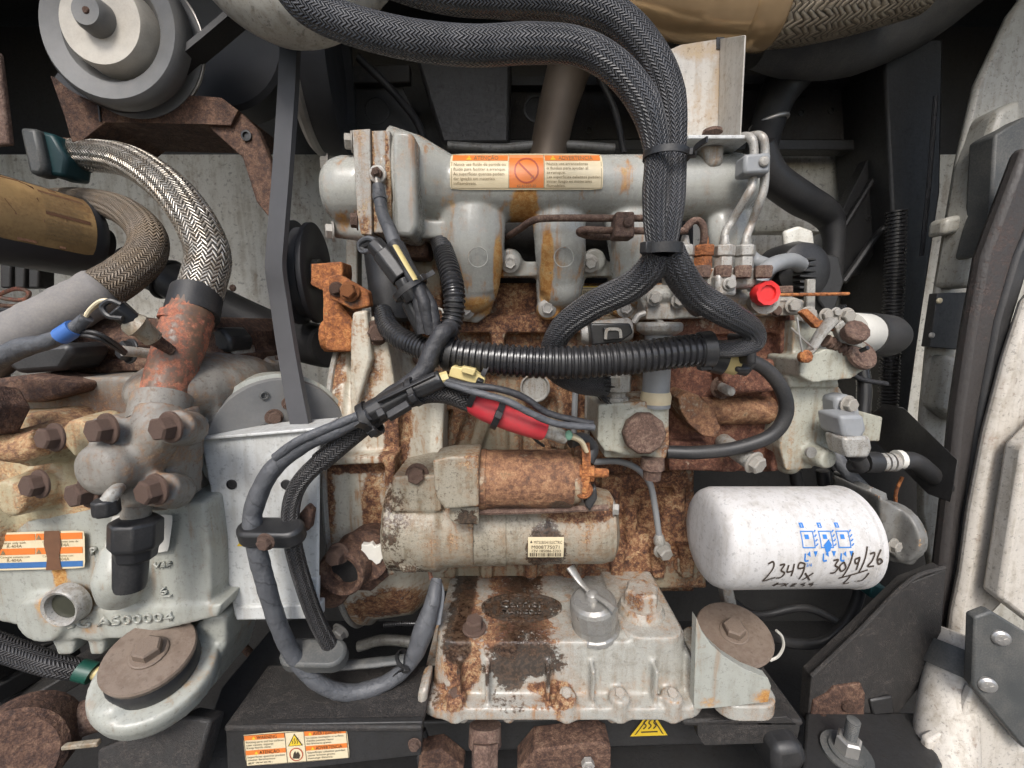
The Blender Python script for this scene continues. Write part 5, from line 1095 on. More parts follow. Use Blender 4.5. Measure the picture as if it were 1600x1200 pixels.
# raised cast characters
def castword(word, x0, y0, x1, y1, hpx, y, dep=.0016):
    vs, fs, wd = text2d(word); a = P(x0, y0, y); b = P(x1, y1, y); e = (b - a) / wd; up = Vector((0, 0, 1)) * hpx * S(x0, y0, y) / .7
    g = G(); g.add([a + e * v[0] + up * v[1] for v in vs], fs)
    o = obj('cast_characters', g, M['comp'], comp, smooth=30); m = o.modifiers.new('s', 'SOLIDIFY'); m.thickness = dep * 2; m.offset = 0
castword('05G A500004', 88, 983, 272, 969, 15, -.0885); castword('VAF', 242, 888, 268, 886, 9, -.0865); castword('6', 250, 929, 262, 928, 12, -.0865); castword('P', 143, 868, 152, 867, 14, -.0865)
g = G(); g.pbox(249, 931, 266, 934, -.088, -.083); obj('cast_bar', g, M['comp'], comp, .0005)
# mounting foot
t = thing('compressor_mount', 'grey compressor mounting foot with round rusty washer and rubber ring', 'mounting foot', P(240, 1130, -.08))
s = S(235, 1030, -.1); ax = Vector((.16, -.36, 1)).normalized(); c = P(234, 1022, -.105)
g = G()
g.lathe(c - ax * .046, ax, [(0, 80 * s), (.016, 84 * s), (.024, 81 * s)], 40)
g.prism([(325, 962), (352, 962), (352, 1010), (335, 1070), (300, 1110), (230, 1110), (200, 1060)], -.07, -.01)
a = c - ax * .035; bq = P(330, 985, -.04); g.tube([a, a.lerp(bq, .5) + Vector((0, 0, -.004)), bq], [70 * s, 60 * s, 34 * s], 24, flat=.32, fdir=ax)
g.ell(P(190, 1095, -.12), (30 * s, .02, 20 * s))
cast('foot', g, M['comp'], t, .003, 8, rust=[B(260, 1080, -.12, 60, 20, .2), B(300, 1000, -.05, 25, 30, -.3)])
g = G(); g.lathe(c - ax * .022, ax, [(-.004, 57 * s), (.003, 60 * s), (.013, 59 * s), (.017, 54 * s)], 36); obj('rubber_ring', g, M['rubber'], t)
g = G(); g.lathe(c - ax * .002, ax, [(-.003, 58 * s), (.002, 60 * s), (.004, 58 * s)], 40); o = obj('washer', g, M['washer'], t)
bolt(o, 236, 1015, -.1, 19, M['washer'], ax, at=c + ax * .002, hs=1.0)
g = G(); g.lathe(c - ax * .075, ax, [(0, 44 * s), (.01, 50 * s), (.03, 46 * s)], 28); obj('lower_bush', g, M['rust'], t)
# ---- discharge valve on the front of the compressor
t = thing('service_valve', 'dusty cast service valve with four rusty hex bolts on the compressor', 'valve', P(215, 810, -.12))
g = G(); s = S(215, 720, -.13)
g.prism([(140, 655), (265, 645), (275, 690), (270, 790), (255, 800), (160, 800), (130, 760)], -.105, -.07)
g.lathe(P(210, 718, -.112), (-.15, -1, 0), [(0, 44 * s), (.022, 44 * s), (.03, 37 * s), (.034, 20 * s)], 26); g.tube(PL([(252, 640, -.1), (242, 680, -.112), (224, 725, -.115), (214, 770, -.118), (215, 815, -.12)]), [35 * s, 35 * s, 30 * s, 22 * s, 19 * s], 20)
for (x, y, xe, ye) in ((168, 672, 200, 690), (272, 667, 296, 670), (250, 765, 276, 768), (150, 768, 190, 760)): g.tube(PL([(x, y, -.128), (xe, ye, -.1)]), [27 * s, 30 * s], 18, straight=True)
cast('body', g, M['compd'], t, .0026, 8)
for (x, y) in ((170, 670), (268, 667), (246, 764), (140, 768)): bolt(t, x, y, -.133, 19, M['rustb'], (-.28, -1, .05), hs=1.25)
g = G(); g.tube(PL([(215, 785, -.125), (212, 812, -.125)]), 20 * s, 16, straight=True); obj('neck', g, M['compd'], t)
g = G(); g.tube(PL([(186, 762, -.14), (176, 772, -.15), (170, 782, -.152)]), [9 * s, 10 * s, 11 * s], 10); obj('gauge_port', g, M['flange'], t)
g = G(); g.lathe(P(166, 792, -.152), (0, 0, 1), [(-13 * s, 14 * s), (-10 * s, 17 * s), (10 * s, 17 * s), (13 * s, 14 * s)], 8); obj('gauge_cap', g, M['black'], t, .001)
g = G(); g.lathe(P(213, 808, -.128), (-.05, -.1, -1), [(0, 26 * s), (.003, 36 * s), (.022, 36 * s), (.025, 30 * s), (.033, 28 * s), (.034, 23 * s)], 8, ph=.2); obj('union_nut', g, M['black'], t, .0015)
g = G(); g.lathe(P(206, 855, -.130), (-.08, -.1, -1), [(0, 24 * s), (.03, 22 * s), (.034, 20 * s), (.0335, 15 * s)], 20); obj('stub_tube', g, M['black'], t)
# ---- copper riser with steel braided hose
t = thing('suction_riser', 'brazed copper riser with reddish heat marks above the service valve', 'pipe', P(255, 650, -.06))
s = S(270, 560, -.05)
g = G(); g.tube(PL([(250, 655, -.09), (262, 600, -.07), (285, 530, -.05), (300, 480, -.03)]), [28 * s, 31 * s, 34 * s, 33 * s], 24); obj('pipe', g, M['copper'], t)
g = G(); g.tube(PL([(246, 660, -.092), (254, 620, -.08)]), [36 * s, 37 * s], 24, straight=True); obj('lower_sleeve', g, M['compd'], t)
g = G(); g.tube(PL([(290, 507, -.04), (294, 495, -.037)]), [37 * s, 37 * s], 24, straight=True); obj('braze_ring', g, M['copper'], t)
t = thing('suction_hose', 'shiny stainless steel braided hose arching over the compressor', 'hose', P(300, 490, -.02))
s = S(300, 400, .0)
g = G(); g.tube(PL([(104, 244, .1), (140, 243, .09), (200, 252, .07), (258, 288, .04), (300, 338, .015), (325, 395, .0), (318, 440, -.012), (304, 480, -.025)]), [27 * s, 27 * s, 28 * s, 30 * s, 30.5 * s, 31 * s, 31 * s, 31 * s], 40, sub=10); obj('braid', g, M['ssbraid'], t)
g = G(); g.tube(PL([(308, 458, -.018), (300, 494, -.032)]), [34 * s, 35 * s], 28, straight=True); obj('end_collar', g, M['rubber'], t)
g = G(); g.tube(PL([(110, 244, .1), (122, 244, .096)]), [30 * s, 30 * s], 24, straight=True); obj('end_collar', g, M['rust'], t)
t = thing('discharge_hose', 'brown tarnished braided hose bending into a grey foam sleeve', 'hose', P(80, 560, -.05))
g = G(); s = S(200, 380, .04); g.tube(PL([(70, 312, .12), (130, 313, .09), (190, 328, .06), (228, 362, .035), (228, 398, .02), (195, 430, .0), (160, 452, -.015)]), [18 * s, 20 * s, 23 * s, 25 * s, 26 * s, 27 * s, 28 * s], 28, sub=8); obj('braid', g, M['tanbraid'], t)
g = G(); s = S(80, 500, -.03); g.tube(PL([(176, 444, -.01), (160, 452, -.014), (130, 470, -.022), (70, 503, -.035), (10, 535, -.045), (-60, 575, -.05)]), [22 * s, 34 * s, 35 * s, 36 * s, 38 * s, 39 * s], 24, wob=.03); obj('foam_sleeve', g, M['foam'], t)
# ---- pressure switch wiring at the compressor head
t = thing('pressure_sensor', 'small pressure sensor with black plug screwed into the copper riser', 'sensor', P(240, 545, -.09))
s = S(220, 510, -.09)
g = G(); g.tube(PL([(268, 548, -.075), (245, 533, -.085), (236, 526, -.09)]), [8 * s, 10 * s, 14 * s], 12, straight=True); obj('nipple', g, M['rust'], t)
g = G(); g.tube(PL([(240, 530, -.088), (222, 514, -.095), (214, 509, -.1), (206, 505, -.1)]), [14 * s, 15 * s, 19 * s, 17 * s], 18, straight=True); obj('sensor_body', g, M['starter'], t)
g = G(); g.tube(PL([(212, 507, -.1), (192, 490, -.105), (180, 482, -.108)]), [14 * s, 15 * s, 17 * s], 8, straight=True); obj('plug', g, M['black'], t, .001)
g = G(); g.tube(PL([(190, 476, -.11), (172, 470, -.112), (160, 480, -.113), (170, 494, -.113), (192, 498, -.112)]), 4 * s, 8); obj('plug_latch', g, M['black'], t)
g = G(); g.tube(PL([(172, 474, -.108), (152, 477, -.11), (138, 488, -.11), (130, 500, -.11)]), 3.2 * s, 8); obj('cream_wire', g, M['lw'], t)
g = G(); g.tube(PL([(178, 470, -.108), (158, 470, -.112), (142, 482, -.112), (133, 496, -.112)]), 3 * s, 8); obj('cream_wire', g, M['lw'], t)
t = thing('sensor_cable', 'dark taped cable with blue tape band lying over the compressor head', 'cable', P(60, 560, -.1))
g = G(); g.tube(PL([(136, 496, -.112), (110, 518, -.112), (70, 535, -.11), (30, 545, -.105), (-40, 580, -.1)]), [8 * s, 10 * s, 12 * s, 15 * s, 16 * s], 12, wob=.05); obj('taped_bundle', g, M['tape'], t)
g = G(); g.tube(PL([(117, 512, -.112), (95, 526, -.112)]), 12.5 * s, 12, straight=True); obj('blue_tape', g, M['blue'], t)
g = G(); g.tube(PL([(118, 518, -.11), (150, 520, -.11), (178, 535, -.1), (196, 550, -.085)]), 3.2 * s, 8); obj('black_wire', g, M['rubber'], t)
g = G(); g.tube(PL([(118, 522, -.11), (148, 527, -.11), (172, 538, -.1), (194, 553, -.085)]), 3.2 * s, 8); obj('black_wire', g, M['rubber'], t)
t = thing('temperature_switch', 'hex temperature switch with white ring on the brown head cover', 'sensor', P(205, 565, -.03))
bolt(t, 205, 549, -.035, 15, M['black'], (-.4, -1, .2)); 
g = G(); g.lathe(P(200, 549, -.06), (-.5, -1, .2), [(-.02, 9 * s), (.004, 9 * s)], 14); obj('tip', g, M['flange'], t)
g = G(); g.prism([(12, 545), (105, 535), (113, 552), (95, 580), (25, 585), (8, 570)], -.06, -.02); tag(obj('switch_box', g, M['black'], None, .006), 'black switch box on the compressor under the foam sleeve', 'box')
g = G(); g.prism([(-30, 595), (40, 585), (120, 600), (115, 615), (60, 630), (-30, 630)], -.07, -.03); o = tag(obj('valve_flange', g, M['rust'], None, .004), 'brown flange plate under the black switch box', 'flange')
g = G(); s = S(20, 640, -.09); g.lathe(P(12, 645, -.11), (-.1, -1, .3), [(0, 40 * s), (.02, 40 * s), (.024, 34 * s)], 6, ph=.2); tag(obj('hex_cap', g, M['rust'], None, .002), 'big brown hex cap at the left edge above the cylinder head', 'cap')
# ================================================================ pulleys and belt
def plane_pt(px, py, o, n):
    d = P(px, py, 0) - CAM_LOC; return CAM_LOC + d * ((o - CAM_LOC).dot(n) / d.dot(n))
def pulley(name, label, c, ax, prof, mat, n=48):
    g = G(); g.lathe(c, ax, prof, n, cap=True); t = thing(name, label, 'pulley', c); obj('rim', g, mat, t); return t
s = S(185, 50, .06); c = P(178, 48, .05); ax = Vector((0, -1, 0)).normalized(); Rr = 105 * s
t = thing('fan_pulley', 'big grey fan pulley with pale round hub at the upper left', 'pulley', c)
g = G(); g.lathe(c, ax, [(-.03, Rr * .98), (-.028, Rr * 1.04), (-.024, Rr * 1.05), (-.021, Rr * .93), (-.015, Rr * .93), (-.011, Rr * 1.03), (-.002, Rr * 1.04), (.004, Rr * 1.02), (.008, Rr * .97), (.004, Rr * .72), (-.006, Rr * .62), (-.008, Rr * .3)], 64); obj('rim', g, M['pulley'], t)
g = G(); g.lathe(c, ax, [(-.029, Rr * 1.055), (-.0285, Rr * 1.065), (-.026, Rr * 1.065), (-.0255, Rr * 1.04)], 64); obj('bright_edge', g, M['steel'], t)
g = G(); g.lathe(c - ax * .008, ax, [(0, Rr * .62), (.004, Rr * .61), (.020, Rr * .6), (.024, Rr * .57), (.024, Rr * .2)], 48); obj('hub_disc', g, M['pulleyw'], t)
g = G(); g.lathe(c + ax * .014, ax, [(0, Rr * .24), (.012, Rr * .23), (.017, Rr * .19), (.016, Rr * .06)], 30); o = obj('shaft_nut', g, M['pulley'], t)
g = G(); g.lathe(c + ax * .030, ax, [(0, Rr * .05), (.0012, Rr * .04)], 12); obj('centre_hole', g, M['rust'], o)
# belt around the fan pulley going up to the right
g = G(); pts = []
cc = P(178, 48, .05 + .013)
pts = [cc + Vector((math.cos(math.radians(a)) * Rr * 1.045, 0, math.sin(math.radians(a)) * Rr * 1.045)) for a in range(-138, -49, 11)]
pts += PL([(290, 98, .063), (330, 64, .066), (375, 26, .07), (420, -12, .075)])
g.ribbon(pts, .030, .006, (0, 0, 1) if 0 else (0.0001, 0, 1), sub=3)
def beltmesh(pts, wdir, wd, th, sub=6):
    sp_, _ = spline(pts, [0] * len(pts), sub); g = G(); vs = []; fs = []; M_ = len(sp_); W_ = Vector(wdir).normalized()
    for i in range(M_):
        tt = (sp_[min(M_ - 1, i + 1)] - sp_[max(0, i - 1)]).normalized(); up = tt.cross(W_).normalized()
        for a, b in ((-1, -1), (1, -1), (1, 1), (-1, 1)): vs.append(sp_[i] + W_ * a * wd / 2 + up * b * th / 2)
    for i in range(M_ - 1):
        for j in range(4): k = (j + 1) % 4; fs.append((i * 4 + j, i * 4 + k, i * 4 + 4 + k, i * 4 + 4 + j))
    fs += [(3, 2, 1, 0), (M_ * 4 - 4, M_ * 4 - 3, M_ * 4 - 2, M_ * 4 - 1)]; return g.add(vs, fs)
tag(obj('fan_belt', beltmesh(pts, (0, 1, 0), .026, .006, 3), M['rubber'], None), 'black belt wrapped under the big grey fan pulley', 'belt')
pts = PL([(468, 40, .05), (455, 66, .05), (450, 150, .045), (441, 280, .035), (433, 380, .025), (431, 420, .022), (438, 470, .02), (450, 550, .0), (466, 640, -.03), (484, 720, -.05)])
tag(obj('drive_belt', beltmesh(pts, (1, -.3, 0), .023, .006), M['belt'], None), 'long grey flat drive belt running down left of the bell housing', 'belt')
c = P(486, 428, .10); s = S(480, 428, .10); ax = Vector((1, .12, 0)).normalized()
t = thing('idler_pulley', 'dark grooved idler pulley pressed against the grey drive belt', 'pulley', c)
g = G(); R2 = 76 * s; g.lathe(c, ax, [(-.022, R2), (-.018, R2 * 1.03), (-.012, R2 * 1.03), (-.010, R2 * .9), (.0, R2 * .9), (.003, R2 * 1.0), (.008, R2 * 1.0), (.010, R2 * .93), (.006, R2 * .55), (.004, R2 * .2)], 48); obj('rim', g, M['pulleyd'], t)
g = G(); g.lathe(c, ax, [(-.03, R2 * .3), (.012, R2 * .3), (.014, R2 * .2)], 20); obj('bearing', g, M['bracketg'], t)
g = G(); c = P(478, 425, .055); g.lathe(c, (-.3, -1, 0), [(0, 33 * s), (.003, 33 * s), (.003, 20 * s)], 24)
# big dark pulley behind with pale rim
c = P(528, 108, .2); s = S(522, 105, .2); ax = Vector((1, .16, 0)).normalized(); R3 = 122 * s
t = thing('clutch_pulley', 'big black pulley with thin pale rim behind the belt at top', 'pulley', c)
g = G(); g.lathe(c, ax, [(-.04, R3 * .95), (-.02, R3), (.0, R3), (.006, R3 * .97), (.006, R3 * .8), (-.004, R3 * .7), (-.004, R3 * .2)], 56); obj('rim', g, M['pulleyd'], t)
g = G(); g.lathe(c, ax, [(-.042, R3 * .96), (-.036, R3 * 1.015), (-.03, R3 * 1.015), (-.026, R3 * .98)], 56); obj('pale_edge', g, M['steel'], t)
# lower pulley / clutch plate near the guard
c = P(440, 690, -.015); s = S(440, 690, -.015); ax = Vector((.62, -.78, 0)).normalized(); R4 = 100 * s
t = thing('crank_pulley', 'grey clutch disc with bolts partly hidden by the guard box', 'pulley', c)
g = G(); g.lathe(c, ax, [(-.03, R4 * .98), (-.02, R4 * 1.0), (.0, R4), (.003, R4 * .97), (.003, R4 * .3)], 56); obj('disc', g, M['pulley'], t)
g = G(); g.lathe(c - ax * .016, ax, [(-.014, R4 * 1.06), (.012, R4 * 1.06), (.013, R4 * 1.01)], 56); obj('rim', g, M['comp'], t)
for (x, y, r) in ((451, 630, 8), (428, 652, 10), (462, 664, 6)): bolt(t, x, y, -.02, r, M['rustb'], ax, at=plane_pt(x, y, c + ax * .003, ax))
for (x, y) in ((413, 618), (414, 667)):
    g = G(); ss = S(x, y, -.02); g.lathe(plane_pt(x, y, c + ax * .003, ax), ax, [(-.002, 7 * ss), (.0015, 7 * ss), (.002, 5 * ss), (.0, 4 * ss)], 14); obj('rivet_hole', g, M['bracketg'], t)
# idler bracket (orange rust)
t = thing('tensioner_bracket', 'orange rusted cast tensioner bracket holding the idler pulley', 'bracket', P(520, 560, .04))
g = G(); s = S(520, 480, .04)
g.prism([(485, 412), (534, 408), (536, 425), (530, 450), (505, 455), (485, 445)], .03, .06); g.prism([(503, 440), (528, 432), (535, 480), (552, 500), (548, 550), (508, 548), (504, 500)], .025, .07); g.tube(PL([(508, 525, .05), (548, 525, .05)]), 26 * s, 18, straight=True)
cast('arm', g, M['rusto'], t, .0024, 5)
g = G(); g.prism([(512, 432), (528, 428), (575, 455), (578, 478), (550, 484), (515, 466)], .01, .024); obj('slotted_plate', g, M['rusto'], t, .003, oil=[B(560, 470, .02, 20, 16, .5)])
bolt(t, 547, 456, .008, 12, M['rusto'], (0, -1, .1), hs=1.2); bolt(t, 526, 452, .01, 9, M['rust'], (0, -1, .1))
# ---- guard box
t = thing('belt_guard', 'pale grey sheet metal guard box left of the bell housing', 'guard', P(420, 965, .0))
g = G()
a = PL([(312, 684), (498, 668), (499, 700), (497, 930), (494, 962), (366, 966)], -.06); g.extrude(a, (0, .004, 0)); o = obj('box', g, M['white'], t, .003)
for (x, y) in ((362, 757), (447, 757)):
    g = G(); ss = S(x, y, -.06); g.lathe(P(x, y, -.0605), (0, -1, 0), [(-.001, 8 * ss), (.0008, 8 * ss), (.001, 6.5 * ss), (-.0005, 6 * ss)], 16); obj('screw_hole', g, M['black'], t)
    g = G(); g.lathe(P(x, y, -.0610), (0, -1, 0), [(0, 6 * ss), (.0002, 5.8 * ss)], 16); obj('hole_dark', g, M['black'], t)
g = G(); g.prism([(366, 948), (500, 945), (500, 968), (368, 970)], -.063, -.05); obj('lip', g, M['white'], t, .002)
g = G(); g.prism([(476, 905), (497, 903), (496, 960), (478, 960)], -.062, -.055); obj('stiffener', g, M['white'], t, .002)
g = G(); g.prism([(312, 684), (500, 668), (500, 673), (313, 689)], -.064, -.02); obj('top_lip', g, M['white'], t, .001)
L = Print(flatmap([(370, 838), (392, 838), (392, 854), (368, 854)], -.0608), 24, 16); L.poly('base', [(2, 15), (12, 1), (22, 15)], .0005); L.frame('ink', 11, 6, 13, 12, 1, .0007)
L.build(t, {'base': M['ly'], 'ink': M['lk']}, {'base': 'hazard_triangle', 'ink': 'exclamation_mark'}, 'base')
# ---- rubber pipe behind, blower, bracket, drier etc.
g = G(); s = S(400, 500, .16); g.tube(PL([(200, 410, .18), (270, 440, .17), (340, 478, .16), (430, 520, .15), (500, 540, .12), (520, 540, .1)]), [27 * s, 29 * s, 30 * s, 31 * s, 31 * s, 30 * s], 22)
t = thing('radiator_hose', 'thick dark grey rubber hose slanting behind the braided hose', 'hose', P(360, 520, .16)); obj('hose', g, M['rubber'], t)
g = G(); g.ring(P(262, 437, .17), (1, 0, -.5), 30 * s, 3 * s); obj('clip', g, M['black'], t)
for (x, y) in ((365, 450), (378, 534), (470, 690)):
    g = G(); ss = S(x, y, .36); g.lathe(P(x, y, .372), (0, -1, 0), [(0, 6 * ss), (.004, 5 * ss), (.006, 2 * ss)], 12); tag(obj('wall_screw', g, M['rustb'], None), {365: 'small rusty screw in the cream wall above the slanting hose', 378: 'small rusty screw in the cream wall below the slanting hose', 470: 'small screw in the cream wall behind the drive belt foot'}[x], 'screw')
g = G(); s = S(430, 20, .0); g.tube(PL([(330, -75, .02), (390, -22, .0), (450, 4, -.01), (510, -2, .0), (570, -50, .02)]), [50 * s, 56 * s, 58 * s, 54 * s, 50 * s], 28)
tag(obj('blower_housing', g, M['doori'], None), 'rounded cream housing at the top edge behind the braided looms', 'housing')
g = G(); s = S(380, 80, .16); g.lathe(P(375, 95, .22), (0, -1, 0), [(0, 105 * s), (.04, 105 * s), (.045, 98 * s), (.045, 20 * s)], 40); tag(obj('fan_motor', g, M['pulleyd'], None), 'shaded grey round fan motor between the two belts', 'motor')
t = thing('fan_bracket', 'cracked brown rusted bracket under the big fan pulley', 'bracket', P(250, 230, .09))
g = G(); g.prism([(78, 118), (130, 140), (290, 148), (345, 152), (372, 172), (360, 196), (318, 194), (165, 191), (125, 222), (112, 222), (100, 180)], .075, .16); obj('ledge', g, M['rust'], t, .004, rust=[B(140, 175, .08, 40, 40, .5), B(300, 165, .08, 60, 20, .4)])
a = PL([(318, 192), (372, 172), (400, 200), (424, 255), (428, 350), (400, 315), (378, 245)], .08); g = G(); g.extrude(a, (0, .012, 0)); obj('leg', g, M['rust'], t, .002)
g = G(); g.tube(PL([(145, 150, .074), (154, 165, .074), (157, 190, .074)]), .0012, 6); obj('crack', g, M['black'], t)
g = G(); g.lathe(P(385, 212, .0785), (0, -1, 0), [(-.002, .006), (.001, .006), (.0012, .004), (-.001, .004)], 14); obj('hole_rim', g, M['black'], t)
g = G(); g.prism([(28, 197), (56, 199), (70, 262), (64, 274), (44, 272)], .06, .08); t = thing('relay_box', 'dark teal relay box with grey lid in the shade of the bracket', 'box', P(70, 275, .08)); obj('lid', g, M['bracketg'], t, .005)
g = G(); g.prism([(56, 202), (82, 208), (104, 246), (100, 276), (68, 272)], .068, .1); obj('casing', g, M['teal'], t, .004)
g = G(); g.prism([(-60, 60), (-4, 80), (14, 225), (-60, 232)], .0, .006); tag(obj('side_strap', g, M['rustb'], None, .002), 'brown steel strap at the upper left edge', 'strap')
# filter drier
c0 = P(-60, 330, -.02); c1 = P(150, 378, .08); axd = (c1 - c0).normalized(); Ld = (c1 - c0).length; s = S(60, 350, .02); RD = 66 * s
t = thing('filter_drier', 'dark cylindrical filter drier with stained tan label at the left', 'filter drier', P(60, 430, .02))
g = G(); g.lathe(c0, axd, [(-.02, RD), (Ld * .82, RD), (Ld * .93, RD * .86), (Ld, RD * .5), (Ld * 1.02, RD * .4), (Ld * 1.1, RD * .4)], 44); obj('shell', g, M['pulleyd'], t)
td = axd.cross(Vector((0, 0, 1))).normalized(); td = -td if td.y > 0 else td; ud = axd.cross(td); ud = -ud if ud.z < 0 else ud
def dm(fx, fy, h):
    a = math.radians(62 - 95 * fy); return c0 + axd * (Ld * (.05 + .73 * fx)) + (td * math.cos(a) + ud * math.sin(a)) * (RD + h)
L = Print(dm, 200, 80); L.rect('base', 0, 0, 200, 80, .0004, 12, 10, r=6)
L.rect('red', 90, 12, 186, 16, .0006, 6, 2); L.rect('red', 90, 40, 186, 44, .0006, 6, 2); L.poly('red', [(20, 6), (60, 3), (84, 10), (80, 30), (86, 52), (78, 78), (40, 78), (30, 50), (14, 40)], .0009); L.poly('red', [(118, 4), (134, 4), (138, 24), (132, 46), (136, 78), (122, 78), (120, 40)], .0009); 
for i in range(6): L.text('ink', 90, 18 + i * 4.6, 4.5, 'INSTALL WITH FLOW ARROW TOWARD VALVE', fit=96 - (i % 3) * 14)
for i in range(6): L.text('ink', 90, 51 + i * 4.0, 4.0, 'USE WITH APPROVED REFRIGERANTS ONLY', fit=94 - (i % 2) * 20)
L.build(t, {'base': M['ltan'], 'red': M['lstain'], 'ink': M['lg']}, {'base': 'label', 'red': 'brown_band', 'ink': 'lettering'}, 'base')
g = G(); g.ring(P(142, 378, .075), axd, 34 * s, 5 * s); obj('end_ring', g, M['bracketg'], t)
# loose wires at the left edge
for i, (pts, m, lab) in enumerate((([(-20, 470), (20, 452), (44, 456), (38, 468), (5, 466), (-20, 455)], 'copper', 'pink wire curling at the left edge under the drier'), ([(-20, 474), (20, 478), (60, 470), (75, 480)], 'rust', 'brown wire lying flat at the left edge'), ([(-20, 486), (25, 484), (70, 490)], 'taped', 'black wire above the foam sleeve at the left edge'), ([(-20, 497), (15, 498), (35, 492)], 'copper', 'short pinkish wire resting against the foam sleeve'))):
    g = G(); g.tube(PL(pts, .0), 3.2 * S(20, 470, 0), 8); tag(obj('loose_wire', g, M[m], None), lab, 'wire', 'loose wires at the left edge')
for i, x in enumerate((8, 30, 52)):
    g = G(); g.pbox(x - 8, 395, x + 8, 450, .1, .12); tag(obj('terminal_strip', g, M['dark'], None, .002), ['dark terminal strip under the drier, leftmost of three', 'dark terminal strip under the drier, middle of three', 'dark terminal strip under the drier, rightmost of three'][i], 'terminal', 'terminal strips under the drier')
# ================================================================ cable ties
def tie(px, py, y, ax, R, label, wpx=9, tail=None, head=(0.6, -0.8, 0.1)):
    s = S(px, py, y); c = P(px, py, y); t = thing('cable_tie', label, 'cable tie', c, 'black cable ties'); ax = Vector(ax).normalized()
    w2 = wpx * s / 2
    g = G(); g.lathe(c, ax, [(-w2, R), (-w2, R + .0016), (w2, R + .0016), (w2, R), (-w2, R)], 32, cap=False); obj('band', g, M['black'], t, smooth=30)
    hd = Vector(head); hd = (hd - ax * hd.dot(ax)).normalized(); rot = Matrix((hd.cross(ax), ax, hd)).transposed()
    g = G(); g.box(c + hd * (R + .0025), (.007, w2 * 2.3, .006), rot); obj('lock_head', g, M['black'], t, .0008)
    if tail:
        q = hd.cross(ax); a = c + hd * (R + .003); g = G(); g.ribbon([a, a + q * tail * .5 + hd * tail * .15, a + q * tail + hd * tail * .5], w2 * 1.6, .0012, hd); obj('tail', g, M['black'], t)
    return t
# ================================================================ braided looms from the top
YB = -.12; s = S(900, 100, YB); R = 23.5 * s
def loomobj(name, label, pts, r, mat='loom', n=28, **k):
    g = G(); g.tube(PL(pts), r, n, sub=8, **k); return tag(obj(name, g, M[mat], None), label, 'wiring loom')
loomobj('braided_loom', 'black braided loom sagging lowest across the top left', [(440, -40, YB), (480, 8, YB), (545, 38, YB), (640, 62, YB), (740, 72, YB), (830, 68, YB), (905, 74, YB), (965, 108, YB), (1008, 165, YB), (1026, 235, YB), (1024, 300, YB), (1024, 350, YB), (1028, 395, YB)], [27 * s] * 6 + [25 * s] * 3 + [20 * s, 21 * s, 19 * s, 16 * s])
loomobj('braided_loom', 'black braided loom curving highest along the photo top', [(560, -52, YB + .02), (680, -14, YB + .02), (780, -4, YB + .02), (880, 2, YB + .02), (960, 28, YB + .018), (1015, 82, YB + .012), (1045, 150, YB + .008), (1052, 235, YB + .004), (1050, 310, YB + .002), (1046, 350, YB), (1040, 395, YB)], [28 * s] * 5 + [26 * s] * 2 + [20 * s, 21 * s, 19 * s, 16 * s])
loomobj('braided_loom', 'black braided loom tucked between the two larger ones', [(840, -50, YB + .035), (905, -20, YB + .034), (970, 30, YB + .03), (1012, 100, YB + .022), (1032, 170, YB + .016), (1040, 240, YB + .012), (1038, 310, YB + .01), (1036, 390, YB + .006)], [26 * s, 26 * s, 25 * s, 23 * s, 20 * s, 17 * s, 18 * s, 15 * s])
tie(1041, 244, YB, (0.04, 0, 1), 33 * s, 'black cable tie higher on the braided bundle in front of the manifold', 10, .02, (1, -.5, 0))
tie(1034, 389, YB, (0.0, -.05, 1), 29 * s, 'wide black cable tie where the braided bundle splits in two', 15, None, (-1, -.5, 0))
s = S(950, 500, -.08)
loomobj('braided_branch', 'left braided branch looping down behind the ribbed conduit', [(1030, 392, YB + .002), (1018, 418, YB + .01), (985, 448, YB + .025), (925, 478, -.07), (880, 512, -.05), (862, 550, -.03), (868, 580, -.015), (900, 598, -.01), (945, 602, .0)], [19 * s, 21 * s, 22 * s, 23 * s, 22 * s, 21 * s, 19 * s, 19 * s, 24 * s])
loomobj('braided_branch', 'right braided branch curving down to the conduit end', [(1046, 392, YB + .002), (1058, 420, YB + .01), (1085, 458, YB + .025), (1135, 490, -.08), (1172, 512, -.06), (1178, 534, -.055), (1150, 544, -.055), (1090, 545, -.055)], [20 * s, 22 * s, 22 * s, 21 * s, 18 * s, 17 * s, 15 * s, 15 * s])
loomobj('braided_branch', 'short dark braided branch dropping behind the right branch', [(1045, 395, YB + .02), (1062, 430, -.08), (1080, 465, -.04), (1090, 482, .0)], [20 * s, 20 * s, 18 * s, 16 * s])
# frayed sleeve end
random.seed(11)
t = thing('frayed_sleeve_end', 'frayed bristly end of braided sleeve at the union nut', 'sleeve end', P(945, 610, .0))
g = G()
for i in range(46):
    a = random.uniform(0, 6.28); r = 23 * s; p = P(938 + random.uniform(-4, 4), 602, 0) + Vector((0, math.sin(a) * r, math.cos(a) * r)); q = p + Vector((random.uniform(.004, .012), math.sin(a) * .006, math.cos(a) * .006 + random.uniform(-.003, .003))); g.tube([p, q], .0006, 4, straight=True)
obj('bristles', g, M['rubber'], t, kind='stuff')
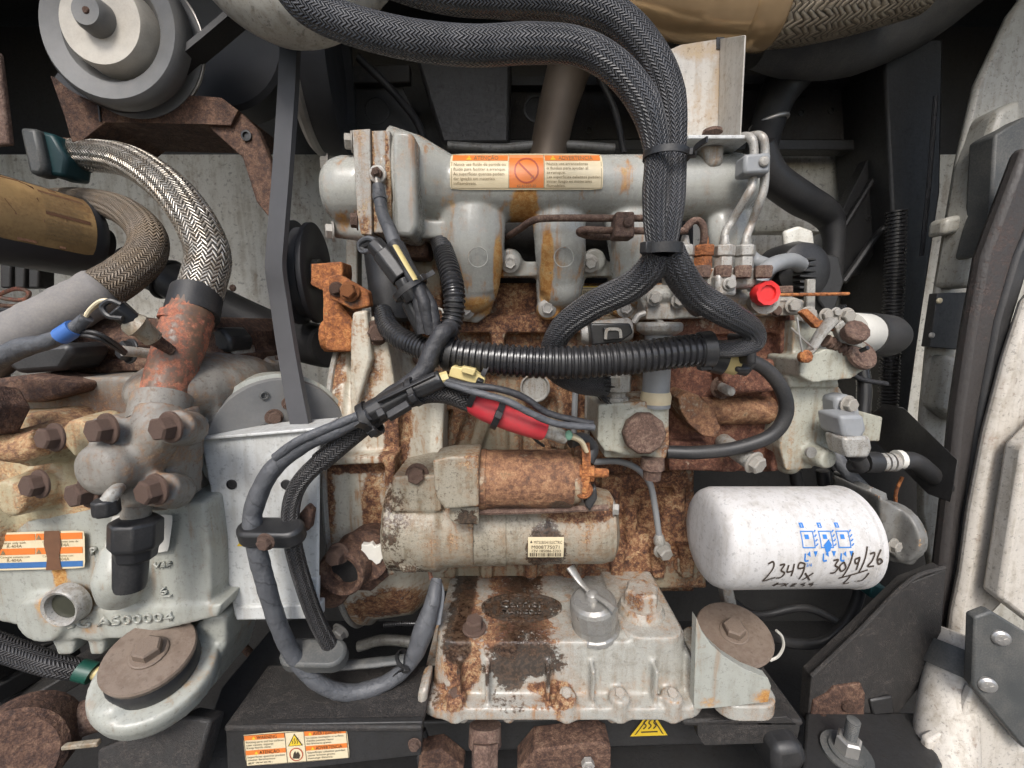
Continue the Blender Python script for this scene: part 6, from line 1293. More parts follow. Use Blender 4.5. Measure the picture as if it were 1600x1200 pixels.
# ================================================================ corrugated conduits
s = S(880, 555, -.05)
t = thing('ribbed_conduit', 'large ribbed black conduit running level across the engine', 'conduit', P(900, 585, -.05))
g = G(); g.tube(PL([(684, 549, -.05), (740, 558, -.052), (820, 565, -.055), (900, 566, -.057), (980, 560, -.057), (1050, 551, -.056), (1102, 546, -.055)]), 25.5 * s, 26, rib=(9.6 * s, 3.2 * s)); obj('tube', g, M['conduit'], t)
g = G(); a = PL([(1092, 547, -.055), (1112, 545, -.055)]); g.tube(a, 28 * s, 26, straight=True); obj('end_clamp', g, M['black'], t, .001)
g = G(); g.prism([(1092, 568), (1110, 566), (1114, 578), (1096, 580)], -.06, -.05); obj('clamp_lug', g, M['black'], t, .001)
g = G(); g.tube(PL([(697, 551, -.051), (707, 553, -.051)]), 27.5 * s, 26, straight=True); obj('tie_band', g, M['black'], t)
s = S(700, 450, -.02)
g = G(); g.tube(PL([(676, 335, .09), (686, 372, .05), (699, 412, .0), (709, 455, -.025), (708, 495, -.028), (696, 535, -.035)]), 17.5 * s, 22, rib=(7.6 * s, 2.4 * s)); tag(obj('ribbed_conduit', g, M['conduit'], None), 'ribbed black conduit dropping upright from behind the manifold', 'conduit')
g = G(); g.tube(PL([(598, 488, .03), (606, 510, .01), (625, 528, -.01), (655, 542, -.022), (685, 552, -.03)]), [17 * s, 18 * s, 18 * s, 19 * s, 20 * s], 22, rib=(6.4 * s, 1.8 * s)); tag(obj('ribbed_conduit', g, M['conduit'], None), 'thin ribbed conduit curving in from the bell housing bolt', 'conduit')
g = G(); s2 = S(610, 430, .05); g.tube(PL([(600, 350, .07), (602, 400, .065), (610, 450, .06), (612, 500, .055)]), [30 * s2, 32 * s2, 34 * s2, 30 * s2], 18); tag(obj('thermostat_hose', g, M['rubber'], None), 'thick black hose standing behind the plug cluster', 'hose')
g = G(); g.pbox(540, 372, 558, 490, .12, .14); tag(obj('guard_strip', g, M['flange'], None, .002), 'pale upright strip behind the tensioner bracket', 'strip')
g = G(); g.pbox(634, 372, 668, 402, .05, .09); tag(obj('sensor_boss', g, M['rust'], None, .004), 'brown hex boss under the left manifold flange', 'boss')
# hose clamp on pump hose
t = thing('hose_clip', 'black rubber lined P clip holding the fuel hose below conduit', 'clip', P(1140, 575, -.02))
s = S(1140, 560, -.03); ax = Vector((1, -.1, -.25)).normalized()
for i, (x, m, r) in enumerate(((1122, 'black', 20), (1142, 'yellow', 19.5), (1160, 'black', 20))):
    g = G(); g.lathe(P(x, 562 + i * 1, -.03), ax, [(-.006, r * s), (-.006, (r + 2) * s), (.006, (r + 2) * s), (.006, r * s), (-.006, r * s)], 28, cap=False); obj('band', g, M[m], t)
g = G(); g.tube(PL([(1108, 555, -.032), (1135, 560, -.03), (1170, 566, -.03)]), 15 * s, 16); obj('liner', g, M['rubber'], t)
g = G(); g.prism([(1168, 522), (1184, 522), (1184, 570), (1170, 572)], -.06, -.02); obj('strap', g, M['black'], t, .003)
g = G(); g.prism([(1150, 572), (1176, 572), (1172, 584), (1152, 582)], -.045, -.02); obj('tab', g, M['black'], t, .003)
# ================================================================ ring terminal lead and plug cluster
t = thing('manifold_lead', 'grey taped lead with ring terminal bolted to the manifold flange', 'lead', P(592, 385, -.02))
s = S(595, 320, -.02)
g = G(); g.ring(P(590, 272, -.004), (0, -1, 0), 10 * s, 4.5 * s, 20, 8, .5); g.tube(PL([(590, 280, -.005), (592, 296, -.008)]), [8 * s, 9 * s], 10, straight=True, flat=.6); obj('ring_terminal', g, M['zinc'], t)
bolt(t, 590, 272, -.004, 9, M['rustb'], kind='nut', name='nut')
g = G(); g.tube(PL([(591, 290, -.008), (594, 315, -.012), (598, 335, -.016), (610, 362, -.025), (618, 385, -.03)]), [9.5 * s, 10 * s, 9.5 * s, 11 * s, 11 * s], 14); obj('sleeve', g, M['tape'], t)
g = G(); g.tube(PL([(592, 303, -.009), (594, 314, -.012)]), 11 * s, 14, straight=True); obj('crimp', g, M['tape'], t)
s = S(640, 470, -.03)
t = thing('plug_cluster', 'cluster of black wiring plugs tied together left of the upright conduit', 'connector', P(650, 540, -.03))
def seg(a, b, r, ya, yb, n=8, fl=1.0):
    g = G(); g.tube([P(*a, ya), P(*b, yb)], r * s, n, straight=True, flat=fl); return g
obj('plug', seg((586, 382), (604, 402), 15, -.03, -.035), M['black'], t, .0012)
obj('plug', seg((600, 396), (630, 436), 19, -.035, -.04), M['black'], t, .0012)
obj('plug', seg((630, 436), (648, 470), 16, -.04, -.04), M['black'], t, .0012)
obj('plug', seg((640, 470), (665, 520), 15, -.035, -.035), M['black'], t, .0012)
obj('plug_socket', seg((622, 436), (660, 452), 17, -.035, -.035, 8, .7), M['black'], t, .0012)
g = G(); g.tube(PL([(590, 378, -.03), (575, 372, -.025), (562, 380, -.02), (565, 392, -.018), (580, 392, -.025)]), 4 * s, 8); obj('wire', g, M['tape'], t)
g = G(); g.tube(PL([(590, 374, -.028), (578, 380, -.022), (566, 386, -.018), (572, 394, -.02)]), 5 * s, 8); obj('wire', g, M['rubber'], t)
for pts in ([(616, 380, -.032), (640, 425, -.045), (660, 465, -.05), (668, 500, -.048), (674, 520, -.045)], [(622, 382, -.03), (645, 430, -.04), (672, 475, -.045), (680, 510, -.045), (684, 535, -.045)], [(650, 452, -.042), (656, 480, -.045), (662, 520, -.042)]):
    g = G(); g.tube(PL(pts), 9.5 * s, 12, wob=.05); obj('taped_wire', g, M['taped'], t)
g = G(); g.tube(PL([(618, 384, -.045), (636, 415, -.052), (650, 438, -.055)]), 6 * s, 8, flat=.4); obj('yellow_strip', g, M['yellow'], t)
g = G(); g.tube(PL([(676, 482, -.02), (690, 484, -.02), (694, 496, -.02)]), 2 * s, 6); obj('white_wire', g, M['lw2'], t)
tie(641, 452, -.042, (.55, 0, -.8), 26 * s, 'black cable tie round the plug cluster beside the upright conduit', 9, .012, (1, -.6, .4))
# taped cable crossing diagonally down from cluster
s = S(660, 560, -.06)
t = thing('taped_branch', 'black taped branch crossing down from conduit knot to lower plug', 'cable', P(640, 640, -.06))
g = G(); g.tube(PL([(706, 512, -.06), (692, 520, -.068), (676, 545, -.07), (664, 575, -.072), (640, 600, -.075), (610, 618, -.08), (585, 640, -.085)]), [9 * s, 14 * s, 14 * s, 14 * s, 14 * s, 13 * s, 12 * s], 14, wob=.05); obj('cable', g, M['taped'], t)
g = G(); g.ell(P(702, 514, -.055), (14 * s, 12 * s, 16 * s)); obj('knot', g, M['taped'], t)
# ================================================================ lower plug run, red sleeve, tape lines
s = S(640, 620, -.085)
t = thing('inline_plug', 'long black inline plug clipped on the cable run above the starter', 'connector', P(640, 650, -.085))
obj('plug', seg((566, 652), (640, 612), 19, -.09, -.085), M['black'], t, .0015)
obj('plug', seg((636, 616), (690, 592), 16, -.085, -.08), M['black'], t, .0015)
obj('latch', seg((606, 652), (640, 632), 9, -.105, -.1, 4), M['black'], t, .001)
obj('latch', seg((590, 650), (602, 644), 10, -.108, -.106, 4), M['black'], t, .001)
obj('rib', seg((590, 628), (680, 585), 4, -.1, -.095, 4), M['black'], t, .0006)
obj('wire_seal', seg((686, 594), (700, 590), 11, -.08, -.078), M['yellow'], t)
tie(648, 612, -.086, (.9, 0, .45), 21 * s, 'black cable tie in the middle of the long inline plug', 9)
tie(578, 655, -.09, (.85, .1, .55), 27 * s, 'wide black cable tie with toothed tail below the inline plug', 12, .022, (.3, -.9, -.5))
# starter cable with red sleeve
t = thing('starter_cable', 'braided starter cable with bright red sleeve above the solenoid', 'cable', P(800, 680, -.06))
s = S(760, 640, -.065)
g = G(); g.tube(PL([(500, 722, -.09), (560, 672, -.085), (610, 635, -.08), (660, 616, -.075), (700, 616, -.07), (742, 632, -.068)]), 15.5 * s, 20); obj('braid', g, M['loomf'], t)
g = G(); g.tube(PL([(734, 626, -.068), (760, 640, -.068), (800, 655, -.067), (830, 665, -.066), (850, 672, -.064)]), [17 * s, 19 * s, 19.5 * s, 19 * s, 17 * s], 20); obj('red_sleeve', g, M['red'], t)
g = G(); g.tube(PL([(848, 672, -.064), (866, 677, -.062), (884, 684, -.06)]), [12 * s, 12 * s, 11 * s], 14); obj('crimp', g, M['flange'], t)
g = G(); g.tube(PL([(880, 683, -.06), (894, 682, -.058), (908, 690, -.056), (916, 705, -.054)]), [9 * s, 11 * s, 9 * s, 7 * s], 12, flat=.5); obj('lug', g, M['lw'], t)
g = G(); g.ell(P(889, 680, -.066), (6 * s, 4 * s, 8 * s)); obj('verdigris', g, m_plain('verdigris', (.22, .42, .3), .8), t)
g = G(); g.tube(PL([(890, 690, -.05), (910, 686, -.045), (925, 700, -.04), (918, 722, -.045)]), 11 * s, 12); obj('boot', g, M['rubber'], t)
tie(741, 616, -.068, (1, 0, -.45), 22 * s, 'cable tie with standing tail at the start of the red sleeve', 9, .02, (.3, -.5, 1))
tie(778, 647, -.067, (1, 0, -.42), 22 * s, 'cable tie with round eye on the middle of the red sleeve', 10, None, (0, -1, .2))
for i, (pts, lab) in enumerate((([(690, 592, -.08), (730, 602, -.085), (780, 608, -.085), (820, 622, -.08), (855, 645, -.075), (905, 658, -.07), (926, 662, -.068)], 'thin black taped wire running highest above the red sleeve'), ([(690, 596, -.08), (740, 612, -.09), (790, 626, -.092), (830, 646, -.088), (870, 662, -.08), (928, 668, -.07)], 'thin black taped wire resting against the red sleeve'))):
    g = G(); g.tube(PL(pts), 5.4 * s, 10, wob=.06); tag(obj('taped_wire', g, M['tape' if i else 'taped'], None), lab, 'wire')
g = G(); g.tube(PL([(825, 676, -.05), (840, 690, -.045), (850, 697, -.04)]), 2.4 * s, 6); tag(obj('thin_wire', g, M['rubber'], None), 'very thin black wire under the red sleeve end', 'wire')
t = thing('yellow_fuse_holder', 'pale yellow plastic fuse holder behind the inline plug', 'fuse holder', P(728, 600, -.06))
g = G(); g.prism([(706, 572), (742, 580), (758, 592), (755, 604), (700, 588)], -.075, -.06); obj('body', g, M['yellow'], t, .001)
g = G(); g.prism([(722, 572), (744, 577), (740, 588), (720, 582)], -.08, -.07); obj('clip', g, M['yellow'], t, .001)
# tape-wrapped and braided pair going down through clamps
s = S(440, 780, -.09)
g = G(); g.tube(PL([(575, 648, -.1), (530, 672, -.1), (475, 695, -.1), (425, 735, -.1), (398, 790, -.1), (396, 830, -.1), (412, 900, -.095), (435, 975, -.085), (462, 1030, -.075), (500, 1068, -.07), (545, 1082, -.06), (600, 1068, -.05), (640, 1036, -.045), (660, 990, -.04), (676, 940, -.03), (682, 905, -.015)]), [9 * s, 10 * s, 12 * s, 13.5 * s, 14 * s, 14 * s, 14 * s, 13.5 * s, 13.5 * s, 13 * s, 14 * s, 14 * s, 14 * s, 20 * s, 15 * s, 11 * s], 18, wob=.04)
tag(obj('taped_cable', g, M['tape'], None), 'thick grey tape wrapped cable hanging in a loop before the guard box', 'cable')
g = G(); g.tube(PL([(560, 650, -.103), (510, 670, -.104), (465, 690, -.106), (430, 715, -.105)]), 7 * s, 12, wob=.05); tag(obj('taped_tail', g, M['tape'], None), 'thin taped strand lying along the thick grey taped cable', 'cable')
g = G(); g.tube(PL([(505, 716, -.09), (470, 752, -.09), (455, 790, -.09), (456, 840, -.09), (472, 905, -.08), (495, 970, -.07), (520, 1016, -.062)]), 13.5 * s, 20); tag(obj('braided_cable', g, M['loomf'], None), 'black braided cable hanging beside the grey taped cable', 'cable')
g = G(); g.tube(PL([(684, 905, -.015), (690, 930, -.02), (684, 975, -.03)]), 6 * s, 10); tag(obj('grey_wire', g, M['greyp'], None), 'pale grey wire beside the taped cable under the starter', 'wire')
def clamp(px, py, y, label, tilt, mat='bracketg'):
    t = thing('cable_clamp', label, 'cable clamp', P(px, py, y), 'two hole cable clamps'); s = S(px, py, y); c = P(px, py, y)
    ax = Vector((0, -.45, 1)).normalized() if tilt else Vector((0, -.3, 1)).normalized(); ex = Vector((1, 0, -.02)); ey = ax.cross(ex).normalized()
    pts = [];
    for i in range(9): a = math.radians(-90 + 180 * i / 8); pts.append(c + ex * (30 * s + 21 * s * math.cos(a)) + ey * 21 * s * math.sin(a))
    for i in range(9): a = math.radians(90 + 180 * i / 8); pts.append(c + ex * (-30 * s + 21 * s * math.cos(a)) + ey * 21 * s * math.sin(a))
    g = G(); g.extrude([p + ax * .008 for p in pts], ax * -.016); obj('block', g, M[mat], t, .003)
    return t
t = clamp(425, 832, -.1, 'grey two hole cable clamp with rusty bolt on the guard box', 0, 'black'); bolt(t, 416, 846, -.125, 11, M['rustb'], (-.1, -1, -.1))
g = G(); g.prism([(452, 822), (478, 790), (488, 800), (484, 828), (470, 836)], -.08, -.07); obj('bracket', g, M['rust'], t, .002)
clamp(492, 1024, -.068, 'lower dusty two hole cable clamp near the black beam', 1)
g = G(); g.tube(PL([(530, 1040, -.05), (580, 1036, -.05), (632, 1030, -.048)]), 11 * s, 12, flat=.6, wob=.06); tag(obj('flat_loom', g, M['bracketg'], None), 'flat grey ribbed strap between lower clamp and sump', 'strap')
tie(631, 1030, -.046, (.5, 0, .6), 15 * s, 'small cable tie with hanging tail left of the sump', 6, .016, (.2, -1, -.6))
g = G(); g.tube(PL([(600, 976, .06), (640, 974, .06), (680, 976, .06)]), 6 * s, 10, rib=(4 * s, 1.5 * s)); tag(obj('dark_hose', g, M['conduit'], None), 'thin ribbed hose in the dark gap under the bell housing', 'hose')
# ================================================================ frame at the bottom
t = thing('frame_beam', 'black steel frame beam with yellow warning sticker below the cables', 'beam', P(500, 1190, -.05))
zt_ = P(500, 1132, -.09).z
xa, xb = P(352, 1132, -.09).x, P(660, 1132, -.09).x
g = G(); g.box(((xa + xb) / 2, -.055, zt_ - .003), (xb - xa, .075, .006)); obj('top_face', g, M['darkr'], t, .002)
a = PL([(352, 1133), (660, 1128), (658, 1180), (356, 1215)], -.09); g = G(); g.extrude(a, (0, .006, 0)); obj('front_face', g, M['dark'], t, .001)
bolt(t, 648, 1162, -.091, 8, M['rustb'])
L = Print(flatmap([(380, 1147), (542, 1135), (547, 1184), (385, 1197)], -.0908), 166, 52)
L.rect('base', 0, 0, 166, 52, .0005, 4, 4, r=3)
for (x0, x1) in ((2, 66), (98, 164)):
    for y0 in (2, 26): L.rect('band', x0, y0, x1, y0 + 7.5, .0008, 2, 1)
L.frame('ink', 1, 1, 165, 51, .8, .001); L.rect('ink', 66.5, 1, 67.2, 51, .001, 1, 2); L.rect('ink', 97, 1, 97.7, 51, .001, 1, 2)
for (tx, x, y, f) in (('WARNING', 22, 8.6, 32), ('AVERTISSEMENT', 112, 8.6, 46), ('ATENÇÃO', 24, 32.6, 32), ('ADVERTENCIA', 114, 32.6, 42)):
    L.text('ink', x, y, 8, tx, fit=f, h=.0011); L.poly('yel', [(x - 8, y), (x - 5, y - 5), (x - 2, y)], .001)
for (x, y, rows) in ((4, 14, ('Rotating parts and hot surfaces', 'can cause injury.', 'Keep hands clear.')), (100, 14, ('Les pièces tournantes et surfaces', 'chaudes peuvent causer', 'des blessures graves.')), (4, 38, ('Superfícies quentes podem', 'causar ferimentos', 'graves.')), (100, 38, ('Superficies calientes pueden', 'causar lesiones graves,', 'mantenga distancia.'))):
    for i, r in enumerate(rows): L.text('ink', x, y + i * 4.6, 4.6, r, fit=(60, 44, 40)[i], h=.0011)
L.poly('ink', [(70, 24), (82, 4), (94, 24)], .0009); L.poly('yel', [(72, 23), (82, 6), (92, 23)], .0011)
for x in (78, 82, 86): L.stroke('ink', [(x - 1, 20), (x + 1, 17), (x - 1, 14), (x + 1, 11)], 1, .0013)
L.ring('red', 82, 38, 11, 1.6, .001); L.poly('ink', [(76, 44), (78, 36), (81, 32), (82, 37), (85, 33), (88, 40), (86, 45)], .0011)
L.build(t, {'base': M['lw'], 'band': M['lo'], 'ink': M['lk'], 'yel': M['ly'], 'red': M['lred']}, {'base': 'warning_sticker', 'band': 'orange_band', 'ink': 'lettering', 'yel': 'hazard_triangle', 'red': 'prohibition_ring'}, 'base')
g = G(); a = PL([(300, 1200, -.08), (345, 1075, -.02), (420, 985, .04), (470, 960, .06), (500, 985, .06), (430, 1060, .0), (372, 1150, -.06), (352, 1230, -.08)]); g.extrude(a, (0, .03, -.02)); tag(obj('frame_web', g, M['dark'], None, .002), 'black sloping frame web between compressor mount and beam', 'frame')
g = G(); a = PL([(150, 1172, -.12), (290, 1118, -.1), (330, 1125, -.1), (300, 1230, -.12), (150, 1230, -.12)]); g.extrude(a, (0, .02, -.01)); tag(obj('mount_bracket', g, M['darkr'], None, .003), 'dark bracket under the compressor mounting foot', 'bracket')
g = G(); s = S(60, 1050, .0)
for i, (a0, a1, m, lab) in enumerate((((-30, 1120, 180, 1000), 20, 'darkr', 'dirty brown floor rail nearest the compressor foot'), ((-30, 1075, 110, 1000), 17, 'dark', 'black floor rail in the lower left, middle one'), ((-30, 1040, 70, 1005), 14, 'darkr', 'thin brown floor rail farthest back at lower left'))):
    x0_, y0_, x1_, y1_ = a0; p0, p1 = P(x0_, y0_, -.06), P(x1_, y1_, .02); g = G(); d = (p1 - p0); q = d.cross(Vector((0, 0, 1))).normalized() * a1 * s; g.extrude([p0 + q, p1 + q, p1 - q, p0 - q], (0, 0, -.02)); tag(obj('floor_rail', g, M[m], None, .002), lab, 'rail', 'floor rails at lower left')
g = G(); s = S(90, 1130, -.1); g.tube(PL([(60, 1160, -.09), (110, 1130, -.09), (170, 1110, -.08)]), 26 * s, 16); tag(obj('rusty_pipe', g, M['rustb'], None), 'short brown rusty pipe lying under the compressor mount', 'pipe')
g = G(); g.lathe(P(15, 1185, -.13), (.5, -1, .3), [(-.03, 66 * s), (.0, 66 * s), (.006, 58 * s), (.004, 20 * s)], 28); tag(obj('rusty_drum', g, M['rust'], None), 'round brown rusty drum end in the lower left corner', 'drum')
g = G(); g.prism([(92, 1168), (150, 1161), (152, 1168), (95, 1174)], -.12, -.115); tag(obj('wood_shim', g, M['starter'], None, .001), 'small pale wooden shim beside the rusty drum', 'shim')
t = thing('ground_cable', 'dark fabric cable with green band and yellow tip under compressor', 'cable', P(60, 1040, -.07)); s = S(80, 1030, -.06)
g = G(); g.tube(PL([(-40, 995, -.08), (20, 1018, -.08), (80, 1038, -.08), (130, 1048, -.075)]), [17 * s, 17 * s, 16 * s, 14 * s], 16); obj('sleeve', g, M['loomf'], t)
g = G(); g.tube(PL([(124, 1046, -.076), (146, 1052, -.075)]), 15 * s, 12, straight=True); obj('green_band', g, M['green'], t)
g = G(); g.tube(PL([(146, 1052, -.075), (160, 1050, -.073)]), 9 * s, 12, straight=True); obj('yellow_tip', g, M['yellow'], t)
# bits under the sump
t = thing('sump_drain_bolt', 'big brown rusted drain bolt under the sump front', 'bolt', P(758, 1190, -.06))
s = S(758, 1160, -.06); g = G(); g.lathe(P(758, 1150, -.055), (0, -.5, -1), [(-.01, 25 * s), (.008, 26 * s), (.012, 20 * s)], 20); obj('collar', g, M['rustb'], t)
g = G(); g.lathe(P(758, 1160, -.065), (0, -.7, -1), [(0, 22 * s), (.02, 21 * s), (.024, 17 * s)], 6, ph=.3); obj('head', g, M['rustb'], t, .001)
for i, (poly, lab) in enumerate((([(655, 1178), (690, 1172), (725, 1200), (720, 1230), (650, 1230)], 'brown rusted plate under the left sump corner'), ([(740, 1182), (772, 1182), (770, 1225), (745, 1225)], 'narrow brown bracket under the drain bolt'), ([(808, 1205), (836, 1172), (940, 1160), (955, 1168), (955, 1225), (812, 1225)], 'rusted angled plate with stud under the sump'))):
    g = G(); g.prism(poly, -.05 - i * .004, -.03); t = tag(obj('rusty_plate', g, M['rust'], None, .002), lab, 'plate', 'rusty plates under the sump')
    if i == 2: bolt(t, 918, 1190, -.059, 10, M['zinc'], kind='nut', name='nut')
g = G(); g.tube(PL([(662, 1140, -.03), (668, 1165, -.03), (655, 1185, -.035), (668, 1215, -.035)]), 4.5 * S(660, 1160, -.03), 8); tag(obj('drop_wire', g, M['rubber'], None), 'thin black wire hanging below the left end of the sump', 'wire')
t = thing('rear_crossmember', 'dark steel crossmember behind and under the sump', 'crossmember', P(900, 1180, .0))
g = G(); a = PL([(560, 1130, .04), (1240, 1116, .04), (1240, 1160, .04), (560, 1180, .04)]); g.extrude(a, (0, .03, 0)); obj('web', g, M['dark'], t, .003)
L = Print(flatmap([(985, 1122), (1047, 1118), (1047, 1150), (980, 1152)], .038), 66, 32)
L.poly('base', [(4, 30), (33, -12), (62, 30)], .0006); L.poly('ink', [(10, 28), (33, -6), (56, 28), (53, 26.5), (33, -3), (13, 26.5)], .0009)
for x in (25, 33, 41): L.stroke('ink', [(x - 2, 18), (x + 2, 13), (x - 2, 8), (x + 2, 3)], 2, .0012)
L.stroke('ink', [(20, 23), (46, 23)], 2, .0012)
L.build(t, {'base': M['ly'], 'ink': M['lk']}, {'base': 'hot_surface_triangle', 'ink': 'hot_surface_symbol'}, 'base')
# right mount support
t = thing('mount_support', 'dark brown channel carrying the right engine mount', 'support', P(1160, 1160, -.02))
g = G(); zq = P(1160, 1118, -.03).z; xa, xb = P(1060, 1130, -.03).x, P(1245, 1130, -.03).x; g.box(((xa + xb) / 2, .02, zq), (xb - xa, .12, .008)); obj('top', g, M['darkr'], t, .003)
g = G(); g.prism([(1090, 1128), (1230, 1120), (1250, 1135), (1245, 1160), (1100, 1165), (1090, 1150)], -.04, -.03); obj('skirt', g, M['darkr'], t, .003, rust=[B(1160, 1150, -.04, 90, 10, .5)])
g = G(); g.prism([(1210, 1172), (1255, 1165), (1265, 1185), (1260, 1230), (1210, 1230)], -.06, .0); tag(obj('rubber_stop', g, M['rubber'], None, .008), 'rounded black rubber stop at the bottom right', 'rubber stop')
# gusset with rust patch at lower right
t = thing('corner_gusset', 'dirty black corner gusset with flaked brown rust patch lower right', 'gusset', P(1380, 1110, .0))
g = G(); g.prism([(1268, 1058), (1340, 990), (1420, 912), (1478, 890), (1470, 1000), (1440, 1070), (1400, 1120), (1262, 1132)], .0, .016); obj('plate', g, M['darkr'], t, .002, oil=None, rust=[B(1310, 1100, 0, 46, 34, .7)])
g = G(); g.tube(PL([(1268, 1056), (1340, 988), (1420, 908), (1476, 886)], -.002), .0025, 8); obj('edge', g, M['darkr'], t)
g = G(); g.prism([(1360, 1095), (1395, 1088), (1398, 1115), (1365, 1118)], -.004, .0); obj('weld_plate', g, M['dark'], t, .002)
g = G(); g.prism([(1266, 1131), (1272, 1096), (1292, 1086), (1304, 1074), (1345, 1068), (1352, 1084), (1350, 1126)], -.003, .001); o = obj('rust_patch', g, M['rust'], t, .001)
bolt(o, 1324, 1102, -.003, 10, M['rust'], kind='round'); bolt(o, 1285, 1122, -.003, 8, M['rust'], kind='round')
g = G(); zz = P(1340, 1150, -.03).z; a = [P(1256, 1142, .0), P(1430, 1128, .0), P(1475, 1180, -.06), P(1440, 1260, -.1), P(1250, 1260, -.1)]; a = [Vector((p.x, p.y, zz)) for p in a]; g.extrude(a, (0, 0, -.02)); tag(obj('base_plate', g, M['dark'], None, .003), 'black base plate with threaded stud at the bottom right', 'plate')
t = thing('mounting_stud', 'upright steel stud with nut and washers on black base plate', 'stud', P(1322, 1185, -.045))
s = S(1320, 1170, -.045); cst = Vector((P(1322, 1180, -.05).x, -.05, zz))
g = G(); g.lathe(cst, (0, -.1, 1), [(0, 34 * s), (.003, 34 * s), (.0035, 24 * s), (.006, 24 * s), (.0065, 10 * s)], 26); obj('washer', g, M['bracketg'], t)
g = G(); g.lathe(cst + Vector((0, 0, .006)), (0, -.1, 1), [(0, 17 * s), (.014, 17 * s), (.016, 14 * s)], 6); obj('nut', g, M['steel'], t)
g = G(); g.tube([cst, cst + Vector((0, -.004, .045))], 9 * s, 12, straight=True, rib=(.0022, .0008)); obj('thread', g, M['bracketg'], t)
# wiring in the dark right corner
for i, (pts, r, m, lab) in enumerate((([(1195, 990, .08), (1240, 1005, .08), (1290, 1000, .08), (1330, 960, .08), (1350, 900, .08)], 8, 'rubber', 'black cable curving in the dark below the oil filter'), ([(1300, 700, .06), (1318, 730, .05), (1345, 760, .05), (1375, 790, .06)], 10, 'tape', 'grey taped cable dropping behind the oil filter base'), ([(1410, 745, .05), (1400, 770, .05), (1400, 800, .06)], 2.5, 'rusto', 'thin orange wire hanging right of the pump'), ([(1290, 712, .08), (1310, 745, .08), (1330, 770, .09)], 4, 'rubber', 'thin dark wire beside the grey sensor plug'), ([(1242, 735, .09), (1250, 780, .09)], 9, 'dark', 'short dark upright hose above the oil filter, left one'), ([(1285, 735, .1), (1290, 780, .1)], 9, 'dark', 'short dark upright hose above the oil filter, right one'))):
    g = G(); g.tube(PL(pts), r * S(*pts[0][:2], pts[0][2]), 10); tag(obj('side_cable', g, M[m], None), lab, 'cable')
t = thing('coaxial_plug', 'black round plug with steel rings pointing right of the pump', 'connector', P(1390, 735, .03)); s = S(1390, 720, .03)
g = G(); g.tube(PL([(1350, 722, .02), (1372, 722, .02)]), 16 * s, 14, straight=True); obj('elbow', g, M['rubber'], t)
for i, x in enumerate((1374, 1383, 1392)):
    g = G(); g.tube(PL([(x, 722, .02), (x + 6, 722, .02)]), 14 * s, 16, straight=True); obj('steel_ring', g, M['zinc'], t)
g = G(); g.tube(PL([(1398, 722, .02), (1430, 722, .03), (1475, 760, .06)]), [13 * s, 14 * s, 14 * s], 14); obj('cable', g, M['rubber'], t)
g = G(); g.tube(PL([(1400, 718, .019), (1408, 718, .019)]), 14.5 * s, 14, straight=True); obj('white_ring', g, M['lw2'], t)
g = G(); s = S(1215, 1005, .06); g.tube(PL([(1213, 985, .06), (1222, 995, .06), (1224, 1010, .06), (1216, 1025, .06), (1203, 1032, .06)]), 2.2 * s, 6); tag(obj('white_cable_tie', g, M['lw2'], None), 'thin white cable tie curved in the dark by the mount', 'cable tie')
g = G(); g.prism([(1362, 912), (1388, 920), (1386, 940), (1360, 935)], .05, .08); tag(obj('small_plug', g, M['teal'], None, .002), 'small dark blue plug below the oil filter base', 'connector')
g = G(); a = PL([(1385, 655, .12), (1412, 635, .1), (1500, 720, .02), (1488, 790, .02), (1395, 700, .12)]); g.extrude(a, (0, .03, 0)); tag(obj('side_brace', g, M['dark'], None, .003), 'black angled side brace from pump to right post', 'brace')
g = G(); g.prism([(1335, 640), (1380, 652), (1375, 690), (1340, 690)], .11, .12); tag(obj('yellow_tab', g, M['pumpg'], None, .002), 'dull pale tab behind the grey sensor plug', 'tab')
g = G(); g.prism([(1130, 918), (1146, 918), (1160, 978), (1140, 980)], .05, .07); tag(obj('skirt_bracket', g, M['flange'], None, .003), 'pale narrow bracket between oil filter and engine mount', 'bracket')
# ================================================================ door opening at the right
t = thing('door_liner', 'cream moulded door liner with recessed panels at the right', 'door liner', P(1500, 690, .1))
base = [(1640, -60), (1640, 1150), (1470, 980), (1440, 800), (1442, 650), (1455, 520), (1478, 380), (1500, 250), (1528, 130), (1580, 20)]
g = G(); g.prism(base, .14, .15); obj('panel', g, M['doori'], t, .004)
g = G(); g.prism([(1600, 150), (1600, 195), (1565, 225), (1548, 330), (1530, 400), (1530, 450), (1500, 448), (1512, 380), (1535, 250), (1560, 170)], .11, .15); obj('moulded_rib', g, M['doori'], t, .008, seg=3)
g = G(); g.prism([(1480, 555), (1520, 560), (1512, 660), (1496, 662), (1465, 640)], .12, .15); obj('moulded_pad', g, M['doori'], t, .008, seg=3)
g = G(); g.prism([(1478, 340), (1522, 330), (1516, 360), (1474, 368)], .125, .15); obj('moulded_step', g, M['doori'], t, .006, seg=3)
g = G(); g.prism([(1465, 458), (1532, 456), (1515, 548), (1452, 542)], .12, .132); o = obj('cover_plate', g, M['dark'], t, .001)
for (x, y, m) in ((1467, 470, 'lw'), (1526, 474, 'dark'), (1455, 524, 'zinc')): bolt(o, x, y, .119, 4.5, M[m], kind='round', name='screw')
g = G(); g.prism([(1555, 210), (1605, 180), (1610, 330), (1535, 402), (1530, 398), (1548, 330)], .09, .12); obj('foam_seal', g, M['bracketg'], t, .004)
t = thing('door_post', 'rust flecked brown door post leaning along the right side', 'post', P(1480, 1010, .02))
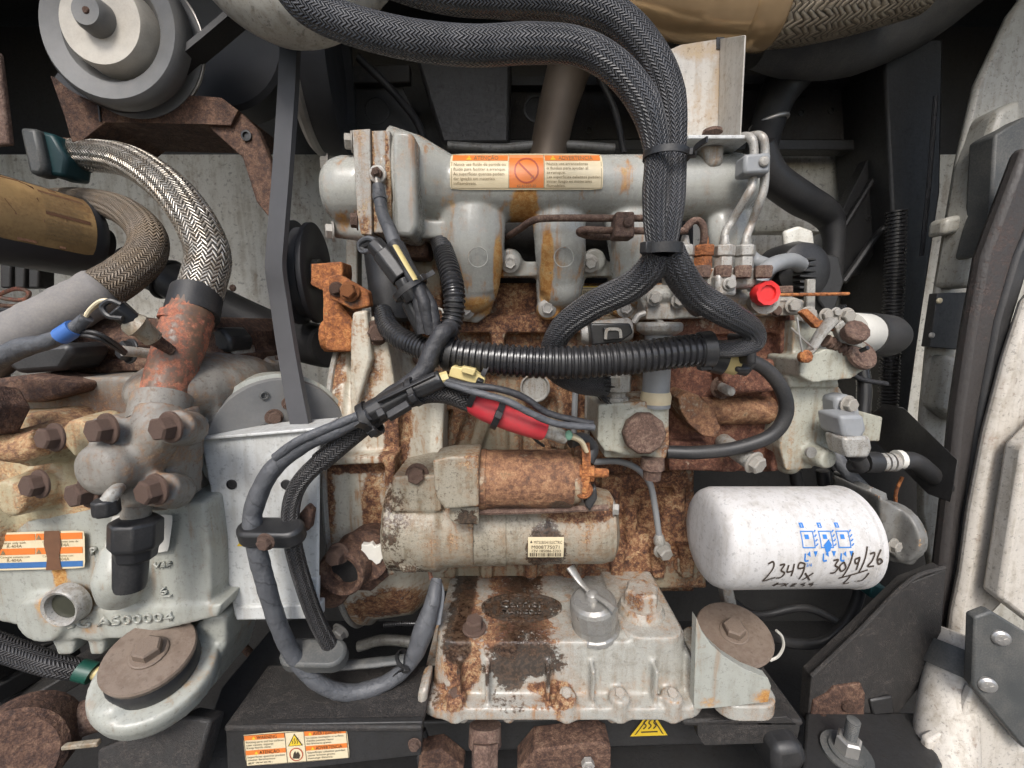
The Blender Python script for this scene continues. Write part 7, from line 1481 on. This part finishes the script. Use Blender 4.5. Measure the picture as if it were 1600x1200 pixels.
pl = [(1606, 225), (1570, 320), (1540, 400), (1518, 520), (1500, 640), (1488, 760), (1474, 880), (1462, 1005)]; pr = [(1480, 1012), (1496, 900), (1514, 780), (1534, 640), (1560, 500), (1590, 400), (1640, 280)]
g = G(); g.prism(pl + pr, .05, .068); obj('post', g, M['post'], t, .006)
pr2 = [(x + 26 - (y - 300) * .012, y) for x, y in pr]
g = G(); g.prism([(x - 1, y) for x, y in pr[::-1]] + pr2, .046, .062); obj('rubber_seal', g, M['rubber'], t, .004)
t = thing('door_frame', 'cream painted door frame edge at the far right', 'door frame', P(1540, 1000, .0))
pe = [(1650, 420), (1650, 900), (1568, 945), (1530, 985), (1512, 1012), (1490, 1010), (1497, 960), (1510, 900), (1524, 800), (1548, 680), (1580, 560), (1610, 470)]
g = G(); g.prism(pe, .03, .045); obj('edge', g, M['door'], t, .006)
g = G(); g.prism([(1600, 700), (1660, 640), (1660, 1010), (1600, 965), (1562, 935)], .0, .02); obj('inner_panel', g, M['door'], t, .004)
s = S(1490, 1080, -.02); g = G(); g.tube(PL([(1500, 990, .0), (1492, 1040, -.01), (1484, 1090, -.02), (1478, 1140, -.03), (1476, 1230, -.05)]), [30 * s, 33 * s, 35 * s, 37 * s, 40 * s], 24); obj('tube', g, M['door'], t)
g = G(); g.tube(PL([(1497, 1012, -.004), (1490, 1052, -.013)]), [38 * s, 38 * s], 24, straight=True); obj('strap_clamp', g, M['bracketg'], t)
t = thing('hinge_plate', 'dark grey hinge plate with two steel screws lower right', 'hinge', P(1570, 1090, -.06))
g = G(); g.prism([(1524, 965), (1550, 955), (1640, 1010), (1640, 1170), (1600, 1170), (1520, 1072)], -.06, -.05); obj('plate', g, M['bracketg'], t, .002)
for (x, y) in ((1562, 995), (1541, 1068)): bolt(t, x, y, -.061, 12, M['steel'], (-.4, -1, 0), kind='round', name='screw')
g = G(); g.prism([(1522, 1076), (1600, 1172), (1640, 1175), (1640, 1260), (1440, 1260), (1450, 1160), (1500, 1130)], -.045, -.035); tag(obj('door_skin', g, M['door'], None, .003), 'pale lower door skin in the bottom right corner', 'door')

# thin cables and hoses in the shaded gaps behind the engine
for (nm, pts, r, mt, lab) in (
    ('rear_cable', [(560, 90, .24), (620, 150, .24), (660, 210, .22), (665, 300, .2)], 6, 'rubber', 'thin black cable hanging between the gusset plate and air duct'),
    ('rear_pipe', [(700, 228, .2), (780, 232, .2), (860, 226, .2), (960, 232, .2)], 7, 'dgrey', 'thin grey pipe running level just behind the manifold log'),
    ('rear_cable', [(930, 110, .22), (960, 170, .22), (975, 240, .2)], 5, 'rubber', 'thin black cable dropping beside the rear exhaust pipe'),
    ('rear_hose', [(1310, 480, .16), (1335, 540, .16), (1350, 600, .15), (1345, 680, .14)], 10, 'conduit', 'black hose dropping behind the white and black solenoid'),
    ('rear_cable', [(1300, 560, .14), (1340, 590, .14), (1385, 600, .15)], 4, 'taped', 'thin dark cable crossing behind the governor housing'),
    ('rear_cable', [(1130, 925, .12), (1180, 960, .12), (1260, 950, .12), (1330, 985, .12)], 6, 'rubber', 'black cable lying in the shade behind the right engine mount'),
    ('rear_pipe', [(560, 1010, .1), (600, 1000, .1), (650, 1004, .1)], 8, 'dgrey', 'short grey pipe in the gap under the bell housing'),
    ('rear_cable', [(380, 1010, .06), (420, 1050, .04), (450, 1075, .03)], 6, 'rust', 'short rusty rod in the dark behind the lower cable clamp')):
    g = G(); g.tube(PL(pts), r * S(pts[0][0], pts[0][1], pts[0][2]), 10, wob=.03); tag(obj(nm, g, M[mt], None), lab, nm.split('_')[1])
